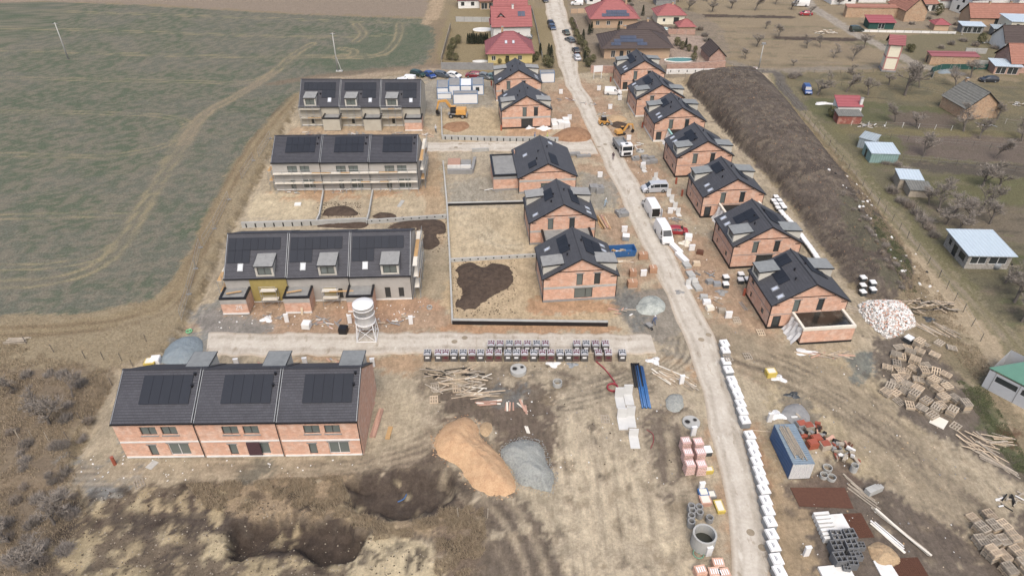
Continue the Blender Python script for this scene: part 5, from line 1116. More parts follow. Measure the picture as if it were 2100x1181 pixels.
timber_pile((1690, 728), 22, 'scrap boards and mortar bits at the foot of the big annex', (1.2, 3), (3.2, .6), 0, .5, ('woodgrey', 'rubbler', 'wood'), .3)
timber_pile((1745, 632), 8, 'grey boards leaning beside the last gable house', (1.6, 3), (1.5, 1.4), -.6, .5, ('woodgrey',), .2)
timber_pile((1238, 458), 22, 'stack of yellow and orange beams beside the gable house', (4.2, 4.8), (.9, .3), 1.75, .05, ('woodyel', 'wood', 'rubbler'), .6, w=(.14, .2))
timber_pile((1268, 538), 7, 'pale planks lying by the blue skip', (3, 4), (1, .5), .1, .1, ('rimwhite', 'wood'), .15)
timber_pile((772, 868), 12, 'neat stack of long orange planks beside the brick terrace end', (4.6, 4.8), (.42, .1), 1.5, .01, ('rubbler',), .3, w=(.16, .2))
timber_pile((760, 850), 3, 'thin orange planks against the terrace gable wall', (4.4, 4.8), (.05, .2), 1.5, .02, ('rubbler',), .2, w=(.14, .16))
timber_pile((1560, 884), 1, 'single long plank pointing at the blue container', (2.3, 2.4), (.01, .01), -.08, 0, ('wood',), .01)
timber_pile((35, 700), 12, 'log stack on the dry verge beside the field', (2.6, 3), (.2, .9), .1, .06, ('woodgrey',), .4, w=(.16, .22))
timber_pile((1690, 68), 30, 'pile of pale sawn logs in the orchard', (.8, 1.6), (3.4, 1.3), .1, .8, ('rimwhite', 'wood'), .9, w=(.2, .35))
q = P(798, 888); tag(plank(None, (q.x, q.y, 0), 2.0, .55, .16, 1.5, 'woodyel', name='shutter_panel'), 'yellow shutter panel beside the orange plank stack', 'panel')
q = P(1925, 865); tag(plank(None, (q.x, q.y, .02), 1.9, 1.7, .05, .8, 'rimwhite', name='plywood_sheet'), 'pale plywood sheet lying flat below the pallet dump', 'sheet')
q = P(312, 953); tag(plank(None, (q.x, q.y, .0), .9, 1.2, .04, -.4, 'concrete', name='board'), 'pale board lying behind the brick terrace', 'sheet')
q = P(611, 420); tag(plank(None, (q.x, q.y, .0), 1.2, 1.0, .25, .1, 'white', name='foam_block'), 'white foam block alone on the sandy terrace yard', 'foam')
q = P(822, 418); tag(plank(None, (q.x, q.y, .0), .7, 2.6, .06, -.2, 'concrete', name='ramp_board'), 'pale ramp board lying in the third terrace yard', 'sheet')
# ================================================================== SITE EQUIPMENT
# ---------------- scaffolding
def scaffold(org, ang, xs, levels, depth, label, y=-1.2, boards='rimwhite', group='facade scaffolds', diag=True):
    T = thing('scaffold', label, 'scaffold', (org.x, org.y, 0), ang, group)
    top = levels[-1] + 1.0
    for x in xs:
        for d in (0, depth): MB().tube([(x, y - d, 0), (x, y - d, top if d else top - .9)], .035, 5).build('post', 'steel', T)
        for z in levels: MB().tube([(x, y - depth, z), (x, y, z)], .03, 4).build('ledger', 'steel', T)
    for z in levels:
        for a, b in zip(xs[:-1], xs[1:]):
            MB().box(a + .03, b - .03, y - depth + .03, y - .03, z + .02, z + .07).build('deck_board', random.choice([boards, 'woodyel', boards]), T)
        for h in (.5, .95): MB().tube([(xs[0], y - depth, z + h), (xs[-1], y - depth, z + h)], .025, 4).build('guard_rail', 'steel', T)
        MB().box(xs[0], xs[-1], y - depth - .02, y - depth + .01, z + .07, z + .22).build('toe_board', boards, T)
    if diag:
        for i in range(0, len(xs) - 1, 2): MB().tube([(xs[i], y - depth - .03, .1), (xs[i + 1], y - depth - .03, levels[0])], .025, 4).build('brace', 'steel', T)
    return T
sc = mid_row[0]; o_ = Vector(sc.location)
scaffold(o_, sc.rotation_euler.z, [.2 + i * 1.84 for i in range(16)], (2.0, 4.0), .9, 'long two deck scaffold along the garden front of the grey terrace', y=-.25)
for k, T_ in enumerate(far_row):
    scaffold(Vector(T_.location), T_.rotation_euler.z, (0.2, 1.8, 3.4, 5.0), (2.2, 4.3), .9, ['scaffold on the far terraced house by the bank', 'scaffold on the middle far terraced house', 'scaffold on the far terraced house by the cabins'][k], y=-.25, boards='renderbeige', diag=False)
for k, x in enumerate((5.3, 5.1)):
    T_ = front_row[k]; scaffold(Vector(T_.location), T_.rotation_euler.z, (x, x + 2.4), (1.3, 2.9) if k == 0 else (1.3, 2.6), .9, ['scaffold tower in front of the mineral wool facade', 'scaffold tower between the two numbered porches'][k], y=-.4, group='scaffold towers')
for T_, lab in ((front_row[2], 'end wall scaffold of the grey terrace facing the topsoil'), (mid_row[2], 'end wall scaffold beside the cross road')):
    e_ = Vector(T_.location) + Matrix.Rotation(T_.rotation_euler.z, 3, 'Z') @ Vector((UW + .2, 0, 0))
    S_ = scaffold(e_, T_.rotation_euler.z + math.pi / 2, [.3 + 2.5 * i for i in range(5)], (2.0, 4.0, 6.0), .8, lab, y=-.1)
T_ = mid_row[0]; e_ = Vector(T_.location) + Matrix.Rotation(T_.rotation_euler.z, 3, 'Z') @ Vector((-1.2, 0, 0))
scaffold(e_, T_.rotation_euler.z + math.pi / 2, [.3 + 2.5 * i for i in range(5)], (2.0, 4.0), .8, 'end wall scaffold above the field trench', y=-.0)
T_ = front_row[0]; e_ = Vector(T_.location) + Matrix.Rotation(T_.rotation_euler.z, 3, 'Z') @ Vector((-1.3, 0, 0))
scaffold(e_, T_.rotation_euler.z + math.pi / 2, [.3 + 2.5 * i for i in range(5)], (2.0, 4.0), .8, 'end wall scaffold beside the trench and dry verge', y=-.0)
# mineral wool on the first grey terraced house
T_ = front_row[0]; MB().box(3.7, UW - .1, -.16, -.055, .35, 4.6).build('insulation_panel', 'mineral', T_)
T_ = front_row[1]; MB().box(5.2, 7.0, -.16, -.055, .35, 2.5).build('insulation_panel', 'mineral', T_)
T_ = near_row[1]; MB().box(5.2, 6.75, -.18, -.06, .4, 2.5).build('curtain', mat('brown curtain', (86, 56, 62), .9, .15), T_)
for T_, d in ((front_row[0], '29'), ):
    W2 = MB()
    for x0, z0, x1, z1 in ((1.85, 1.2, 2.2, 1.28), (2.12, .9, 2.2, 1.2), (1.85, .86, 2.2, .94), (1.85, .6, 1.93, .9), (1.85, .54, 2.2, .62), (2.35, 1.2, 2.7, 1.28), (2.35, .9, 2.43, 1.2), (2.35, .86, 2.7, .94), (2.62, .54, 2.7, 1.2)): W2.box(x0, x1, -2.925, -2.912, z0 + .3, z1 + .3)
    W2.build('painted_number', 'paintw', T_)
for T_, x in ((front_row[0], 1.6), (front_row[1], 1.2)): plank(T_, (x, -1.6, 3.12), 2.2, .3, .06, .25, 'woodyel', name='board')
plank(front_row[1], (2.2, -3.3, -.05), 3.1, .35, .05, math.pi / 2, 'wood', -1.2, name='board')
plank(front_row[2], (-1.2, -1.3, 2.8), 3.6, .3, .05, 0, 'woodyel', name='board')

# ---------------- silo
q = G(752, 699); T = thing('silo', 'white mortar silo on four braced legs standing in the cross road', 'silo', (q.x, q.y + 1.0, 0), R(2)); T.scale = (1.2, 1.2, 1.17)
b = MB(); b.lathe([(.35, 1.25), (1.15, 2.3), (1.18, 2.4), (1.18, 5.0), (1.24, 5.0), (1.24, 5.12), (1.15, 5.15), (.5, 5.5), (0, 5.55)], 28); b.build('tank', 'paintw', T, True)
for z in (2.45, 3.7, 4.6): MB().lathe([(1.18, z), (1.24, z + .02), (1.24, z + .08), (1.18, z + .1)], 28).build('hoop', 'paintw', T)
L4 = [(-1.15, -1.15), (1.15, -1.15), (1.15, 1.15), (-1.15, 1.15)]
for x, y in L4: MB().tube([(x, y, 0), (x * .8, y * .8, 2.6)], .07, 6).build('leg', 'paintw', T)
for i in range(4):
    (x0, y0), (x1, y1) = L4[i], L4[(i + 1) % 4]
    MB().tube([(x0, y0, .15), (x1 * .84, y1 * .84, 2.1)], .035, 4).build('brace', 'paintw', T); MB().tube([(x1, y1, .15), (x0 * .84, y0 * .84, 2.1)], .035, 4).build('brace', 'paintw', T)
    MB().tube([(x0, y0, .1), (x1, y1, .1)], .05, 5).build('base_rail', 'paintw', T)
MB().lathe([(.0, 1.2), (.3, 1.2), (.35, 1.28)], 12).build('outlet', 'steel', T)
for k in range(6): MB().box(-.45 + k * .15, -.34 + k * .15, -1.2, -1.185, 3.95, 4.2).build('print', 'print', T)

# ---------------- vehicles
def wheels(T, xs, tw, r=.33, wd=.22, rim='steel'):
    for x in xs:
        for s in (-1, 1):
            y = s * (tw / 2 - wd / 2 + .015); m = MB(); n = 14
            m.v = []; prof = [(r * .6, -wd / 2), (r * .95, -wd / 2), (r, -wd / 2 + .04), (r, wd / 2 - .04), (r * .95, wd / 2), (r * .6, wd / 2)]
            m.add([(x + a * math.cos(2 * math.pi * j / n), y + b, r + a * math.sin(2 * math.pi * j / n)) for a, b in prof for j in range(n)], [(i * n + j, (i + 1) * n + j, (i + 1) * n + (j + 1) % n, i * n + (j + 1) % n) for i in range(5) for j in range(n)])
            w = m.build('wheel', 'rubber', T)
            m = MB(); m.add([(x + r * .62 * math.cos(2 * math.pi * j / n), y + s * wd * .4, r + r * .62 * math.sin(2 * math.pi * j / n)) for j in range(n)], [tuple(range(n))]); m.build('rim', rim, w)
CARM = {}
def paint(rgb, name):
    if name not in CARM: CARM[name] = mat('paint ' + name, rgb, .3, .03, 1, 0, spec=.6, k=.66)
    return CARM[name]
M['carglass'] = glassmat('car glass', (44, 50, 54), .05)
M['lamp'] = mat('clear lamp', (225, 228, 230), .15, .02); M['lampred'] = mat('red lamp', (150, 24, 24), .3, .02)
def loft_body(W, secs):
    """secs: (x, zlow, zbelt, ztop, inset) along length -> one closed shell"""
    m = MB(); n = 6
    for x, zl, zb, zt, ins in secs:
        h = W / 2; m.v += [(x, -h * .96, zl), (x, -h, zb), (x, -h + ins, zt), (x, h - ins, zt), (x, h, zb), (x, h * .96, zl)]
    k = len(secs)
    for i in range(k - 1):
        for j in range(n): m.f.append((i * n + j, (i + 1) * n + j, (i + 1) * n + (j + 1) % n, i * n + (j + 1) % n)); m.m.append(0)
    m.f += [tuple(range(n)), tuple(range((k - 1) * n, k * n))[::-1]]; m.m += [0, 0]; return m
def car(loc, rz, label, rgb, pname, kind='car', group='cars', name='car', cat='car', s=1.0):
    T = thing(name, label, cat, loc, rz, group); T.scale = (s,) * 3; pm = paint(rgb, pname)
    S = {'car': (4.3, 1.78, [(-2.15, .42, .6, .62, .1), (-2.1, .25, .62, .78, .12), (-1.95, .22, .78, .98, .16), (-1.55, .2, .9, 1.36, .3), (-.9, .2, .9, 1.46, .3), (.1, .2, .9, 1.46, .3), (.55, .2, .9, 1.36, .3), (1.2, .2, .86, .96, .1), (1.85, .22, .72, .82, .14), (2.1, .25, .55, .68, .16), (2.15, .35, .5, .55, .2)], (-1.35, 1.32)),
         'wagon': (4.6, 1.8, [(-2.3, .4, .7, .8, .1), (-2.25, .25, .9, 1.0, .14), (-2.1, .22, .9, 1.38, .28), (-1.2, .2, .9, 1.5, .28), (.1, .2, .9, 1.48, .28), (.6, .2, .9, 1.36, .28), (1.3, .2, .88, .98, .1), (2.0, .22, .75, .84, .14), (2.3, .3, .5, .6, .2)], (-1.4, 1.4)),
         'van': (5.6, 2.0, [(-2.8, .3, 1.2, 2.3, .16), (-2.7, .25, 1.25, 2.42, .18), (-1, .25, 1.25, 2.5, .18), (.9, .25, 1.25, 2.48, .2), (1.35, .25, 1.22, 2.3, .24), (2.1, .25, 1.15, 1.3, .14), (2.6, .25, .95, 1.1, .16), (2.8, .3, .6, .85, .2)], (-1.7, 1.75)),
         'minibus': (5.0, 1.95, [(-2.5, .3, 1.05, 1.75, .2), (-2.4, .25, 1.1, 1.9, .22), (-1, .22, 1.1, 1.98, .22), (.6, .22, 1.1, 1.94, .24), (.95, .22, 1.1, 1.85, .26), (1.7, .22, 1.02, 1.14, .14), (2.3, .25, .85, .98, .16), (2.5, .3, .55, .75, .2)], (-1.55, 1.6)),
         'caddy': (4.4, 1.8, [(-2.2, .3, 1.0, 1.65, .18), (-2.1, .25, 1.0, 1.78, .2), (-.6, .22, 1.0, 1.84, .2), (.4, .22, 1.0, 1.78, .22), (.7, .22, 1.0, 1.7, .24), (1.3, .22, .95, 1.06, .12), (2.0, .25, .8, .9, .16), (2.2, .3, .5, .65, .2)], (-1.35, 1.35))}[kind]
    L, W, secs, ax = S; tz = lambda x, k: float(np.interp(x, [q[0] for q in secs], [q[k] for q in secs]))
    loft_body(W, secs).build('body', pm, T)
    def side(x0, x1, name='side_window'):                      # window band on both flanks
        for sg in (-1, 1):
            def pt(x, f):
                b, t, i = tz(x, 2), tz(x, 3), tz(x, 4); return (x, sg * (W / 2 - i * f + .012), b + (t - b) * f)
            q = [pt(x0, .12), pt(x1, .12), pt(x1, .82), pt(x0, .82)]; MB().poly(q if sg < 0 else q[::-1]).build(name, 'carglass', T)
    idx = [i for i, q in enumerate(secs)]; zt = max(q[3] for q in secs)
    fw = next(i for i in range(len(secs) - 1, 0, -1) if secs[i][3] < zt * .75 and secs[i - 1][3] > zt * .8)
    a, b = secs[fw - 1], secs[fw]
    wn = lambda f, y, hh=.02: (a[0] + (b[0] - a[0]) * f, y, a[3] + (b[3] - a[3]) * f + hh)
    i0, i1 = a[4], b[4]; MB().poly([wn(.92, -(W / 2 - i1 - .06)), wn(.92, W / 2 - i1 - .06), wn(.06, W / 2 - i0 - .05), wn(.06, -(W / 2 - i0 - .05))]).build('windscreen', 'carglass', T)
    if kind in ('car', 'wagon'):
        side(-1.5 if kind == 'car' else -2.0, -.15); side(-.08, .8)
        r = [q for q in secs if q[0] < -1.2]; lo, hi = (secs[2], secs[3]) if kind == 'car' else (secs[1], secs[2])
        MB().poly([(lo[0] + .0 - .02, W / 2 - .25, lo[3] + .02), (lo[0] - .02, -W / 2 + .25, lo[3] + .02), (hi[0] - .02, -W / 2 + .36, hi[3] - .03), (hi[0] - .02, W / 2 - .36, hi[3] - .03)]).build('rear_window', 'carglass', T)
    elif kind == 'minibus': side(-2.3, -.9); side(-.85, .35); side(.42, 1.05)
    elif kind == 'caddy': side(.2, .95)
    else: side(.95, 1.6)
    xf = secs[-2][0]; zf = (secs[-2][1] + secs[-2][3]) / 2 + .08
    for sg in (-1, 1):
        MB().box(xf - .1, xf + .05, sg * (W / 2 - .3) - .16, sg * (W / 2 - .3) + .16, zf, zf + .14).build('headlight', 'lamp', T)
        MB().box(secs[0][0] - .02, secs[0][0] + .06, sg * (W / 2 - .2) - .09, sg * (W / 2 - .2) + .09, secs[0][2] - .22, secs[0][2] + .05).build('tail_light', 'lampred', T)
        MB().box(secs[fw][0] - .25, secs[fw][0] - .08, sg * (W / 2 + .1) - .09, sg * (W / 2 + .1) + .09, tz(secs[fw][0], 2) + .05, tz(secs[fw][0], 2) + .22).build('mirror', 'black', T)
    MB().box(secs[-1][0] - .06, secs[-1][0] + .02, -W / 2 + .35, W / 2 - .35, .34, .48).build('grille', 'black', T)
    MB().box(secs[-1][0] + .0, secs[-1][0] + .03, -.25, .25, .5, .6).build('number_plate', 'paintw', T)
    wheels(T, ax, W, .32 if kind in ('car', 'wagon', 'caddy') else .36); return T
def carat(u, v, deg, *a, **k): q = G(u, v); return car((q.x, q.y, q.z + .03), R(deg), *a, **k)
WH = (238, 238, 236)
def fwd(u0, v0, u1, v1): a, b = P(u0, v0), P(u1, v1); return math.degrees(math.atan2(b.y - a.y, b.x - a.x))
rd = fwd(1345, 460, 1380, 522)
van1 = carat(1360, 487, rd, 'white cargo van driving towards the camera along the new road', WH, 'white', 'van', 'vans', 'cargo_van', 'van')
van2 = carat(1334, 434, rd + 180, 'white cargo van with its rear doors open beside the kerb stacks', WH, 'white', 'van', 'vans', 'cargo_van', 'van')
MB().box(-2.83, -2.812, -.75, .75, .5, 2.1).build('load_bay_shade', 'dark', van2)  # flat dark sheet on the closed body, painted as shade of the open bay
for s in (-1, 1): MB().box(-3.6, -2.82, s * .98 - .03, s * .98 + .03, .45, 2.2).build('rear_door', paint(WH, 'white'), van2)
carat(1341, 392, 186, 'silver passenger minibus parked across the soil verge', (190, 194, 200), 'silver', 'minibus', 'vans', 'minibus', 'van')
carat(1388, 478, -4, 'small red car parked beside the white cargo van', (170, 22, 40), 'red', 'car', 'site cars', s=.9)
carat(1257, 194, -6, 'white delivery van parked beside the black annex house', WH, 'white', 'caddy', 'vans', 'delivery_van', 'van')
for u, v, d, lab, rgb, nm, kd in [(836, 168, 170, 'white van parked nearest the far terrace', WH, 'white', 'caddy'), (820, 172, 175, 'white estate car parked behind the far terrace', WH, 'white', 'wagon'), (858, 156, -35, 'dark green estate car in the parked row', (40, 70, 60), 'green', 'wagon'), (882, 158, -55, 'bright blue car in the parked row', (36, 76, 150), 'bright blue', 'car'), (907, 158, -25, 'dark grey estate car in the parked row', (84, 92, 100), 'dark grey', 'wagon'), (931, 159, -30, 'white hatchback in the parked row', WH, 'white', 'car'), (971, 158, 175, 'dark red car in the parked row', (140, 30, 48), 'dark red', 'car'), (995, 161, -35, 'grey car in the parked row', (120, 124, 126), 'mid grey', 'car'), (1012, 163, -35, 'teal car half hidden by the gable house', (90, 120, 122), 'teal', 'car'),
    (1118, 4, -82, 'dark car at the far end of the village street', (50, 54, 62), 'night', 'car'), (1130, 52, -78, 'dark blue car parked by the white house', (44, 56, 78), 'navy', 'car'), (1132, 60, -78, 'steel blue car parked ahead of the dark blue one', (66, 84, 112), 'steel blue', 'car'), (1161, 71, 100, 'dark green car on the village street', (44, 62, 52), 'deep green', 'car'), (1169, 86, 115, 'grey saloon turning beside the hedges', (96, 104, 110), 'saloon grey', 'car'), (1181, 108, 98, 'black car behind the silver one on the street', (40, 42, 46), 'black car', 'car'), (1183, 122, 98, 'silver car closest to the site entrance', (186, 186, 180), 'silver', 'car'),
    (1183, 11, 175, 'white van by the far hedge wall', WH, 'white', 'caddy'), (1078, 80, 175, 'grey car in the drive behind the white house', (120, 124, 126), 'mid grey', 'car'),
    (1641, 13, 175, 'white box van at the top of the orchard lane', WH, 'white', 'van'), (1652, 32, 176, 'bright red car at the top of the orchard', (172, 26, 44), 'bright red', 'car'), (1756, 65, 5, 'dark off road car on the orchard lane', (52, 66, 60), 'dark jeep', 'caddy'), (1654, 190, 262, 'small blue van parked under garden trees', (36, 82, 150), 'garden blue', 'caddy'), (2026, 168, 178, 'dark grey car parked behind the brick gabled hut', (58, 64, 72), 'night', 'wagon')]:
    carat(u, v, d, lab, rgb, nm, kd, 'parked cars')
# tipper truck
q = G(1276, 312); T = thing('tipper_truck', 'white tipper truck facing the camera at the road bend', 'truck', (q.x, q.y, .04), R(-80)); wp = paint(WH, 'white')
MB().box(-3.6, 2.9, -.45, .45, .55, .85).build('chassis', 'black', T)
c = MB(); c.hexa([(1.5, -1.2, .6), (3.3, -1.2, .6), (3.3, 1.2, .6), (1.5, 1.2, .6)], [(1.5, -1.15, 2.9), (3.1, -1.15, 2.9), (3.1, 1.15, 2.9), (1.5, 1.15, 2.9)]); cb_ = c.build('cab', wp, T)
MB().poly([(3.245, -1.05, 1.75), (3.245, 1.05, 1.75), (3.145, 1.02, 2.6), (3.145, -1.02, 2.6)]).build('windscreen', 'carglass', cb_)
MB().box(3.29, 3.34, -.8, .8, .75, 1.35).build('grille', 'black', cb_); MB().box(2.0, 2.6, -.3, .3, 2.9, 2.97).build('roof_hatch', 'black', cb_)
for s in (-1, 1):
    MB().box(1.75, 2.8, s * 1.2 - .015, s * 1.2 + .015, 1.75, 2.5).build('side_window', 'carglass', cb_); MB().box(2.9, 3.1, s * 1.4 - .1, s * 1.4 + .1, 1.7, 2.4).build('mirror', 'black', cb_)
    MB().box(3.28, 3.33, s * .95 - .15, s * .95 + .15, .7, .9).build('headlight', 'lamp', cb_)
t = MB(); t.box(-3.7, 1.3, -1.2, 1.2, .95, 1.1); t.box(-3.7, 1.3, -1.2, -1.12, 1.1, 1.9); t.box(-3.7, 1.3, 1.12, 1.2, 1.1, 1.9); t.box(1.2, 1.3, -1.12, 1.12, 1.1, 2.3); t.box(-3.7, -3.62, -1.12, 1.12, 1.1, 1.9); t.build('tipper_body', 'concgrey', T)
MB().box(-3.6, 1.2, -1.1, 1.1, 1.1, 1.35).build('tipper_floor', 'steel', T)
wheels(T, (2.4, -1.6, -2.9), 2.4, .5, .3)
# excavators
def arm_seg(T, a, b, w0, w1, dpt, name, m='yellow'):
    a, b = Vector(a), Vector(b); d = (b - a).normalized(); up = Vector((0, 1, 0)).cross(d).normalized(); s = Vector((0, dpt / 2, 0))
    MB().hexa([a - s - up * w0, a + s - up * w0, a + s + up * w0, a - s + up * w0], [b - s - up * w1, b + s - up * w1, b + s + up * w1, b - s + up * w1]).build(name, m, T)
def excavator(u, v, deg, label, k=1.0, tracked=False, name='excavator'):
    q = G(u, v); T = thing(name, label, 'excavator', (q.x, q.y, q.z), R(deg)); T.scale = (k,) * 3
    if tracked:
        for s in (-1, 1): MB().yprism([(-1.3, 0), (1.3, 0), (1.55, .35), (1.3, .7), (-1.3, .7), (-1.55, .35)][::-1], s * .95 - .22, s * .95 + .22).build('track', 'rubber', T)
        MB().box(-1, 1, -.8, .8, .4, .8).build('chassis', 'black', T)
    else:
        MB().box(-2.2, 2.2, -.6, .6, .6, .95).build('chassis', 'concgrey', T); wheels(T, (-1.4, 1.4), 2.4, .52, .4, 'concgrey')
        MB().box(-2.5, -2.2, -1.1, 1.1, .35, 1.0).build('dozer_blade', 'concgrey', T)
    b = 1.0 if not tracked else .8
    MB().taper(-2.2, .3, -1.2, 1.2, b, b + 1.15, .1, .12).build('engine_cover', 'yellow', T)
    MB().box(.3, 1.2, -.35, 1.2, b, b + .35).build('platform', 'concgrey', T)
    c = MB(); c.taper(.1, 1.5, .2, 1.2, b + .35, b + 1.85, .12, .06); cc = c.build('cab', 'black', T)
    MB().box(.2, 1.4, .28, 1.12, b + 1.86, b + 1.92).build('cab_roof', 'yellow', cc); MB().box(.25, 1.3, 1.165, 1.18, b + .8, b + 1.6).build('cab_window', 'glassd', cc)
    arm_seg(T, (.9, -.2, b + .5), (2.6, -.2, b + 2.9), .32, .28, .45, 'boom'); arm_seg(T, (2.5, -.2, b + 2.95), (4.4, -.2, b + 2.6), .28, .2, .42, 'boom'); arm_seg(T, (4.3, -.2, b + 2.7), (4.9, -.2, b + .6), .22, .15, .34, 'stick')
    arm_seg(T, (1.3, -.2, b + .4), (2.5, -.2, b + 1.9), .08, .08, .16, 'hydraulic_ram', 'steel')
    MB().yprism([(4.6, b + .7), (5.1, b + .6), (5.2, b + .1), (4.9, b - .5), (4.2, b - .3), (4.5, b + .2)], -.65, .25).build('bucket', 'black', T); return T
excavator(938, 240, 176, 'yellow wheeled excavator digging beside the white site cabins')
excavator(1273, 276, 20, 'yellow tracked mini excavator between the road and teal annex house', .62, True, 'mini_excavator')
q = G(1238, 256); T = thing('skid_loader', 'small yellow skid loader standing at the road edge', 'loader', (q.x, q.y, .03), R(12))
MB().box(-1.2, .9, -.65, .65, .35, 1.0).build('body', 'yellow', T); MB().taper(-.7, .5, -.55, .55, 1.0, 2.0, .1, .08).build('cab', 'black', T); MB().box(-.6, .4, -.5, .5, 2.0, 2.07).build('cab_roof', 'concgrey', T)
for s in (-1, 1): arm_seg(T, (-1.1, s * .78, 1.3), (1.4, s * .78, .7), .1, .09, .12, 'lift_arm')
MB().yprism([(1.3, .1), (2.1, .1), (2.1, .2), (1.5, .8), (1.3, .8)], -.85, .85).build('bucket', 'concgrey', T); wheels(T, (-.7, .6), 1.75, .4, .3, 'concgrey')

# ---------------- site cabins and containers
def cabin(u, v, deg, w, l, label, h=2.6, roof='concgrey', blue=True, name='site_cabin', win=False):
    q = P(u, v); T = thing(name, label, 'cabin', (q.x, q.y, -.02), R(deg), 'white site cabins')
    MB().box(0.02, w - .02, 0.02, l - .02, .12, h - .1).build('wall_panel', 'paintw', T); fm = 'cabinblue' if blue else 'paintw'
    boxes(T, 'corner_post', fm, [(x - .07, x + .07, y - .07, y + .07, 0, h) for x in (.05, w - .05) for y in (.05, l - .05)])
    boxes(T, 'roof_edge', fm, [(.12, w - .12, -.03, .1, h - .14, h + .0), (.12, w - .12, l - .1, l + .03, h - .14, h), (-.03, .1, .12, l - .12, h - .14, h), (w - .1, w + .03, .12, l - .12, h - .14, h)])
    MB().box(.1, w - .1, .1, l - .1, h - .1, h - .03).build('roof', roof, T)
    boxes(T, 'base_rail', fm, [(.12, w - .12, -.02, .1, 0, .14), (-.02, .1, .12, l - .12, 0, .14)])
    if win: f = MB().box(w * .3, w * .62, -.03, .01, 1.0, 2.0).build('window', 'frame', T); MB().box(w * .34, w * .58, -.045, -.031, 1.08, 1.92).build('pane', 'glassd', f)
    return T
M['cabinblue'] = mat('blue cabin frame', (72, 126, 176), .5, .1)
for u, v, d, w_, l_, lab, rf, wn_ in [(897, 201, 3, 2.9, 5.6, 'white site cabin at the corner nearest the far terrace', 'concgrey', 0), (921, 196, 3, 2.9, 5.6, 'white site cabin second in the huddle', 'concgrey', 0), (945, 196, 3, 2.8, 5.2, 'white roofed site cabin third in the huddle', 'paintw', 0), (969, 195, 3, 2.9, 5.6, 'white site cabin with a small window', 'concgrey', 1), (897, 204, 3, 3.6, .6, 'low white tank box in front of the cabin huddle', 'paintw', 0), (930, 214, 3, 6.1, 2.4, 'long white site cabin behind the wheeled excavator', 'concgrey', 0), (1108, 170, 3, 3.8, 2.4, 'white site cabin alone behind the first gable house', 'concgrey', 0)]:
    cabin(u, v, d, w_, l_, lab, 2.6 if l_ > 1 else 1.6, rf, True, 'site_cabin', wn_)
M['contblue'] = rowmat('corrugated blue steel', (46, 108, 168), .28, 1, .05, .5, .14); M['conttop'] = rowmat('corrugated container roof', (128, 150, 166), .28, 1, .04, .6, .16)
M['contwhite'] = rowmat('corrugated white steel', (226, 226, 224), .28, 0, .05, .5, .08)
q = P(1616, 983); T = thing('shipping_container', 'blue corrugated container with white end and old poles on its roof', 'container', (q.x, q.y, 0), R(3)); w_, l_ = 2.5, 6.1
boxes(T, 'side_wall', 'contblue', [(0, .06, .06, l_ - .06, .1, 2.55), (w_ - .06, w_, .06, l_ - .06, .1, 2.55)]); MB().box(.0, w_, 0, .06, .1, 2.55).build('end_wall', 'contwhite', T); MB().box(.0, w_, l_ - .06, l_, .1, 2.55).build('end_wall', 'contblue', T); MB().box(0, w_, 0, l_, 2.553, 2.62).build('roof', 'conttop', T); MB().box(0.02, w_ - .02, 0.02, l_ - .02, 0, .098).build('floor', 'black', T)
for k in range(7):
    tag(MB().tube([(q.x + .5 + k * .2 + jit(.05), q.y + .9 + jit(.5), 2.72), (q.x + .15 + k * .17 + jit(.05), q.y + 5.6 + jit(.3), 2.72)], .075, 6).build('timber_pole', 'woodgrey'), 'old grey timber pole lying on the blue container roof', 'pole', 'poles on the container')
# blue skip
q = P(1250, 530); T = thing('skip', 'blue waste skip beside the gable house and cardboard boxes', 'skip', (q.x, q.y, 0), R(6))
s_ = MB(); W_, D_, H_ = 4.6, 2.1, 1.25
for a, b in (((0, 0), (W_, 0)), ((W_, 0), (W_, D_)), ((W_, D_), (0, D_)), ((0, D_), (0, 0))):
    f = lambda p, i, z: (W_ / 2 + (p[0] - W_ / 2) * i, D_ / 2 + (p[1] - D_ / 2) * (i if i > .97 else .94), z)
    s_.add([f(a, .9, .1), f(b, .9, .1), f(b, 1, H_), f(a, 1, H_)], [(0, 1, 2, 3)]); s_.add([f(a, .86, .4), f(b, .86, .4), f(b, .96, H_), f(a, .96, H_)], [(3, 2, 1, 0)]); s_.add([f(a, 1, H_), f(b, 1, H_), f(b, .96, H_), f(a, .96, H_)], [(0, 1, 2, 3)])
s_.box(.3, W_ - .3, .2, D_ - .2, .1, .4); s_.build('shell', 'blue', T)
boxes(T, 'rib', 'blue', [(x, x + .12, -.02, .06, .2, H_ - .1) for x in (.9, 1.8, 2.7, 3.6)])
for k in range(14): tag(plank(None, (q.x + .8 + random.random() * 3, q.y + .6 + random.random() * 1.1, .42 + random.random() * .3), random.uniform(.3, .9), .3, .2, random.random() * 3, random.choice(['wood', 'white', 'woodyel', 'concgrey']), jit(.3), 'waste_piece'), 'piece of mixed waste lying in the blue skip', 'waste', 'waste in the skip')

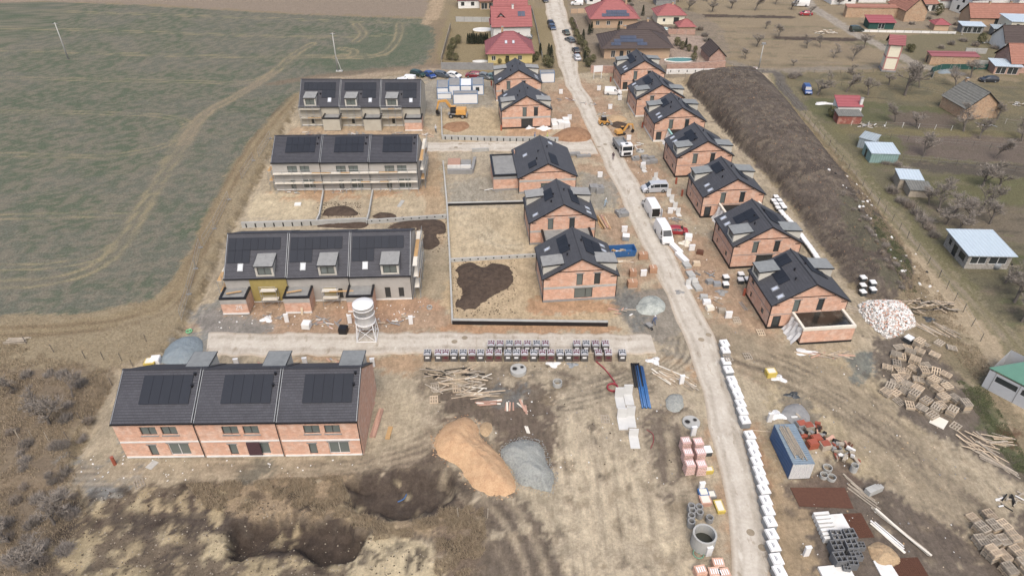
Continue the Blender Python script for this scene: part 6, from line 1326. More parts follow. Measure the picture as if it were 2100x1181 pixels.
# ---------------- misc site things
def put(mb, name, m, u, v, rz, label, cat, group=None, dz=0, smooth=False):
    q = G(u, v, dz); o = mb.build(name, m, None, smooth); o.location = q; o.rotation_euler = (0, 0, rz); return tag(o, label, cat, group)
M['card'] = mat('brown cardboard', (190, 142, 104), .85, .1, 2, .08); M['yellowbox'] = mat('yellow plastic', (226, 196, 40), .45, .08)
for k, (u, v, s, lab) in enumerate([(1318, 531, 1.5, 'cardboard box stack between the skip and the road'), (1338, 559, 1.2, 'tall cardboard box stack touching the road edge'), (1297, 566, 1.1, 'cardboard box stack behind the white cabinet'), (1296, 588, 1.5, 'cardboard box stack above the pale grit heap')]):
    q = G(u, v); T = thing('cardboard_stack', lab, 'boxes', (q.x, q.y, 0), R(4), 'cardboard box stacks')
    for j in range(2):
        b = MB().box(-s * .5, s * .5, -.5, .5, .12 + j * .55, .65 + j * .55).build('cardboard_box', 'card', T); MB().box(-.04, .04, -.502, .502, .66 + j * .55 - .005, .66 + j * .55 - .002 + .004).build('tape', 'rimwhite', b)
    MB().box(-s * .5, s * .5, -.5, .5, 0, .115).build('pallet_base', 'woodgrey', T)
def cabinet(u, v, lab, w=.95, h=1.15, grp='white utility cabinets along the road'):
    q = G(u, v); T = thing('utility_cabinet', lab, 'cabinet', (q.x, q.y, -.03), R(4) + jit(.05), grp)
    MB().box(-w / 2, w / 2, -.16, .16, .1, h).build('case', 'paintw', T); MB().box(-w / 2 + .05, -.01, -.175, -.161, .2, h - .06).build('door', 'paintw', T); MB().box(.01, w / 2 - .05, -.175, -.161, .2, h - .06).build('door', 'paintw', T); MB().box(-w / 2 - .03, w / 2 + .03, -.2, .2, h, h + .06).build('cap', 'paintw', T); MB().box(-w / 2 + .06, w / 2 - .06, -.13, .13, 0, .1).build('foot', 'concgrey', T)
for u, v, lab in [(1150, 193, 'white utility cabinet across the road from the signboard'), (1228, 186, 'white utility cabinet behind the small delivery van'), (1271, 206, 'white utility cabinet at the nose of the small delivery van'), (1251, 224, 'white utility cabinet above the skid loader'), (1289, 288, 'white utility cabinet between mini excavator and truck'), (1318, 345, 'white utility cabinet below the kerb stone stacks'), (1230, 364, 'white utility cabinet beside the bungalow drive'), (1374, 438, 'white utility cabinet beside the open cargo van'), (1280, 476, 'white utility cabinet behind a wrapped pack'), (1418, 514, 'white utility cabinet next to the cream tank'), (1319, 566, 'white utility cabinet among the cardboard stacks'), (1493, 652, 'white utility cabinet resting on a plank'), (1168, 246, 'white utility cabinet by the pile of foam sheets')]: cabinet(u, v, lab)
def pillar(u, v, lab):
    q = G(u, v); T = thing('meter_pillar', lab, 'pillar', (q.x, q.y, -.03), R(8), 'white meter pillars'); MB().box(-.3, .3, -.14, .14, 0, 1.45).build('case', 'paintw', T); MB().box(-.25, .25, -.155, -.141, .6, 1.38).build('door', 'paintw', T); MB().box(-.33, .33, -.17, .17, 1.452, 1.5).build('cap', 'paintw', T)
for u, v, lab in [(589, 660, 'white meter pillar beside the crossed survey sticks'), (718, 662, 'white meter pillar left of the silo'), (843, 664, 'white meter pillar right of the silo'), (487, 752, 'white meter pillar behind the brick terrace end'), (627, 750, 'white meter pillar behind the middle brick terraced house'), (765, 751, 'white meter pillar past the brick terrace gable'), (1397, 786, 'white meter pillar leaning by the loose planks'), (1421, 892, 'white meter pillar above the red brick packs'), (1437, 1006, 'white meter pillar among blue pipe bins'), (1452, 1138, 'white meter pillar below the big concrete ring'), (1577, 864, 'white meter pillar beside the grey mortar spread'), (1652, 1138, 'white meter pillar on the sand near the hollow blocks')]: pillar(u, v, lab)
def ringm(r0, r1, h, n=22): return MB().lathe([(r0, .02), (r1, .02), (r1, h), (r0, h), (r0, .1)], n)
for u, v, r, h, lab, grp in [(1440, 1116, 1.25, 1.9, 'big upright concrete shaft ring filled with dark water', None), (1143, 790, .62, .7, 'white concrete ring lying alone in the near yard', None), (881, 632, .42, .35, 'small concrete ring beside the long thin wall', None), (1696, 962, .55, .4, 'concrete ring on a pallet beside the orange scrap', 'concrete rings'), (1704, 982, .5, .45, 'concrete ring below the orange scrap heap', 'concrete rings'), (1749, 965, .42, 1.0, 'upright white concrete pipe at the end of the scrap heap', 'concrete rings'), (1688, 978, .45, .5, 'concrete ring with pink lid beside the container', 'concrete rings')]:
    o = put(ringm(r * .84, r, h), 'concrete_ring', 'concrete', u, v, 0, lab, 'ring', grp)
q = G(1440, 1116); tag(MB().lathe([(0, .6), (1.04, .6)], 20, q).build('water_surface', glassmat('dark water', (60, 62, 54))), None, None, None, 'structure')
for u, v in [(1416, 1046), (1418, 1056), (1432, 1048), (1433, 1059), (1416, 1078), (1416, 1066)]: put(ringm(.28, .42, .9, 16), 'concrete_pipe', 'concgrey', u, v, 0, 'short upright concrete pipe in the cluster above the shaft ring', 'pipe', 'short concrete pipes')
put(ringm(.3, .42, .7, 16), 'concrete_pipe', 'concgrey', 1454, 1068, 0, 'short upright concrete pipe beside the yellow tub', 'pipe')
# manhole base plates
def manhole_plate(u, v, r, h, lab):
    q = G(u, v); T = thing('shaft_cover', lab, 'concrete element', (q.x, q.y, -.02), .3)
    MB().lathe([(0, .0), (r, .0), (r, h), (r * .97, h + .04), (0, h + .04)], 26).build('slab', 'concrete', T)
    for x, rr in ((-.45 * r, .36 * r), (.5 * r, .26 * r)): MB().lathe([(rr, h + .045), (rr, h + .12), (rr * .8, h + .12), (rr * .8, h + .05), (0, h + .05)], 18, (x, .1, 0)).build('opening_collar', 'concgrey', T); MB().lathe([(0, h + .056), (rr * .8, h + .056)], 18, (x, .1, 0)).build('opening', 'dark', T)  # dark disc in each collar is painted shade, no hole goes through
manhole_plate(1063, 762, 1.1, .55, 'round white concrete shaft base with two openings below the pavers'); manhole_plate(1417, 868, 1.1, .3, 'round white concrete cover slab beside the road above the brick packs'); manhole_plate(1313, 311, .9, .25, 'white concrete cover slab beside the truck')
M['lid'] = mat('dusty iron lid', (158, 142, 116), .9, .2, 4)
# manhole lids in roads
for u, v in [(932, 701), (953, 693), (1438, 697), (1453, 687), (1539, 1092), (1563, 1123), (1228, 302), (1241, 297), (944, 296), (935, 303)]:
    q = P(u, v); o = MB().lathe([(0, .004), (.42, .004), (.5, -.03)], 18).build('manhole_cover', 'lid'); o.location = (q.x, q.y, .084 if u > 1200 else .064); tag(o, 'round iron manhole cover set in the dusty road', 'manhole', 'manhole covers')
# brick packs
M['redwrap'] = brickmat('red printed brick pack', (218, 160, 142), (236, 218, 208), .3, .24, .03, .2, (226, 190, 176), .5)
def brick_pack(w, l, h, m='redwrap', top='redtop'):
    T = thing('brick_pack', '', 'pallet'); MB().taper(-w / 2, w / 2, -l / 2, l / 2, .12, h, .03, .03).build('brick_stack', m, T)
    tp = MB().taper(-w / 2 - .01, w / 2 + .01, -l / 2 - .01, l / 2 + .01, h - .05, h + .02, .03, .03).build('film_hood', top, T)
    for k in range(4): MB().box(-w * .35 + k * w * .2, -w * .24 + k * w * .2, -l * .3, l * .3, h + .021, h + .026).build('print', 'packtop', tp)
    MB().box(-w / 2 + .04, w / 2 - .04, -l / 2 + .04, l / 2 - .04, 0, .12).build('pallet_base', 'woodgrey', T); return T
M['redtop'] = mat('pink printed film', (226, 180, 168), .4, .12, 4)
bp = Stamp(brick_pack(1.1, 1.05, 1.45)); bo = Stamp(brick_pack(1.15, 1.0, 1.0, 'brick', 'brick'))
for u, v in [(1403, 921), (1428, 923), (1407, 945), (1432, 944), (1411, 968), (1434, 969)]: q = P(u, v); bp((q.x, q.y, -.02), R(6) + jit(.05), 'red and white wrapped brick pack beside the road', 'wrapped brick packs', (1.0, 1.0, 1.15))
for u, v in [(1434, 1178), (1462, 1182), (1482, 1184), (1470, 1163)]: q = P(u, v); bo((q.x, q.y, -.02), R(6) + jit(.1), 'open orange brick stack below the green hose coil', 'open brick stacks')
mk((P(1449, 930).x, P(1449, 930).y, -.02), .1, 'white block pack behind the red brick packs', 'lone packs', .9)
def skipbox(u, v, m, w, l, h, lab, rz=.1, name='plastic_tub', cat='tub'):
    b = MB(); b.taper(-w / 2, w / 2, -l / 2, l / 2, 0, h, -.06, -.06); 
    o = put(b, name, m, u, v, rz, lab, cat); c = MB().box(-w * .42, w * .42, -l * .42, l * .42, h + .001, h + .05).build('contents', 'rimwhite', o); return o
skipbox(1474, 1042, 'yellowbox', .8, 1.5, .5, 'yellow plastic tub beside the road'); skipbox(1452, 968, 'yellowbox', .9, .6, .6, 'yellow plastic box in front of the red brick packs'); skipbox(1579, 770, 'yellowbox', 1.2, 1.0, .9, 'yellow wrapped pallet on the dirt drive'); skipbox(309, 744, 'yellowbox', 1.3, 1.2, .8, 'yellow wrapped pallet at the brick terrace corner')
skipbox(409, 738, 'woodyel', 1.2, 1.1, .9, 'yellowish pallet on the cross road dead end'); skipbox(1441, 1015, 'blue', 1.0, .9, .6, 'tub of blue pipe fittings by the road'); skipbox(1457, 1018, 'concgrey', .9, .8, .5, 'grey crate of pipe fittings by the road'); skipbox(1445, 1030, 'rubbler', 1.1, 1.1, .6, 'crate of orange brick rubble by the road')
for u, v, lab, m in [(630, 672, 'white wrapped pallet left of the silo', 'white'), (1283, 492, 'ribbed grey wrapped pack beside the road', 'packside'), (1411, 492, 'white wrapped pack behind the red car', 'packtop'), (318, 735, 'white topped pack behind the brick terrace corner', 'packtop'), (705, 682, 'black gridded crate stack left of the silo', 'black')]:
    T = make_pack(1.2, 1.1, 1.05, m, 'black' if m == 'black' else 'packtop', False, 'wrapped_pack'); q = G(u, v); place(T, q, jit(.2), lab)
# blue and black pipe bundles
q = P(1310, 795); T = thing('pipe_bundle', 'bundle of black corrugated pipes beside the blue pipes', 'pipes', (q.x, q.y, 0), R(-1.5))
for k in range(4): MB().tube([(k * .3 - .45, 0, .16), (k * .3 - .45, 4.6, .16)], .15, 8).build('pipe', 'rubber', T, True)
q = P(1326, 838); T = thing('pipe_bundle', 'bundle of long blue plastic pipes pointing at the cross road', 'pipes', (q.x, q.y, 0), R(-1.2))
for k in range(5): MB().tube([(k * .24 - .5, 0, .14 + .16 * (k % 2)), (k * .24 - .5, 7.8, .14 + .16 * (k % 2))], .13, 7).build('pipe', 'blue', T, True)
def hose(px, r, m, lab, name='hose', coils=None):
    mb = MB(); pts = [Vector((x, y, .05 + r)) for x, y in spline(PL(px), 5)]
    if coils:
        u, v, R0, n = coils; c = P(u, v); pts += [c + Vector((R0 * math.cos(a), R0 * math.sin(a), .06 + .05 * a / 6.3)) for a in np.linspace(math.pi / 2, math.pi / 2 + 6.28 * n, 16 * n)]
    return tag(mb.tube(pts, r, 6).build(name, m, None, True), lab, 'hose')
hose([(1222, 742), (1240, 758), (1256, 778), (1263, 790)], .09, 'redhose', 'red hose running from the paver row to a coil', coils=(1256, 796, .7, 4))
hose([(1326, 882), (1338, 890), (1340, 905), (1334, 920)], .04, 'redhose', 'thin red hose lying on dark soil'); hose([(816, 1030), (828, 1024), (834, 1014)], .07, 'blue', 'blue hose end sticking out of the far pit')
hose([(1432, 1136), (1434, 1136)], .05, mat('green hose', (110, 170, 140), .5), 'coil of green hose below the shaft ring', coils=(1432, 1136, .55, 2)); hose([(388, 680), (389, 680)], .09, mat('lime hose', (120, 210, 140), .5), 'lime green coil at the trench end', coils=(388, 680, .4, 2))
# short orange pipes standing
for u, v, lab in [(236, 952, 'orange brown shaft pipe standing behind the brick terrace'), (1525, 606, 'orange brown shaft pipe at the corner of the last gable house'), (1398, 402, 'orange brown shaft pipe beside the silver minibus'), (1386, 377, 'orange brown shaft pipe at the black base house corner'), (1317, 262, 'orange brown shaft pipe above the mini excavator'), (1252, 168, 'orange brown shaft pipe by the signboard'), (1028, 268, 'orange brown shaft pipe at the film heaped terrace'), (1008, 176, 'orange brown shaft pipe behind the parked cars')]:
    put(MB().lathe([(.0, 1.3), (.16, 1.3), (.2, 1.3), (.2, 0)], 12), 'shaft_pipe', 'redpipe', u, v, 0, lab, 'pipe', 'orange shaft pipes')
# signboard
q = P(1217, 163); T = thing('signboard', 'blank white signboard on two posts at the site entrance', 'sign', (q.x, q.y, 0), R(12))
boxes(T, 'post', 'paintw', [(0, .12, 0, .12, 0, 3.6), (2.1, 2.22, 0, .12, 0, 3.6)]); MB().box(-.1, 2.4, -.04, -.002, 1.9, 3.6).build('board', 'paintw', T)
q = P(1544, 149); T = thing('sign', 'small white and red warning sign beside the orchard track', 'sign', (q.x, q.y, 0), 0); boxes(T, 'post', 'steel', [(-.9, -.84, 0, .06, 0, 1.2), (.84, .9, 0, .06, 0, 1.2)]); b = MB().box(-1, 1, -.03, -.002, .7, 1.5).build('board', 'paintw', T); MB().box(-.9, .9, -.036, -.031, 1.3, 1.42).build('stripe', 'lampred', b)
# grey block stacks by the bungalow and by the road
def block_stack(u, v, nx, ny, nz, lab, rz=.1, s=(.5, .25, .25), m='concgrey', name='block_stack'):
    q = G(u, v); T = thing(name, lab, 'blocks', (q.x, q.y, 0), rz)
    for i in range(nx):
        for j in range(ny):
            for k in range(nz):
                if k == nz - 1 and random.random() < .15: continue
                o = plank(T, ((i + .5 - nx / 2) * s[0] * 1.03, (j + .5 - ny / 2) * s[1] * 1.03, k * s[2]), s[0], s[1], s[2] * .97, jit(.02), m, name='block')
for u, v, n in [(1217, 392, (3, 6, 5)), (1229, 394, (3, 6, 5))]: block_stack(u, v, *n, 'tall stack of grey concrete blocks between bungalow and road' if u < 1225 else 'second tall stack of grey blocks facing the road')
block_stack(1275, 440, 4, 8, 3, 'long stack of grey kerb blocks beside the road verge', .3); block_stack(1175, 318, 6, 4, 2, 'grey kerb stones laid behind the bungalow', .1); block_stack(1197, 322, 6, 3, 2, 'grey kerb stones at the bungalow corner', .2)
for k, (u, v) in enumerate([(1303, 328), (1322, 326), (1335, 328), (1325, 336), (1340, 334)]): block_stack(u, v, 3, 4, 3, ['grey kerb stack closest to the truck', 'grey kerb stack in the back row behind the truck', 'grey kerb stack farthest from the truck', 'grey kerb stack in the front row beside the truck', 'grey kerb stack at the front corner by the soil'][k], .15)
block_stack(1790, 1008, 4, 3, 3, 'stack of pale grey blocks alone on the dark yard', .4, m='concrete')
# hollow chimney blocks
def hollow_mesh():
    xs = [-.6, -.5, -.05, .05, .5, .6]; mb = MB()
    for i in range(5):
        for j in range(5):
            hole = i in (1, 3) and j in (1, 3); a, b, c, d = xs[i], xs[i + 1], xs[j], xs[j + 1]
            if not hole: mb.poly([(a, c, 1.2), (b, c, 1.2), (b, d, 1.2), (a, d, 1.2)])
            else:
                for p, q in (((a, c), (b, c)), ((b, c), (b, d)), ((b, d), (a, d)), ((a, d), (a, c))): mb.poly([(*p, .5), (*q, .5), (*q, 1.2), (*p, 1.2)])
                mb.poly([(a, c, .5), (b, c, .5), (b, d, .5), (a, d, .5)])
    for p, q in (((-.6, -.6), (.6, -.6)), ((.6, -.6), (.6, .6)), ((.6, .6), (-.6, .6)), ((-.6, .6), (-.6, -.6))): mb.poly([(*p, 0), (*q, 0), (*q, 1.2), (*p, 1.2)])
    return mb.mesh('hollow_block_stack', 'darkblock')
M['darkblock'] = mat('grey hollow block', (118, 120, 122), .95, .14, 3, .1)
hm = hollow_mesh()
for a, b, s in [(540, 940, 1), (630, 930, 1), (540, 1010, 1), (640, 1000, 1.0), (660, 1050, .8), (560, 1090, 1), (650, 1110, .85), (715, 990, .6), (700, 1060, .6), (615, 1140, .6)]:
    q = G(1550 + a / 3.365, 830 + b / 3.365); o = link('hollow_block_stack', hm); o.location = q; o.rotation_euler = (0, 0, .12 + jit(.3)); o.scale = (s, s, s); tag(o, 'stack of dark grey hollow concrete blocks in the storage yard', 'blocks', 'hollow block stacks')
# foam boards, mesh mats, rusty sheets
for k in range(7): put(MB().box(-.85, .85, -.16, .16, 0, .75), 'foam_board', 'white', 1681 + k * 3.6, 1060 + k * 8.2, .1, 'white foam board in the leaning row above the hollow blocks', 'foam', 'white foam boards')
put(MB().box(-1.2, 1.2, -1.6, 1.6, 0, .35), 'foam_slab', 'white', 1718, 1084, .1, 'white drilled foam slab above the hollow blocks', 'foam'); put(MB().box(-1.6, 1.6, -.9, .9, 0, .3), 'foam_slab', 'white', 1715, 1178, .1, 'white foam slab below the hollow blocks', 'foam')
def mat_grid(u, v, w, l, rz, lab, n=14):
    mb = MB()
    for k in range(n): x = -w / 2 + w * k / (n - 1); mb.box(x - .025, x + .025, -l / 2, l / 2, .03, .06)
    for k in range(n): y = -l / 2 + l * k / (n - 1); mb.box(-w / 2, w / 2, y - .025, y + .025, .062, .09)
    mb.box(-w / 2 + .02, w / 2 - .02, -l / 2 + .02, l / 2 - .02, 0, .025)
    o = put(mb, 'rebar_mat', 'rust', u, v, rz, lab, 'rebar'); return o
mat_grid(1752, 1078, 2.9, 3.0, .06, 'rusty rebar mats stacked beside the white foam boards'); mat_grid(1868, 1172, 3.0, 3.0, .06, 'rusty rebar mats beside the tan sand pile')
mb = MB(); mb.prism([(-3.1, 1.2), (-2.9, -1.3), (3.0, -1.6), (3.1, 1.2)], 0, .08); put(mb, 'rebar_sheet', 'rust', 1684, 1018, 0, 'wide rusty steel mesh sheets lying below the blue container', 'rebar')
for k in range(4): put(MB().prism([(-.35, -1), (.35, -1), (.3, 1), (-.3, 1)], 0, .12), 'roof_sheet', 'white', 1806 + k * 7, 1168, .1, 'white metal profile beside the rebar mats', 'profile', 'white profiles')
# orange scrap beside the container
rs = random.Random(4); SC = ['redpipe', 'rubbler', 'concgrey', 'white', 'dark', 'woodgrey', 'rust']
for k in range(70):
    t = rs.random(); u = 1640 + 105 * t + rs.uniform(-14, 14); v = 868 + 70 * t + rs.uniform(-16, 20); q = G(u, v)
    tag(plank(None, (q.x, q.y, rs.uniform(0, .35)), rs.uniform(.4, 1.3), rs.uniform(.15, .5), rs.uniform(.1, .4), rs.uniform(0, 3), rs.choice(SC), rs.uniform(-.3, .3), 'scrap_piece'), 'loose scrap piece in the orange pipe fitting heap by the container', 'scrap', 'scrap beside the container')
for k, (u, v) in enumerate([(1641, 876), (1655, 880), (1672, 905), (1664, 915), (1690, 918)]):
    o = put(MB().taper(-.6, .6, -.5, .5, 0, .8, 0, 0), 'mesh_crate', random.choice(['redpipe', 'woodgrey', 'steel']), u, v, .2, ['red crate at the head of the fitting heap', 'orange pipe crate at the head of the fitting heap', 'crate of fittings halfway down the heap', 'crate of fittings against the container', 'crate of mixed fittings at the lower heap'][k], 'crate'); MB().box(-.5, .5, -.4, .4, .801, .9).build('contents', 'redpipe', o)
# plastic film heaps and foam
def crumple(u, v, rx, ry, h, m, lab, seed, name='plastic_sheet', cat='plastic'):
    rr = random.Random(seed); n = 18; k = 6; vs = []; q = G(u, v)
    for i in range(k + 1):
        t = i / k
        for j in range(n):
            a = 2 * math.pi * j / n; w_ = (1 - t) * (1 + .35 * math.sin(3 * a + seed) + rr.uniform(-.15, .15)); vs.append((rx * w_ * math.cos(a), ry * w_ * math.sin(a), (h * t * rr.uniform(.5, 1.1)) if i else 0))
    o = MB().add(vs, [(i * n + j, i * n + (j + 1) % n, (i + 1) * n + (j + 1) % n, (i + 1) * n + j) for i in range(k) for j in range(n)]).build(name, m); o.location = q; return tag(o, lab, cat)
for i, a in enumerate([(1115, 265, 1.6, .8, .9, 'film', 'crumpled white film heaped against the brick terrace wall'), (1085, 263, 1.1, .7, .7, 'film', 'white plastic bundle below the patio door'), (1650, 722, 1.4, .7, .4, 'film', 'white sheet trampled below the big annex'), (1594, 852, 1.1, .8, .5, 'film', 'torn white film beside the mortar spread'), (1597, 776, .9, .7, .5, 'film', 'white bags beside the yellow wrapped pallet'), (1341, 740, .9, .7, .5, 'film', 'white bag at the head of the blue pipes'), (1135, 747, .9, .6, .4, 'film', 'white sheet below the paver row'), (1173, 748, .8, .5, .4, 'packside', 'grey clear film bundle below the paver row'), (1393, 600, .8, .6, .5, 'concgrey', 'grey bag lying by the road edge'), (1940, 148, 2.6, 1.6, .9, 'tarpblue', 'pale blue tarpaulin heap behind the green fence'), (547, 655, .9, .7, .6, 'film', 'white sack before the first numbered porch'), (1625, 810, .9, .6, .4, 'dkfilm', 'black plastic tangle on the dirt yard'), (1405, 500, .9, .8, .9, 'rimwhite', 'cream round tank bag next to a utility cabinet'), (1480, 600, .9, .7, .6, 'concgrey', 'grey machine under dusty sheet near the gable house'), (1905, 655, .8, .6, .5, 'dkfilm', 'black plastic beside the scrap timber'), (1690, 213, 2.4, .9, .5, 'film', 'dirty white sheets dumped beside the red roofed hut')]): crumple(*a, seed=i)
q = G(1150, 262); T = thing('foam_stack', 'large stack of white foam sheets beside the gable house', 'foam', (q.x, q.y, 0), R(6))
for i in range(3):
    for j in range(2): MB().box(-2.1 + i * 1.4, -.75 + i * 1.4, -1.0 + j * 1.7, .65 + j * 1.7, 0, 1.1 + .25 * ((i * 2 + j) % 3)).build('foam_pack', 'white', T)
q = G(934, 350); T = thing('sump_pit', 'red topped white pit lining beside the concrete tank edge', 'pit', (q.x, q.y, 0), R(2)); MB().box(-1.6, 1.0, .2, 4.2, .6, .8).build('cover', 'rubbler', T); MB().box(-1.6, 1.0, -.1, .15, 0, 1.2).build('front_panel', 'white', T); MB().box(1.05, 3.2, -.1, .15, 0, 1.2).build('front_panel', 'white', T); MB().box(1.05, 3.2, .2, 4.2, .0, .4).build('floor', 'concgrey', T)
# material lines along the right verge
for i, (u, v, lab) in enumerate([(1386, 512, 'long white wrapped profiles lying along the road'), (1398, 530, 'white wrapped profiles ending in an open frame')]): put(MB().box(-.5, .5, -1.5, 1.5, 0, .5), 'profile_bundle', 'packtop', u, v, R(20), lab, 'bundle')
for i, (u, v) in enumerate([(1408, 546), (1416, 565), (1422, 578), (1430, 592)]): put(MB().box(-.55, .55, -.8, .8, 0, .45), 'slab_stack', 'concrete', u, v, R(12), ['slab stack at the head of the verge line', 'second slab stack on the verge line', 'third slab stack on the verge line', 'last slab stack on the verge line'][i], 'slabs', 'slab stacks on the verge')
for i, (u, v) in enumerate([(1443, 612), (1449, 622), (1455, 634), (1480, 640), (1470, 585), (1455, 580), (1435, 520), (1428, 543)]): put(MB().taper(-.6, .6, -.45, .45, 0, .6, .05, .05), 'material_pallet', ['concrete', 'packtop', 'rimwhite', 'woodgrey', 'steel', 'concgrey', 'rust', 'wood'][i], u, v, jit(.4), ['pale pallet of stones on the verge', 'white topped pallet beside a trestle', 'tan box pallet on the verge', 'broken frame pallet near the cabinet', 'grey mixer tub near the gable', 'dusty grey tub on the soil', 'brown nest of wires and scrap', 'wooden crate below the scrap nest'][i], 'pallet', 'pallets on the soil verge')
# ladder lying
q = G(1524, 628); T = thing('ladder', 'metal ladder lying on soil beside the last gable house', 'ladder', (q.x, q.y, .03), 1.75)
boxes(T, 'rail', 'steel', [(-1.1, 1.1, -.22, -.16, 0, .08), (-1.1, 1.1, .16, .22, 0, .08)]); boxes(T, 'rung', 'steel', [(x, x + .04, -.16, .16, .02, .06) for x in (-.9, -.6, -.3, 0, .3, .6, .9)])
# people
def person(u, v, deg, label, top, trousers, hat, lean=.0, stride=.25):
    q = G(u, v); T = thing('person', label, 'person', q, R(deg), 'site workers')
    J = {'pel': (0, 0, .95), 'che': (lean * .5, 0, 1.3), 'nek': (lean * .8, 0, 1.5), 'hed': (lean * .95, 0, 1.62), 'top': (lean, 0, 1.76)}
    V = [J['pel'], J['che'], J['nek'], J['hed'], J['top']]; E = [(0, 1), (1, 2), (2, 3), (3, 4)]; Rr = [.15, .18, .065, .1, .075]
    for s in (-1, 1):
        i = len(V); V += [(0, s * .1, .88), (stride * s * .6, s * .11, .48), (stride * s, s * .11, .08), (stride * s + .16, s * .12, .04)]; E += [(0, i), (i, i + 1), (i + 1, i + 2), (i + 2, i + 3)]; Rr += [.1, .075, .055, .045]
        i = len(V); V += [(lean * .6, s * .2, 1.42), (lean * .6 + .08, s * .27, 1.15), (lean * .6 + .26, s * .24, .98), (lean * .6 + .36, s * .23, .96)]; E += [(1, i), (i, i + 1), (i + 1, i + 2), (i + 2, i + 3)]; Rr += [.075, .055, .042, .045]
    me = bpy.data.meshes.new('body'); me.from_pydata(V, E, []); o = link('body', me, T); md = o.modifiers.new('Skin', 'SKIN'); sd = me.skin_vertices[0].data
    for i, r in enumerate(Rr): sd[i].radius = (r, r)
    sd[0].use_root = True; ss = o.modifiers.new('Sub', 'SUBSURF'); ss.levels = ss.render_levels = 2
    m, t, b = nodes('clothes'); geo = t.nodes.new('ShaderNodeTexCoord').outputs['Object']; sp = t.nodes.new('ShaderNodeSeparateXYZ'); t.links.new(geo, sp.inputs[0])
    z = sp.outputs[2]; gt = lambda a: vmath(t, 'GREATER_THAN', z, a); c = mixcol(t, A(60, 50, 44), A(*trousers), gt(.12)); c = mixcol(t, c, A(*top), gt(.97)); c = mixcol(t, c, A(208, 160, 132), gt(1.5)); t.links.new(c, b.inputs['Base Color']); me.materials.append(m)
    MB().lathe([(.135, 1.66), (.125, 1.72), (.08, 1.79), (0, 1.81)], 12, (lean, 0, 0)).build('helmet', mat('helmet', hat, .4, .03), T); return T
person(1340, 665, -60, 'worker in white helmet and blue overalls pushing a wheelbarrow', (90, 110, 150), (70, 90, 130), (235, 235, 235), .15)
person(1257, 328, -110, 'worker in dark jacket walking in front of the truck', (70, 50, 60), (150, 130, 130), (60, 50, 48), .1, .3)
person(894, 272, 90, 'worker in pale top standing by the thin edge wall', (210, 215, 220), (90, 100, 110), (230, 230, 230), .05)
person(1240, 424, 20, 'worker in light blue clothes beside the kerb blocks', (170, 200, 220), (160, 180, 200), (235, 235, 235), .2)
person(749, 261, 30, 'worker in dark clothes at the far terrace door', (40, 44, 56), (40, 42, 50), (60, 50, 48), .05)
person(1096, 287, 0, 'worker in blue helmet behind the slotted wall', (120, 150, 190), (90, 100, 120), (70, 120, 190), .1)
person(1123, 288, 180, 'worker in yellow helmet behind the slotted wall', (200, 210, 90), (90, 100, 120), (230, 220, 60), .1)
q = G(1331, 672); T = thing('wheelbarrow', 'wheelbarrow pushed by the worker at the junction', 'wheelbarrow', q, R(-60)); MB().taper(-.4, .4, -.3, .3, .35, .65, -.1, -.08).build('tray', 'concgrey', T); boxes(T, 'handle', 'steel', [(-1.0, .5, -.3, -.26, .32, .36), (-1.0, .5, .26, .3, .32, .36)]); wheels(T, (.6,), .2, .2, .1)
# site fence along the trench, utility poles
for k, (a, b) in enumerate([((412, 508), (402, 552)), ((402, 552), (388, 604)), ((388, 604), (372, 660)), ((470, 410), (440, 470)), ((440, 470), (418, 505)), ((520, 330), (495, 370)), ((555, 285), (530, 325))]):
    A_, B_ = G(*a), G(*b); T = thing('site_fence', 'mesh site fence standing along the field trench', 'fence', A_, math.atan2(B_.y - A_.y, B_.x - A_.x), 'site fence panels by the trench'); L_ = (B_ - A_).xy.length * .96
    for x in (0, L_): MB().tube([(x, 0, 0), (x, 0, 1.9)], .025, 5).build('post', 'steel', T)
    for z in (.2, 1.0, 1.88): MB().tube([(0, 0, z), (L_, 0, z)], .02, 4).build('rail', 'steel', T)
    for x in np.arange(.4, L_, .5): MB().tube([(x, 0, .2), (x, 0, 1.88)], .008, 3).build('wire', 'steel', T)
    boxes(T, 'foot_block', 'concgrey', [(-.15, .15, -.35, .35, -.02, .14)])
for u, v, h, lab, tx in [(140, 122, 10.3, 'thin concrete utility pole standing in the crop field', .0), (693, 147, 10.5, 'braced concrete utility pole at the field edge', .0), (1556, 140, 6.8, 'concrete lamp pole beside the orchard track', 0)]:
    q = G(u, v); T = thing('utility_pole', lab, 'pole', q, 0); MB().tube([(0, 0, -.2), (0, 0, h)], .2, 8, r2=.11).build('shaft', 'concrete', T, True); MB().box(-.75, .75, -.05, .05, h - .35, h - .25).build('cross_arm', 'steel', T)
    for x in (-.65, 0, .65): MB().lathe([(.04, h - .25), (.07, h - .15), (.03, h + .02), (0, h + .03)], 6, (x, 0, 0)).build('insulator', 'black', T)
    if u == 693: MB().tube([(1.0, .2, 0), (.1, 0, 4)], .12, 6).build('brace', 'concrete', T); boxes(T, 'collar', 'concrete', [(-.5, 1.3, -.4, .5, -.1, .25)])
    if u == 1556: MB().box(-.5, .5, -.2, .2, h - .1, h + .15).build('lamp_head', 'steel', T)

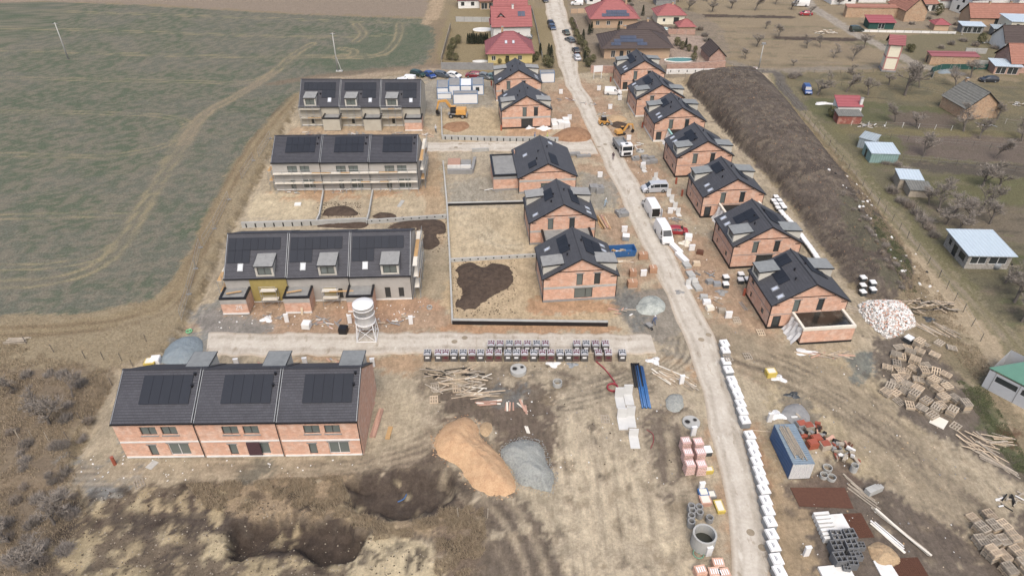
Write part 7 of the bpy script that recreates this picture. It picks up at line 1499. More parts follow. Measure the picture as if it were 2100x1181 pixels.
# more loose building material round the plots
rm2 = random.Random(12)
for i, (u, v, n, lab) in enumerate([(560, 648, 10, 'laths and battens below the first porch'), (655, 660, 14, 'grey gutter sections heaped before the grey terrace'), (690, 668, 8, 'boards beside the black gridded crate'), (790, 660, 12, 'brick bats and boards right of the silo'), (820, 655, 8, 'buckets and battens beside the right meter pillar'), (690, 745, 10, 'boards behind the middle brick terraced house'), (560, 748, 8, 'boards behind the first brick terraced house'), (640, 274, 12, 'form boards in the first far terrace yard'), (730, 275, 14, 'trestles and boards in the second far terrace yard'), (820, 276, 12, 'boards in the third far terrace yard'), (870, 278, 10, 'white bags and boards at the far terrace corner'), (600, 396, 9, 'red hoses and boards before the scaffolded terrace'), (700, 394, 10, 'boards below the middle scaffold'), (800, 392, 10, 'orange pipes below the last scaffold'), (1010, 392, 6, 'boards beside the bungalow garage'), (1190, 470, 8, 'battens behind the sand plot house'), (1210, 215, 10, 'boards beside the white delivery van'), (1240, 236, 8, 'scrap boards above the skid loader'), (1300, 300, 8, 'yellow battens behind the truck'), (1380, 452, 12, 'blocks and laths beside the open van'), (1440, 560, 10, 'laths in front of the wide patio house'), (1465, 615, 9, 'boards below the white topped packs'), (1270, 640, 8, 'pipe pieces beside the pale grit heap'), (1160, 205, 8, 'rubble and boards at the first gable house')]):
    timber_pile((u, v), n, lab, (.4, 1.8), (1.8, .8), rm2.uniform(-.5, .5), 1.2, ('woodgrey', 'wood', 'steel', 'white', 'rubbler', 'concgrey'), .4, 'material_pile', 'loose material round the plots')
# ================================================================== OLDER HOUSES, VILLAGE, GARDENS
M['redtile'] = rowmat('red roof tile', (172, 96, 94), .34, 2, .03, .7, .14, .15, (140, 74, 74), .25)
M['maroontile'] = rowmat('maroon roof tile', (164, 92, 96), .34, 2, .03, .7, .12, .15, (110, 42, 44), .25)
M['brightred'] = rowmat('bright red sheet roof', (172, 86, 92), .34, 2, .03, .6, .1, .12, (140, 44, 46), .25)
M['orangetile'] = rowmat('orange roof tile', (172, 118, 98), .34, 2, .03, .8, .18, .15, (150, 84, 60), .2)
M['oldtile'] = rowmat('old terracotta tile', (164, 114, 96), .34, 2, .03, .85, .25, .2, (120, 76, 62), .2)
M['browntile'] = rowmat('dark brown roof tile', (92, 80, 76), .34, 2, .03, .8, .16, .2, (64, 56, 54), .2)
M['mossroof'] = rowmat('grey fibre cement roof', (128, 128, 122), .5, 0, .04, .9, .25, .2, (96, 98, 92), .2)
M['tinblue'] = rowmat('pale blue tin roof', (196, 214, 226), .6, 0, .04, .4, .08, .1, (170, 186, 196), .4)
M['tingrey'] = rowmat('grey tin sheet', (168, 182, 188), .5, 0, .04, .5, .14, .12, (130, 142, 148), .4)
M['teal'] = rowmat('teal painted sheet', (140, 176, 170), .5, 0, .04, .6, .14, .12, (104, 134, 130), .3)
M['yellowwall'] = mat('yellow render', (222, 200, 118), .9, .06); M['cream'] = mat('cream render', (240, 232, 204), .9, .06); M['whitewall'] = mat('white render', (232, 232, 226), .9, .05, k=.66, dirt=(205, 200, 190), dirtamt=.35)
M['mint'] = mat('mint render', (200, 224, 200), .9, .05); M['tanwall'] = mat('tan brick render', (206, 172, 136), .9, .1); M['pinkwall'] = mat('pink trim', (196, 128, 122), .8, .08)
M['greensheet'] = mat('dark green fence sheet', (36, 92, 84), .6, .12); M['greenroof'] = mat('green sheet roof', (94, 150, 126), .5, .08, 1.2)
M['bark'] = mat('bark', (116, 107, 98), .95, .2, 5, .12); M['twig'] = mat('twigs', (152, 142, 130), .95, .2, 2, .15)
M['pool'] = glassmat('green pool water', (70, 140, 122), .08); M['poolb'] = glassmat('pale pool water', (150, 200, 206), .08)
def old_house(u, v, deg, W, D, he, hr, label, wallm='whitewall', roofm='redtile', kind='gx', wins=(), chim=((.5, .5),), name='house', pv=None, side=(), base=None, ov=.4, group='older houses', cat='house', door=None, skyl=(), right=()):
    q = G(u, v); T = thing(name, label, cat, (q.x, q.y, q.z - .05), R(deg), group); wb = MB()
    fr = [(a, b, c, d) for a, b, c, d in wins] + ([door] if door else [])
    tf = [(0, he), (W, he)]; ts = [(0, he), (D, he)]
    if kind == 'gx': ts = [(0, he), (D / 2, hr), (D, he)]
    if kind == 'gy': tf = [(0, he), (W / 2, hr), (W, he)]
    if kind == 'mono': ts = [(0, hr), (D, he)]; ts2 = [(0, he), (D, hr)]; tb = [(0, hr), (W, hr)]
    qf = wall(wb, (0, 0, 0), (1, 0, 0), W, tf, fr, .15)
    ql = wall(wb, (0, D, 0), (0, -1, 0), D, ts, side, .15); qr = wall(wb, (W, 0, 0), (0, 1, 0), D, ts2 if kind == 'mono' else ts, right, .15); wall(wb, (W, D, 0), (-1, 0, 0), W, tb if kind == 'mono' else tf, [], .15)
    wb.build('wall', wallm, T)
    for o in wins: window(T, qf, o, 'framew' if wallm != 'whitewall' else 'frame', 'glassd', (.5,) if o[1] - o[0] > 1.1 else (), .06, .08)
    if door: window(T, qf, door, 'frame', 'glassd', (), .06, .1, name='door')
    for o in side: window(T, ql, o, 'frame', 'glassd', (), .06, .08)
    for o in right: window(T, qr, o, 'frame', 'glassd', (), .06, .08)
    r = MB(); z0 = .1; nn = None
    if kind == 'gx':
        s = (hr - he) / (D / 2); e = he + z0 - ov * s; nn = slope(r, (-ov, -ov, e), (W + ov, -ov, e), (W + ov, D / 2, hr + z0), (-ov, D / 2, hr + z0), 8); slope(r, (W + ov, D + ov, e), (-ov, D + ov, e), (-ov, D / 2, hr + z0), (W + ov, D / 2, hr + z0), 8)
        r.tube([(-ov, D / 2, hr + z0 + .05), (W + ov, D / 2, hr + z0 + .05)], .12, 5); fe = ((-ov, -ov, e), (W + ov, -ov, e), (-ov, D / 2, hr + z0))
    elif kind == 'gy':
        s = (hr - he) / (W / 2); e = he + z0 - ov * s; nn = slope(r, (-ov, D + ov, e), (-ov, -ov, e), (W / 2, -ov, hr + z0), (W / 2, D + ov, hr + z0), 8); slope(r, (W + ov, -ov, e), (W + ov, D + ov, e), (W / 2, D + ov, hr + z0), (W / 2, -ov, hr + z0), 8)
        r.tube([(W / 2, -ov, hr + z0 + .05), (W / 2, D + ov, hr + z0 + .05)], .12, 5); fe = ((-ov, -ov, e), (-ov, D + ov, e), (W / 2, -ov, hr + z0))
    elif kind == 'hip':
        i = min(W, D) / 2 * .92; a, b, c, d = (-ov, -ov, he), (W + ov, -ov, he), (W + ov, D + ov, he), (-ov, D + ov, he)
        p, p2 = ((i, D / 2, hr), (W - i, D / 2, hr)) if W >= D else ((W / 2, i, hr), (W / 2, D - i, hr))
        if W >= D: r.poly([a, b, p2, p]); r.poly([c, d, p, p2]); r.poly([b, c, p2]); r.poly([d, a, p])
        else: r.poly([a, b, p]); r.poly([c, d, p2]); r.poly([b, c, p2, p]); r.poly([d, a, p, p2])
        r.poly([d, c, b, a], 1)
        for aa, bb in ((a, p), (b, p2 if W >= D else p), (c, p2), (d, p if W >= D else p2), (p, p2)): r.tube([Vector(aa) + Vector((0, 0, .04)), Vector(bb) + Vector((0, 0, .04))], .1, 4)
        fe = (a, b, (a[0] + (p[0] - a[0]) * 0, p[1], hr)); nn = Vector((0, -(hr - he), D / 2 + ov)).normalized()
    elif kind == 'mono':
        s = (hr - he) / D; e = he + .08 - ov * s; f = hr + .08 + ov * s
        r.hexa([(-ov, -ov, e), (W + ov, -ov, e), (W + ov, D + ov, f), (-ov, D + ov, f)], [(-ov, -ov, e + .12), (W + ov, -ov, e + .12), (W + ov, D + ov, f + .12), (-ov, D + ov, f + .12)]); fe = None
    else: r.box(-ov, W + ov, -ov, D + ov, he + .003, he + .2); fe = None
    rf = r.build('roof', [roofm, 'black'], T)
    for cx, cy in chim:
        zt = hr + .7; zb = he + .2; c = MB().box(W * cx - .3, W * cx + .3, D * cy - .3, D * cy + .3, zb, zt).build('chimney', 'brickold' if wallm != 'whitewall' else 'whitewall', rf); MB().box(W * cx - .36, W * cx + .36, D * cy - .36, D * cy + .36, zt + .002, zt + .1).build('chimney_cap', 'concgrey', c)
    if pv and fe:
        cells, u0, v0, pu, pvv = pv; f3 = fe
        for i, j in cells:
            o = slab(rf, 'solar_panel', 'pvblue', *f3, nn, u0 + i * pu, u0 + (i + .95) * pu, v0 + j * pvv, v0 + (j + .94) * pvv, .05, .12)
    if fe:
        for a, b in skyl: skylight(rf, *fe, nn, a, b, .05, .14)
    if base: MB().box(-.05, W + .05, -.05, -.003, 0, .5).build('plinth', base, T)
    return T
M['pvblue'] = mat('framed blue solar panel', (74, 84, 104), .3, .08, 3, .1, spec=.6)
w3 = lambda xs, z0=.9, z1=2.2, ww=1.2: [(x, x + ww, z0, z1) for x in xs]
GA = 'older houses at the street end'
old_house(1001, 131, 3, 12.6, 11, 2.9, 7.4, 'yellow house with maroon hipped roof behind the garden wall', 'yellowwall', 'maroontile', 'hip', w3((1, 8.5)), ((.35, .7),), ov=.7, group=GA, door=(5, 6, .1, 2.2), skyl=((.4, .45), (.55, .45)))
old_house(1012, 83, 4, 11.5, 11, 4.4, 8.6, 'white house with red roof and one blue solar collector', 'whitewall', 'redtile', 'gx', w3((1.5, 4, 7)), ((.55, .45),), ov=.6, group=GA, pv=([(0, 0), (1, 0)], .66, .5, .09, .25))
old_house(1008, 78, 4, 6.0, 6, 4.4, 7.4, 'white gabled wing of the collector house with small dark window', 'whitewall', 'redtile', 'gy', [(2.5, 3.6, 4.2, 5.5)], (), ov=.5, group=GA)
old_house(1014, 40, 4, 11, 10, 3.4, 8.2, 'red roofed white house third along the street', 'whitewall', 'redtile', 'gx', w3((1, 5)), ((.6, .5),), group=GA)
old_house(940, 18, 3, 7.5, 7, 3, 5.4, 'small white house with red roof at the ploughland corner', 'whitewall', 'redtile', 'gx', w3((1, 4.5)), ((.5, .5),), group=GA)
old_house(984, 20, 3, 6, 5, 2.6, 3.0, 'open brown carport beside the small white house', 'tanwall', 'oldtile', 'mono', [(.5, 2.7, .1, 2.2), (3.2, 5.5, .1, 2.2)], (), group=GA)
old_house(1212, 58, 2, 15, 12, 3.0, 7.6, 'brick house with broad red hipped roof and two rows of panels', 'tanwall', 'redtile', 'hip', w3((1.5, 5, 9)), ((.8, .55),), ov=.8, group=GA, pv=([(i, 0) for i in range(12)] + [(i, 1) for i in range(2, 11)], .25, .12, .045, .16))
old_house(1238, 121, 1, 19, 12, 3.2, 6.6, 'brick villa with wide dark brown roof and stepped solar panels', 'tanwall', 'browntile', 'hip', w3((2, 6.5), .4, 2.4), ((.35, .6),), ov=1.0, group=GA, door=(4.5, 5.6, .1, 2.3), pv=([(i, 0) for i in (0, 1, 2, 8, 9, 10)] + [(i, 1) for i in range(1, 10)] + [(i, 2) for i in range(3, 8)], .14, .16, .045, .17))
old_house(1292, 95, 1, 11, 9, 3.0, 6.2, 'dark roofed rear wing of the brick villa', 'tanwall', 'browntile', 'hip', w3((5, 8)), ((.5, .5),), ov=.8, group=GA)
old_house(1347, 51, 2, 9, 7.5, 3.0, 5.6, 'small yellow brick house with red hipped roof and arched door', 'cream', 'redtile', 'hip', [(1.8, 2.7, .9, 2.0)], ((.6, .5),), ov=.6, group=GA, door=(5.4, 7.2, .1, 2.3))
old_house(1391, 66, 2, 5.2, 4.5, 1.6, 3.4, 'red hipped garden pavilion next to the pink wall', 'tanwall', 'redtile', 'hip', (), (), ov=.4, group=GA)
old_house(1453, 131, 4, 4.6, 8, 2.2, 4.4, 'brick pool house with dark roof closing the garden wall', 'brickpink', 'browntile', 'gy', (), (), ov=.3, group=GA)
old_house(1203, 9, 2, 12, 9, 3.0, 6.4, 'red roofed house half hidden at the top of the street', 'whitewall', 'maroontile', 'gx', w3((1, 5, 8)), ((.3, .5),), group=GA)
old_house(1345, 12, 2, 7, 5, 2.6, 3.9, 'grey roofed shed behind the yellow brick house', 'concgrey', 'browntile', 'gx', (), (), group=GA)
GV = 'village houses beyond the orchard'
old_house(1733, 36, -3, 24, 2.5, 3.2, 3.6, 'long brick barn wall with flat tiled top beside the lane', 'brickold', 'orangetile', 'mono', (), (), group=GV, ov=.2)
old_house(1852, 45, 6, 7.5, 11, 3.6, 7.4, 'brick house with a bare gable and orange roof', 'brickold', 'orangetile', 'gy', (), (), group=GV, ov=.3)
old_house(1872, 20, 4, 9, 9, 4.6, 7.6, 'mint green house with tiled porch roof', 'mint', 'oldtile', 'gy', [(6.5, 7.8, 1, 2.2)], ((.3, .5),), group=GV)
old_house(1892, 24, 4, 5, 3.4, 2.5, 3.4, 'tiled porch in front of the mint green house', 'whitewall', 'orangetile', 'mono', [(.6, 1.6, .9, 2)], (), group=GV, door=(3, 4.2, .1, 2.1))
old_house(1922, 18, 8, 8, 5, 2.8, 4.4, 'low white house with sloping red roof between the tall houses', 'whitewall', 'oldtile', 'mono', (), (), group=GV)
old_house(1984, 34, 14, 13, 8.5, 5.6, 8.6, 'tall white house with windowed end wall and blank front', 'whitewall', 'oldtile', 'gx', (), ((.2, .5),), side=[(1.2, 2.3, 3.6, 5.0), (4.2, 5.3, 3.6, 5.0), (2.8, 3.9, 1, 2.5)], group=GV)
old_house(1986, 52, -2, 18, 7, 2.6, 6.0, 'long house with broad orange tiled roof and dark porch', 'tanwall', 'orangetile', 'gx', w3((10.5, 12), .9, 2, .9), ((.35, .5), (.75, .6)), group=GV, door=(8, 9.4, .1, 2.2))
old_house(2064, 76, -6, 14, 8, 4.6, 4.8, 'yellow house with flat pale blue metal roof', 'cream', 'tinblue', 'mono', [(1.5, 2.5, 2.5, 4)], ((.7, .3),), side=[(1.5, 2.4, 1.0, 2.4), (4, 4.8, 2.3, 3.2), (6, 6.9, 1.6, 3.2)], group=GV)
old_house(2056, 106, -2, 16, 8, 2.8, 6.4, 'white house with mottled brown roof behind the white yard wall', 'whitewall', 'browntile', 'gx', w3((1, 5), .9, 2.1, 1.4), ((.6, .5),), group=GV, door=(3.4, 4.4, .1, 2.1))
old_house(2068, 150, -4, 14, 9, 2.8, 6.6, 'house with fresh orange roof behind the tin canopy', 'brickpink', 'orangetile', 'gx', (), ((.4, .5),), group=GV)
old_house(2042, 20, 8, 8.5, 8, 5.2, 7.6, 'white house with grey roof at the village skyline', 'whitewall', 'browntile', 'gx', w3((1.5, 5), 3.2, 4.6), ((.5, .5),), side=[(2, 3, 3, 4.3)], group=GV)
old_house(2082, 26, 4, 12, 9, 4.8, 8, 'white house with brick red roof at the village corner', 'whitewall', 'oldtile', 'gx', w3((2, 5, 8), 2.6, 4), ((.5, .5),), group=GV)
old_house(1930, 3, 6, 12, 8, 4.5, 7.5, 'white house with red roof behind the mint one', 'whitewall', 'redtile', 'gx', w3((2, 6), 2.6, 4), ((.5, .5),), group=GV)
old_house(1820, 2, 4, 14, 8, 3.6, 6.2, 'pale house at the top of the lane', 'whitewall', 'oldtile', 'gx', w3((2, 6, 10)), ((.5, .5),), group=GV)
old_house(1704, 10, 4, 9, 6, 2.8, 4.8, 'low pale building above the white box van', 'whitewall', 'oldtile', 'gx', w3((2, 6)), (), group=GV)
old_house(1905, 133, -4, 13, 3.2, 2.4, 2.7, 'long rough brick shed beside the lane', 'brickold', 'maroontile', 'mono', (), (), group=GV, ov=.2, side=[(.6, 1.6, .1, 2)], name='shed', cat='shed')
old_house(1780, 60, -3, 8, 4.5, 2.1, 3.0, 'red roofed green shed beside the orchard lane', 'greensheet', 'brightred', 'mono', [(3, 5, .1, 1.9)], (), group=GV, name='shed', cat='shed')
old_house(1914, 63, -6, 4.4, 4, 1.9, 3.2, 'garden hut with bright red hipped roof', 'tanwall', 'brightred', 'hip', (), (), group=GV, name='shed', cat='shed')
old_house(1970, 68, -6, 6.5, 3.4, 2.2, 2.5, 'carport with flat white roof', 'concgrey', 'tinblue', 'mono', [(.5, 3, .1, 2), (3.4, 6, .1, 2)], (), group=GV, name='carport', cat='shed')
old_house(2034, 74, -8, 5, 3, 2.2, 2.5, 'small canopy with grey roof beside the yellow house', 'concgrey', 'tingrey', 'mono', [(.5, 2.3, .1, 2), (2.7, 4.5, .1, 2)], (), group=GV, name='canopy', cat='shed')
old_house(2036, 152, -8, 6.6, 4.6, 2.2, 2.6, 'tin roofed canopy over stacked wood', 'brickpink', 'tinblue', 'mono', [(.5, 3, .1, 2), (3.4, 6, .1, 2)], (), group=GV, name='canopy', cat='shed')
GH = 'garden huts'
old_house(1716, 254, -3, 5.4, 3.0, 1.9, 2.2, 'red brick hut porch with grey sheet roof', brickmat('red hut brick', (168, 84, 66), (140, 90, 76), .3, .16, .02), 'mossroof', 'mono', (), (), group=GH, name='shed', cat='shed', ov=.2)
old_house(1714, 238, -3, 5.6, 3.4, 2.4, 3.6, 'garden hut with bright red sheet roof beside the scrap pile', 'whitewall', 'brightred', 'mono', (), ((.95, .2),), group=GH, name='hut', cat='hut', ov=.25)
old_house(1972, 246, 8, 9.0, 8.5, 2.9, 6.4, 'old hut with straw coloured brick gable and grey slate roof', 'brickold', 'mossroof', 'gy', (), ((.5, .95),), group=GH, name='hut', cat='hut', ov=.3)
old_house(1757, 302, -40, 3.2, 3.6, 2.2, 2.4, 'grey tin shed leaning against the teal shed', 'tingrey', 'tingrey', 'mono', (), (), group=GH, name='shed', cat='shed', ov=.15)
old_house(1782, 334, -4, 5.6, 4.6, 2.1, 2.5, 'teal painted sheet metal shed in the gardens', 'teal', 'tinblue', 'mono', (), (), group=GH, name='shed', cat='shed', ov=.15, side=[(1.2, 2.3, .05, 1.9)])
old_house(1840, 386, -8, 4.2, 3.4, 2.0, 2.4, 'overgrown hut with pale sheet roof among bare bushes', 'woodgrey', 'tinblue', 'mono', (), (), group=GH, name='shed', cat='shed', ov=.2)
old_house(1862, 404, -8, 4.0, 3.2, 1.5, 1.8, 'low dark roofed lean to below the overgrown hut', 'woodgrey', 'mossroof', 'mono', (), (), group=GH, name='shed', cat='shed', ov=.2)
wk = old_house(1976, 551, -2, 7.0, 7.2, 2.7, 2.9, 'stone workshop with pale corrugated roof and glazed front', 'stone', 'tinblue', 'mono', [(.5, 3.1, 1.0, 2.4), (3.5, 6.4, 1.0, 2.4)], (), group=GH, name='workshop', cat='workshop', ov=.45, side=[(1.0, 1.8, 1.1, 2.1), (2.6, 3.9, .05, 2.1), (4.6, 6.4, .9, 2.1)])
q = G(2035, 552); T = thing('water_tank', 'grey plastic water tank beside the stone workshop', 'tank', (q.x + .6, q.y + .4, q.z), 0); MB().lathe([(0, 0), (.7, 0), (.75, .9), (.6, 1.1), (0, 1.15)], 14).build('tank_body', 'packside', T, True); MB().lathe([(0, 1.16), (.2, 1.16), (.2, 1.25), (0, 1.26)], 10).build('lid', 'black', T)
# hall at the right edge
q = G(2012, 792); T = thing('hall', 'long grey panel hall with green roof at the yard edge', 'hall', (q.x, q.y, q.z - .05), R(-52), 'halls'); Lh = 17
wb = MB(); ops = [(1 + k * 3.1, 3.6 + k * 3.1, 1.7, 2.6) for k in range(5)]; qf = wall(wb, (0, 0, 0), (1, 0, 0), Lh, [(0, 3.0), (Lh, 3.0)], ops, .1); wall(wb, (0, 6.4, 0), (0, -1, 0), 6.4, [(0, 3.0), (6.4, 3.0)], []); wall(wb, (Lh, 0, 0), (0, 1, 0), 6.4, [(0, 3.0), (6.4, 3.0)], []); wall(wb, (Lh, 6.4, 0), (-1, 0, 0), Lh, [(0, 3.0), (Lh, 3.0)], []); wb.build('wall', mat('pale grey panel', (190, 194, 198), .6, .06), T); MB().box(9.2, Lh - .05, .05, 6.35, 2.7, 2.9).build('flat_roof', 'mossroof', T)
for o in ops: window(T, qf, o, 'frame', 'glassd', (), .05, .06)
boxes(T, 'panel_joint', 'concgrey', [(x, x + .08, -.03, -.003, 0, 3.0) for x in (.8, 3.75, 6.85, 9.95, 13.05)])
MB().hexa([(-.2, .1, 3.1), (5.4, .1, 3.1), (9.5, 6.4, 3.9), (3.6, 6.4, 3.9)], [(-.2, .1, 3.22), (5.4, .1, 3.22), (9.5, 6.4, 4.02), (3.6, 6.4, 4.02)]).build('roof', 'greenroof', T)
boxes(T, 'post', 'woodgrey', [(5.0, 5.15, .5, .65, 0, 3.0), (8.4, 8.55, 5.4, 5.55, 0, 3.6), (.2, .35, .3, .45, 0, 3.05)])
for k, (u, v, W_, D_, he_, hr_, wm, rm) in enumerate([(1760, 6, 10, 7, 3.2, 5.6, 'whitewall', 'orangetile'), (1790, -6, 12, 8, 3.6, 6.4, 'tanwall', 'oldtile'), (1860, -8, 11, 8, 4.2, 7.2, 'cream', 'orangetile'), (1900, -14, 10, 8, 4.2, 7.0, 'whitewall', 'browntile'), (1960, -10, 13, 9, 5.0, 8.2, 'cream', 'oldtile'), (2020, -8, 12, 9, 5.0, 8.0, 'whitewall', 'orangetile'), (2085, 2, 14, 9, 5.0, 8.4, 'cream', 'browntile'), (1722, -6, 9, 7, 3, 5.4, 'whitewall', 'redtile'), (1060, -14, 11, 9, 3.4, 7, 'whitewall', 'redtile'), (1195, -14, 12, 9, 3.2, 6.6, 'tanwall', 'redtile'), (1260, -18, 12, 9, 3.2, 6.6, 'cream', 'maroontile')]):
    old_house(u, v, 4 + (k * 7) % 9 - 4, W_, D_, he_, hr_, ['pale house with orange roof above the barn wall', 'tan house with old tiled roof behind the barn wall', 'cream house with orange roof behind the bare gable', 'white brown roofed house behind the mint one', 'tall cream house behind the blank white front', 'tall white house with orange roof at the skyline', 'cream house with brown roof at the village corner', 'white house with red roof at the lane head', 'white house with red roof at the street head', 'tan house with red roof at the street head', 'cream house with maroon roof at the street head'][k], wm, rm, 'gx', w3((1.5, 5), he_ - 2.2, he_ - .8), ((.5, .5),), group='houses along the village skyline')
# transformer tower
q = G(1808, 147); T = thing('transformer_tower', 'cream and pink transformer tower with maroon roof', 'tower', (q.x, q.y, q.z), R(-14)); w_ = 3.3
MB().box(0, w_, 0, w_, .4, 7.6).build('wall', 'cream', T); MB().box(-.25, w_ + .25, -.25, w_ + .25, 0, .4).build('plinth', 'concgrey', T)
for z0, z1 in ((.5, .75), (3.7, 4.1), (7.1, 7.5)): MB().box(-.04, w_ + .04, -.04, w_ + .04, z0, z1).build('trim_band', 'pinkwall', T)
boxes(T, 'trim_corner', 'pinkwall', [(x - .05, x + .25, -.05, -.003, .76, 7.09) for x in (0, w_ - .2)])
r = MB(); slope(r, (-.5, -.5, 7.4), (w_ + .5, -.5, 7.4), (w_ + .5, w_ / 2, 9.6), (-.5, w_ / 2, 9.6), 6); slope(r, (w_ + .5, w_ + .5, 7.4), (-.5, w_ + .5, 7.4), (-.5, w_ / 2, 9.6), (w_ + .5, w_ / 2, 9.6), 6); r.build('roof', ['maroontile', 'black'], T)
for y in (0, w_): MB().poly([(0.0 if True else 0, 0, 7.6), (0, w_, 7.6), (0, w_ / 2, 9.3)] if y == 0 else [(w_, 0, 7.6), (w_, w_, 7.6), (w_, w_ / 2, 9.3)]).build('gable', 'cream', T)
MB().box(-1.2, 0, .9, 1.0, 6.6, 6.7).build('insulator_arm', 'steel', T); boxes(T, 'insulator', 'black', [(-1.2 + k * .4, -1.1 + k * .4, .85, 1.05, 6.7, 7.0) for k in range(3)])
# garden fences, pools
def fence(px, label, h=1.3, step=3.0, m='bark', rails=True, group='garden fences', pr=.05, tilt=0.0):
    pts = [G(*q) for q in px]; T = thing('fence', label, 'fence', pts[0], 0, group); o0 = pts[0]
    for a, b in zip(pts[:-1], pts[1:]):
        n = max(1, int((b - a).length / step))
        for i in range(n + 1):
            p = a.lerp(b, i / n); p.z = zg(p.x, p.y); c = p - o0
            MB().tube([c, c + Vector((jit(.08) + tilt, jit(.08), h))], pr, 5).build('post', m, T)
        if rails:
            for z in (.45, .95): MB().tube([a - o0 + Vector((0, 0, z * h)), b - o0 + Vector((0, 0, z * h))], .012, 3).build('wire', 'steel', T)
fence([(1590, 172), (1640, 230), (1700, 300), (1740, 348), (1800, 420), (1860, 490), (1925, 570), (1975, 640), (2010, 700)], 'leaning post and wire fence between the mound and the track', 1.5)
fence([(1790, 282), (1860, 290), (1960, 298), (2100, 312)], 'wire fence between the upper vegetable beds'); fence([(1850, 330), (1960, 340), (2120, 360)], 'rusty pole fence with a low rail above the dark bed', 1.4)
fence([(1745, 258), (1850, 262), (1950, 268)], 'white post fence below the red roofed huts', 1.2, m='whitewall'); fence([(1700, 175), (1800, 182), (1900, 190), (1965, 205)], 'orchard wire fence above the big garden tree', 1.2)
fence([(1640, 150), (1700, 152), (1790, 150), (1890, 152)], 'short post fence along the grass track', 1.1); fence([(1985, 240), (2100, 262)], 'leaning concrete posts below the old brick gable hut', 1.3, m='concrete'); fence([(1370, 160), (1440, 163), (1500, 158), (1560, 165)], 'thin dark posts in front of the notched white wall', 1.6, 4)
fence([(55, 705), (110, 722), (175, 735), (250, 740)], 'row of old vineyard stakes above the brushwood', 1.4, 2.6, rails=False); fence([(0, 905), (40, 900), (100, 905)], 'leaning stakes at the brushwood edge', 1.6, 1.6, m='woodgrey', rails=False); fence([(940, 1060), (1000, 1062)], 'weathered stakes between the pits and the sand heap', 1.6, 1.6, m='woodgrey', rails=False)
fence([(300, 700), (270, 745), (225, 780), (165, 860), (140, 900)], 'stakes along the bank edge near the brick terrace', 1.3, 5, rails=False)
def panel_wall(px, label, h, m, th=.1, seg=2.6, group='garden fences'):
    pts = [G(*q) for q in px]; T = thing('panel_fence', label, 'fence', pts[0], 0, group); o0 = pts[0]
    for a, b in zip(pts[:-1], pts[1:]):
        n = max(1, round((b - a).length / seg)); ang = math.atan2(b.y - a.y, b.x - a.x); L_ = (b - a).length / n
        for i in range(n):
            o = MB().box(.03, L_ - .03, -th / 2, th / 2, -.1, h).build('panel', m, T); o.location = a.lerp(b, i / n) - o0; o.rotation_euler = (0, 0, ang)
            o = MB().box(-.05, .05, -th / 2 - .03, th / 2 + .03, -.1, h + .05).build('post', 'concgrey', T); o.location = a.lerp(b, i / n) - o0; o.rotation_euler = (0, 0, ang)
panel_wall([(1912, 160), (1908, 150), (1928, 143), (2024, 143)], 'dark green sheet fence round the tarpaulin yard', 1.5, 'greensheet'); panel_wall([(1982, 134), (2030, 137)], 'pale block yard wall beside the rough brick shed', 1.6, 'concrete'); panel_wall([(1978, 110), (2022, 111)], 'white block yard wall below the big garden', 1.6, 'concrete'); panel_wall([(1765, 66), (1960, 70)], 'low white wall behind the transformer tower', .7, 'whitewall'); panel_wall([(2045, 112), (2110, 122)], 'white yard wall in front of the mottled roof house', 1.5, 'whitewall')
panel_wall([(935, 45), (1005, 46)], 'pale garden wall behind the collector house', 1.6, 'concrete'); panel_wall([(924, 60), (905, 130)], 'tall grey fence on the field side of the gardens', 1.8, 'woodgrey'); panel_wall([(1170, 28), (1240, 26)], 'cream garden wall with pillars behind the far van', 1.5, 'tanwall'); panel_wall([(1369, 70), (1425, 72)], 'pink garden wall below the red pavilion', 1.6, 'brickpink'); panel_wall([(1112, 120), (1100, 60), (1090, 20)], 'grey front fence of the street gardens', 1.1, 'concgrey'); panel_wall([(1205, 135), (1190, 80), (1178, 45)], 'brick front fence of the villa', 1.2, 'brickpink')
def pool(u, v, rx, ry, m, lab):
    q = G(u, v); T = thing('pool', lab, 'pool', (q.x, q.y, q.z), .05); n = 24; MB().lathe([(1.0, .0), (1.0, .22), (.9, .22), (.9, .12)], n).build('rim', 'whitewall', T).scale = (rx, ry, 1); MB().lathe([(0, .14), (.9, .14)], n).build('water_surface', m, T).scale = (rx, ry, 1)
pool(1394, 124, 4.6, 2.0, 'pool', 'oval garden pool with green water and white rim'); pool(1355, 60, 3.4, 1.5, 'poolb', 'pale blue pool behind the brown villa'); pool(990, 62, 3.2, 2.2, 'whitewall', 'covered white round pool behind the dark hedge'); pool(986, 127, 2.4, .9, 'whitewall', 'long white covered tub by the garden wall')
# junk round the gardens
for i, (u, v, n) in enumerate([(1775, 258, 26), (1752, 250, 14), (1800, 262, 10), (2020, 258, 14), (2085, 215, 16), (2050, 545, 12), (2080, 1030, 24), (1985, 66, 10), (1965, 72, 10), (2020, 88, 10)]):
    timber_pile((u, v), n, ['scrap metal and boards piled beside the brick hut', 'boards leaning at the red roofed hut', 'grey scrap below the upper beds', 'scrap boards below the old brick gable', 'white scrap in the far garden', 'cold frame boards beside the workshop', 'black plastic and boards at the yard edge', 'yard clutter beside the carport', 'yard clutter below the carport', 'yard clutter by the mottled roof house'][i], (.5, 1.6), (2.0, 1.0), .2, 1.2, ('steel', 'woodgrey', 'white', 'dark', 'woodgrey'), .5, 'scrap_pile')
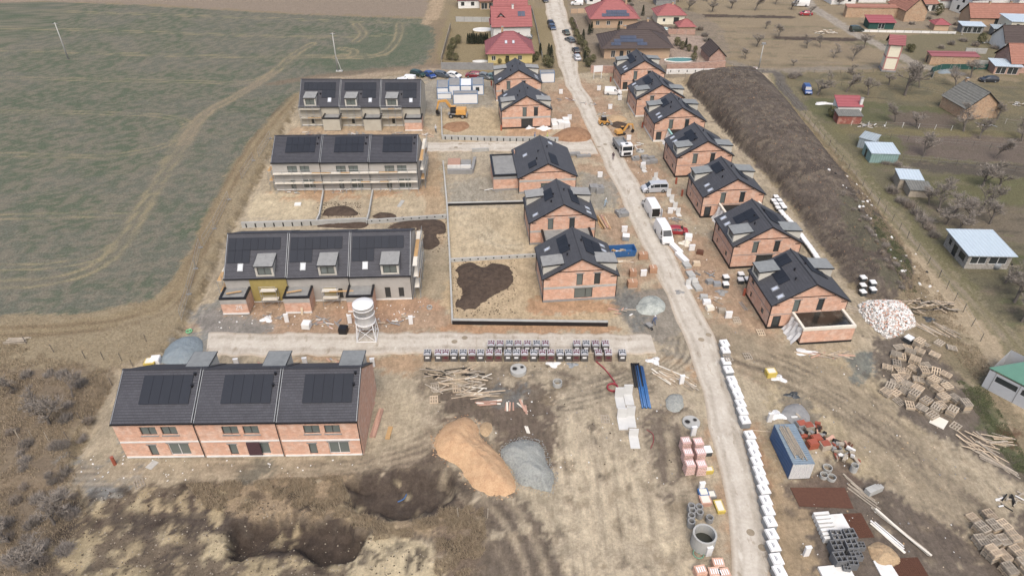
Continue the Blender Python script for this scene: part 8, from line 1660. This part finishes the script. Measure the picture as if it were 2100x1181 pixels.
# ================================================================== TREES AND GRASS
def bare_tree(seed, h=5.5, spread=1.0, twigs=True, levels=4):
    rr = random.Random(seed); T = thing('bare_tree', 'bare tree', 'tree'); tr = MB(); br = MB(); tw = MB()
    def grow(p, d, L, r, lv, mb):
        n = 3; pts = [p]
        for i in range(n):
            d = (d + Vector((rr.uniform(-.22, .22), rr.uniform(-.22, .22), rr.uniform(-.05, .16)))).normalized(); pts.append(pts[-1] + d * L / n)
        if lv > 1: mb.tube(pts, max(r, .03), 5 if lv > 2 else 4, r2=r * .55, cap=False)
        else:
            s_ = Vector((rr.uniform(-1, 1), rr.uniform(-1, 1), rr.uniform(-1, 1))).normalized() * (.026 if lv else .02)
            for i in range(n): mb.add([pts[i] - s_, pts[i] + s_, pts[i + 1] + s_ * .7, pts[i + 1] - s_ * .7], [(0, 1, 2, 3)])
        if lv == 0: return
        k = rr.randint(4, 5) if lv > 2 else rr.randint(6, 7)
        for i in range(k):
            t = rr.uniform(.35, 1.0); q = pts[0].lerp(pts[-1], t) if t < .99 else pts[-1]; q = pts[min(int(t * n), n - 1)].lerp(pts[min(int(t * n) + 1, n)], t * n - int(t * n)) if t < .99 else pts[-1]
            a = rr.uniform(0, 6.28); side = Vector((math.cos(a), math.sin(a), rr.uniform(-.1, .5))).normalized()
            nd = (d * rr.uniform(.3, .8) + side * rr.uniform(.6, 1.0) * spread).normalized()
            grow(q, nd, L * rr.uniform(.5, .75), r * .5 * (1.1 - .4 * t), lv - 1, br if lv > 2 else tw)
    grow(Vector((0, 0, -.1)), Vector((rr.uniform(-.1, .1), rr.uniform(-.1, .1), 1)), h * .36, h * .028, levels, tr)
    tr.build('trunk', 'bark', T); br.build('limbs', 'bark', T); c = tw.build('crown', 'twig', T); c['kind'] = 'stuff'; return T
def bush(seed, r=1.2, h=1.6, n=420, m='twig'):
    rr = random.Random(seed); T = thing('bush', 'bare bush', 'bush'); mb = MB(); st = MB()
    for i in range(n):
        a = rr.uniform(0, 6.28); e = rr.uniform(.1, 1.0); d = Vector((math.cos(a) * (1 - e * .6), math.sin(a) * (1 - e * .6), e)); L = rr.uniform(.5, 1.0)
        b = Vector((rr.uniform(-.5, .5) * r, rr.uniform(-.5, .5) * r, 0)); t = b + Vector((d.x * r, d.y * r, d.z * h)) * L; m1 = b.lerp(t, .5) + Vector((rr.uniform(-.15, .15), rr.uniform(-.15, .15), .1))
        w = rr.uniform(.012, .03); s = Vector((-math.sin(a), math.cos(a), 0)) * w
        (st if i % 12 == 0 else mb).add([b - s, b + s, m1 + s * .8, m1 - s * .8, t], [(0, 1, 2, 3), (3, 2, 4)])
    c = mb.build('twigs', m, T); c['kind'] = 'stuff'; s2 = st.build('stems', 'bark', T); s2['kind'] = 'stuff'; return T
def evergreen(seed, r=.7, h=3.4, n=900, m='thuja', cone=True):
    rr = random.Random(seed); T = thing('conifer', 'conifer', 'tree'); mb = MB()
    for i in range(n):
        z = rr.random() ** .8; a = rr.uniform(0, 6.28); R_ = r * ((1 - z) ** .7 if cone else math.sqrt(max(0, 1 - (2 * z - 1) ** 2)) + .1) * rr.uniform(.55, 1.1); c = Vector((R_ * math.cos(a), R_ * math.sin(a), .15 + z * h)); s = rr.uniform(.12, .26)
        u_ = Vector((rr.uniform(-1, 1), rr.uniform(-1, 1), rr.uniform(.2, 1))).normalized() * s; v_ = Vector((-math.sin(a), math.cos(a), rr.uniform(-.5, .5))) * s * .6; mb.add([c - v_, c + v_, c + u_], [(0, 1, 2)])
    c = mb.build('crown', m, T); c['kind'] = 'stuff'; MB().tube([(0, 0, -.1), (0, 0, h * .8)], .07, 5, r2=.02).build('trunk', 'bark', T); return T
M['thuja'] = mat('dark evergreen', (58, 66, 46), .9, .35, 3, .2); M['olive'] = mat('olive shrub', (104, 102, 62), .9, .3, 3, .2); M['redtwig'] = mat('reddish twigs', (152, 138, 122), .95, .25, 3, .12); M['drygrass'] = mat('dry grass', (170, 150, 118), .95, .25, 1.5, 0); M['greengrass'] = mat('green tufts', (98, 108, 66), .95, .3, 1.5, 0)
random.seed(21)
TR = [Stamp(bare_tree(s, 5.4, sp)) for s, sp in ((1, 1.0), (5, 1.25), (9, .85), (14, 1.1))]
LM = [('transformer tower', 1815, 140), ('bright red car', 1652, 32), ('log pile', 1690, 68), ('lamp pole', 1556, 140), ('brick pool house', 1470, 120), ('upper dark plot', 1500, 34), ('lower dark plot', 1680, 80), ('small blue van', 1654, 190), ('red roofed hut', 1735, 230), ('teal shed', 1805, 320), ('old brick gable hut', 2005, 220), ('overgrown hut', 1850, 385), ('stone workshop', 1990, 500), ('green sheet fence', 1940, 145), ('long hall', 2050, 760), ('dark bed with pole fence', 2000, 340), ('rough brick shed', 1940, 125), ('carport', 1985, 62), ('mottled roof house', 2075, 90), ('red pavilion', 1405, 58), ('yellow house', 1045, 120), ('brown villa', 1290, 100), ('street cars', 1170, 80), ('site entrance', 1200, 140), ('green pool', 1394, 124), ('field side fence', 925, 100), ('mint green house', 1895, 15), ('log stack', 35, 700), ('brick terrace corner', 240, 780), ('near pits', 300, 1080), ('vineyard stakes', 150, 735), ('leaning stakes', 50, 900)]
LMW = [(n_, P(u_, v_)) for n_, u_, v_ in LM]
def by(lab, q): return lab.split('@')[0] + min(LMW, key=lambda t_: (t_[1] - q).xy.length)[0]
def tree(k, u, v, s, lab, grp): q = G(u, v); lab = by(lab, q) if '@' in lab else lab; TR[k % 4](q, random.uniform(0, 6.28), lab, grp, s * 1.4)
for i, (u, v, s) in enumerate([(1412, 22, .9), (1460, 24, 1.0), (1548, 22, 1.0), (1500, 18, .9), (1590, 10, .9), (1622, 20, .9), (1660, 34, .7), (1552, 96, 1.0), (1597, 78, .9), (1655, 100, .8), (1682, 98, .7), (1772, 98, 1.1), (1528, 122, .7), (1710, 120, .8), (1748, 126, .9), (1628, 136, .5), (1570, 60, .6), (1720, 12, .8), (1450, 4, .8), (1390, 5, .8)]): tree(i, u, v, s, 'bare fruit tree in the dry meadow near the @', 'orchard trees')
for i, (u, v, s) in enumerate([(1676, 196, 1.1), (1735, 190, .9), (1780, 196, 1.0), (1855, 196, 1.6), (1750, 165, .8), (1885, 180, .8), (1822, 176, .7), (1893, 321, 1.0), (1976, 270, 1.1), (2008, 285, .8), (1880, 262, .8), (2014, 382, 1.0), (2050, 382, 1.0), (2040, 325, .9), (1945, 388, .6), (2045, 246, .8), (2095, 290, .9), (1960, 180, .9), (2080, 620, 1.1), (2095, 660, 1.0), (2060, 580, .8), (1835, 250, .8), (1990, 160, 1.1)]): tree(i + 1, u, v, s * 1.15, 'bare garden tree growing near the @', 'garden trees')
for i, (u, v, s) in enumerate([(1925, 435, 1.1), (1955, 440, 1.2), (1985, 455, 1.1), (1940, 460, 1.0), (2010, 435, 1.1), (1905, 420, .9), (2030, 460, 1.0), (1965, 470, .8)]): tree(i + 2, u, v, s, 'bare tree in the grey thicket behind the stone workshop', 'thicket behind the workshop')
for i, (u, v, s) in enumerate([(102, 870, 1.0), (60, 845, .8), (150, 815, .7), (80, 1160, 1.0), (112, 1075, .9), (20, 1110, .8), (30, 800, .7)]): tree(i, u, v, s, 'dark bare tree in the brushwood near the @', 'brushwood trees')
BU = [Stamp(bush(3)), Stamp(bush(8, 1.5, 1.3, 520)), Stamp(bush(12, 1.2, 1.4, 420, 'redtwig'))]
def bushat(k, u, v, s, lab, grp): q = G(u, v); lab = by(lab, q) if '@' in lab else lab; BU[k % 3](q, random.uniform(0, 6.28), lab, grp, s)
for i in range(46): 
    t = random.random(); bushat(i, 15 + 190 * random.random() * (1 - t * .4), 760 + 410 * t, random.uniform(.5, .95), 'grey brown brush clump near the @', 'brushwood clumps')
for i, (u, v, s) in enumerate([(1625, 160, 1.5), (1635, 155, 1.2), (1838, 372, 1.3), (1830, 395, 1.4), (1850, 415, 1.2), (1865, 425, 1.4), (1880, 440, 1.3), (1895, 455, 1.4), (1905, 470, 1.2), (1915, 485, 1.1), (1858, 350, 1.0), (1890, 400, 1.2), (1840, 340, 1.0), (1815, 335, 1.0), (1870, 395, 1.3), (1960, 205, 1.5), (2040, 100, 1.2), (1995, 118, 1.6), (1950, 92, 1.3), (1975, 85, 1.2), (2000, 95, 1.3), (1930, 100, 1.1), (1985, 50, 1.2), (1960, 52, 1.2), (1905, 40, 1.0), (1870, 50, 1.0), (1436, 62, 1.4), (1445, 75, 1.3), (1450, 85, 1.2), (1375, 60, 1.0), (1295, 12, 1.0)]): bushat(i, u, v, s, 'bare twiggy bush growing near the @', 'garden bushes')
for i in range(30): t = i / 29; bushat(i, 1730 + 130 * t + jit(12), 400 + 180 * t + jit(14), random.uniform(.35, .6), 'low dry brush on the mound shoulder', 'mound brush')
EV = [Stamp(evergreen(2)), Stamp(evergreen(4, .9, 2.2, 700, 'olive', False)), Stamp(evergreen(6, .9, 4.2, 1100, 'thuja'))]
for i in range(12): q = G(960 + i * 3.6, 91 - (i % 2) * 2); EV[0](q, i, 'dark thuja in the clipped hedge behind the yellow house', 'thuja hedge', .9 + jit(.12))
for i, (u, v, k, s) in enumerate([(1125, 118, 2, .9), (1130, 128, 2, 1.1), (1120, 136, 1, 1.3), (1108, 112, 0, .9), (1100, 124, 1, 1), (1094, 128, 1, .7), (1128, 140, 1, 1.1), (1213, 68, 2, .8), (1268, 64, 2, .7), (1208, 72, 0, .9), (1172, 50, 1, .9), (1176, 62, 1, 1.0), (1182, 76, 1, 1.0), (1188, 92, 1, 1.2), (1196, 84, 2, .8), (1198, 104, 1, 1.2), (1202, 118, 1, 1.2), (1206, 138, 1, 1.1), (1199, 128, 0, .9), (1216, 128, 1, .9), (1388, 95, 1, 1.1), (1398, 102, 1, 1.0), (1406, 98, 0, .8), (1412, 106, 1, .9), (1422, 126, 1, 1.0), (1450, 104, 0, 1.0), (1425, 108, 1, .8), (925, 112, 1, 1.2), (930, 100, 1, 1.3), (922, 124, 1, 1.1), (940, 90, 1, 1.1), (935, 125, 1, .9), (1318, 33, 2, .8), (1402, 42, 2, .6), (1255, 5, 2, .9), (1270, 3, 2, .9), (1290, 5, 1, 1.2), (1040, 130, 1, .7), (1025, 131, 1, .6), (1704, 240, 1, 1.1), (1922, 32, 1, 1.6), (1868, 108, 1, 1.0), (1862, 104, 1, .8), (2010, 90, 1, 1.3)]):
    q = G(u, v); EV[k](q, i, by('rounded evergreen shrub near the @' if k == 1 else 'slim dark conifer near the @', q), 'garden evergreens', s)
# grass blades
def grass(name, px, n, h, m, label, seed, w=.03):
    r_ = np.random.default_rng(seed); poly = PL(px); xs = [p[0] for p in poly]; ys = [p[1] for p in poly]
    x = r_.uniform(min(xs), max(xs), n * 3); y = r_.uniform(min(ys), max(ys), n * 3); cl = fbm(x, y, .8, seed, 3); ok = (sdist(poly, x, y) > 0) & (cl > .42); x, y = x[ok][:n], y[ok][:n]; k = len(x)
    z = height(x, y); a = r_.uniform(0, 6.28, k); hh = h * r_.uniform(.5, 1.2, k); ln = r_.uniform(.2, .9, k) * hh; b = r_.uniform(0, 6.28, k)
    V = np.empty((k, 3, 3)); V[:, 0] = np.stack([x - w * np.cos(a), y - w * np.sin(a), z], 1); V[:, 1] = np.stack([x + w * np.cos(a), y + w * np.sin(a), z], 1); V[:, 2] = np.stack([x + ln * np.cos(b), y + ln * np.sin(b), z + hh], 1)
    me = bpy.data.meshes.new(name); me.vertices.add(k * 3); me.vertices.foreach_set('co', V.ravel()); me.loops.add(k * 3); me.loops.foreach_set('vertex_index', np.arange(k * 3, dtype=np.int32)); me.polygons.add(k); me.polygons.foreach_set('loop_start', np.arange(k, dtype=np.int32) * 3); me.update(calc_edges=True); me.materials.append(M[m]); return tag(link(name, me), label, 'grass', None, 'stuff')
grass('dry_grass', [(380, 992), (700, 975), (725, 1040), (800, 1075), (940, 1050), (950, 1090), (760, 1110), (700, 1062), (480, 1058), (420, 1040)], 16000, .4, 'drygrass', 'long dry grass round the near pits', 1)
grass('dry_grass', [(-20, 700), (240, 772), (150, 950), (180, 1060), (100, 1181), (-20, 1181)], 22000, .35, 'drygrass', 'dry grass through the brushwood on the bank', 2)
grass('dry_grass', [(900, 1040), (990, 1030), (1000, 1120), (960, 1181), (890, 1181)], 6000, .35, 'drygrass', 'dry weeds between the pits and the dark soil', 3)
grass('dry_grass', [(640, 175), (596, 206), (490, 335), (400, 510), (330, 620), (180, 652), (-20, 662), (-20, 720), (240, 772), (380, 676), (440, 545), (512, 400), (580, 270)], 22000, .22, 'drygrass', 'short dry grass on the verge beside the crop field', 4)
grass('dry_grass', [(1600, 190), (1740, 340), (1920, 590), (2040, 760), (2000, 780), (1850, 600), (1700, 340)], 22000, .28, 'drygrass', 'dry grass strip between the mound and the track', 5)
grass('dry_grass', [(1410, 180), (1500, 160), (1640, 280), (1850, 560), (1760, 590), (1600, 390)], 4500, .3, 'drygrass', 'dry stalks sticking out of the earth mound', 6, .02)
grass('green_grass', [(1960, 780), (2020, 790), (2100, 930), (2100, 990), (2040, 910)], 5000, .2, 'greengrass', 'green grass between pallets and the long hall', 7)
grass('green_grass', [(1780, 440), (1860, 530), (1880, 600), (1850, 600), (1790, 500)], 5000, .25, 'greengrass', 'green tufts on the mound foot', 8)
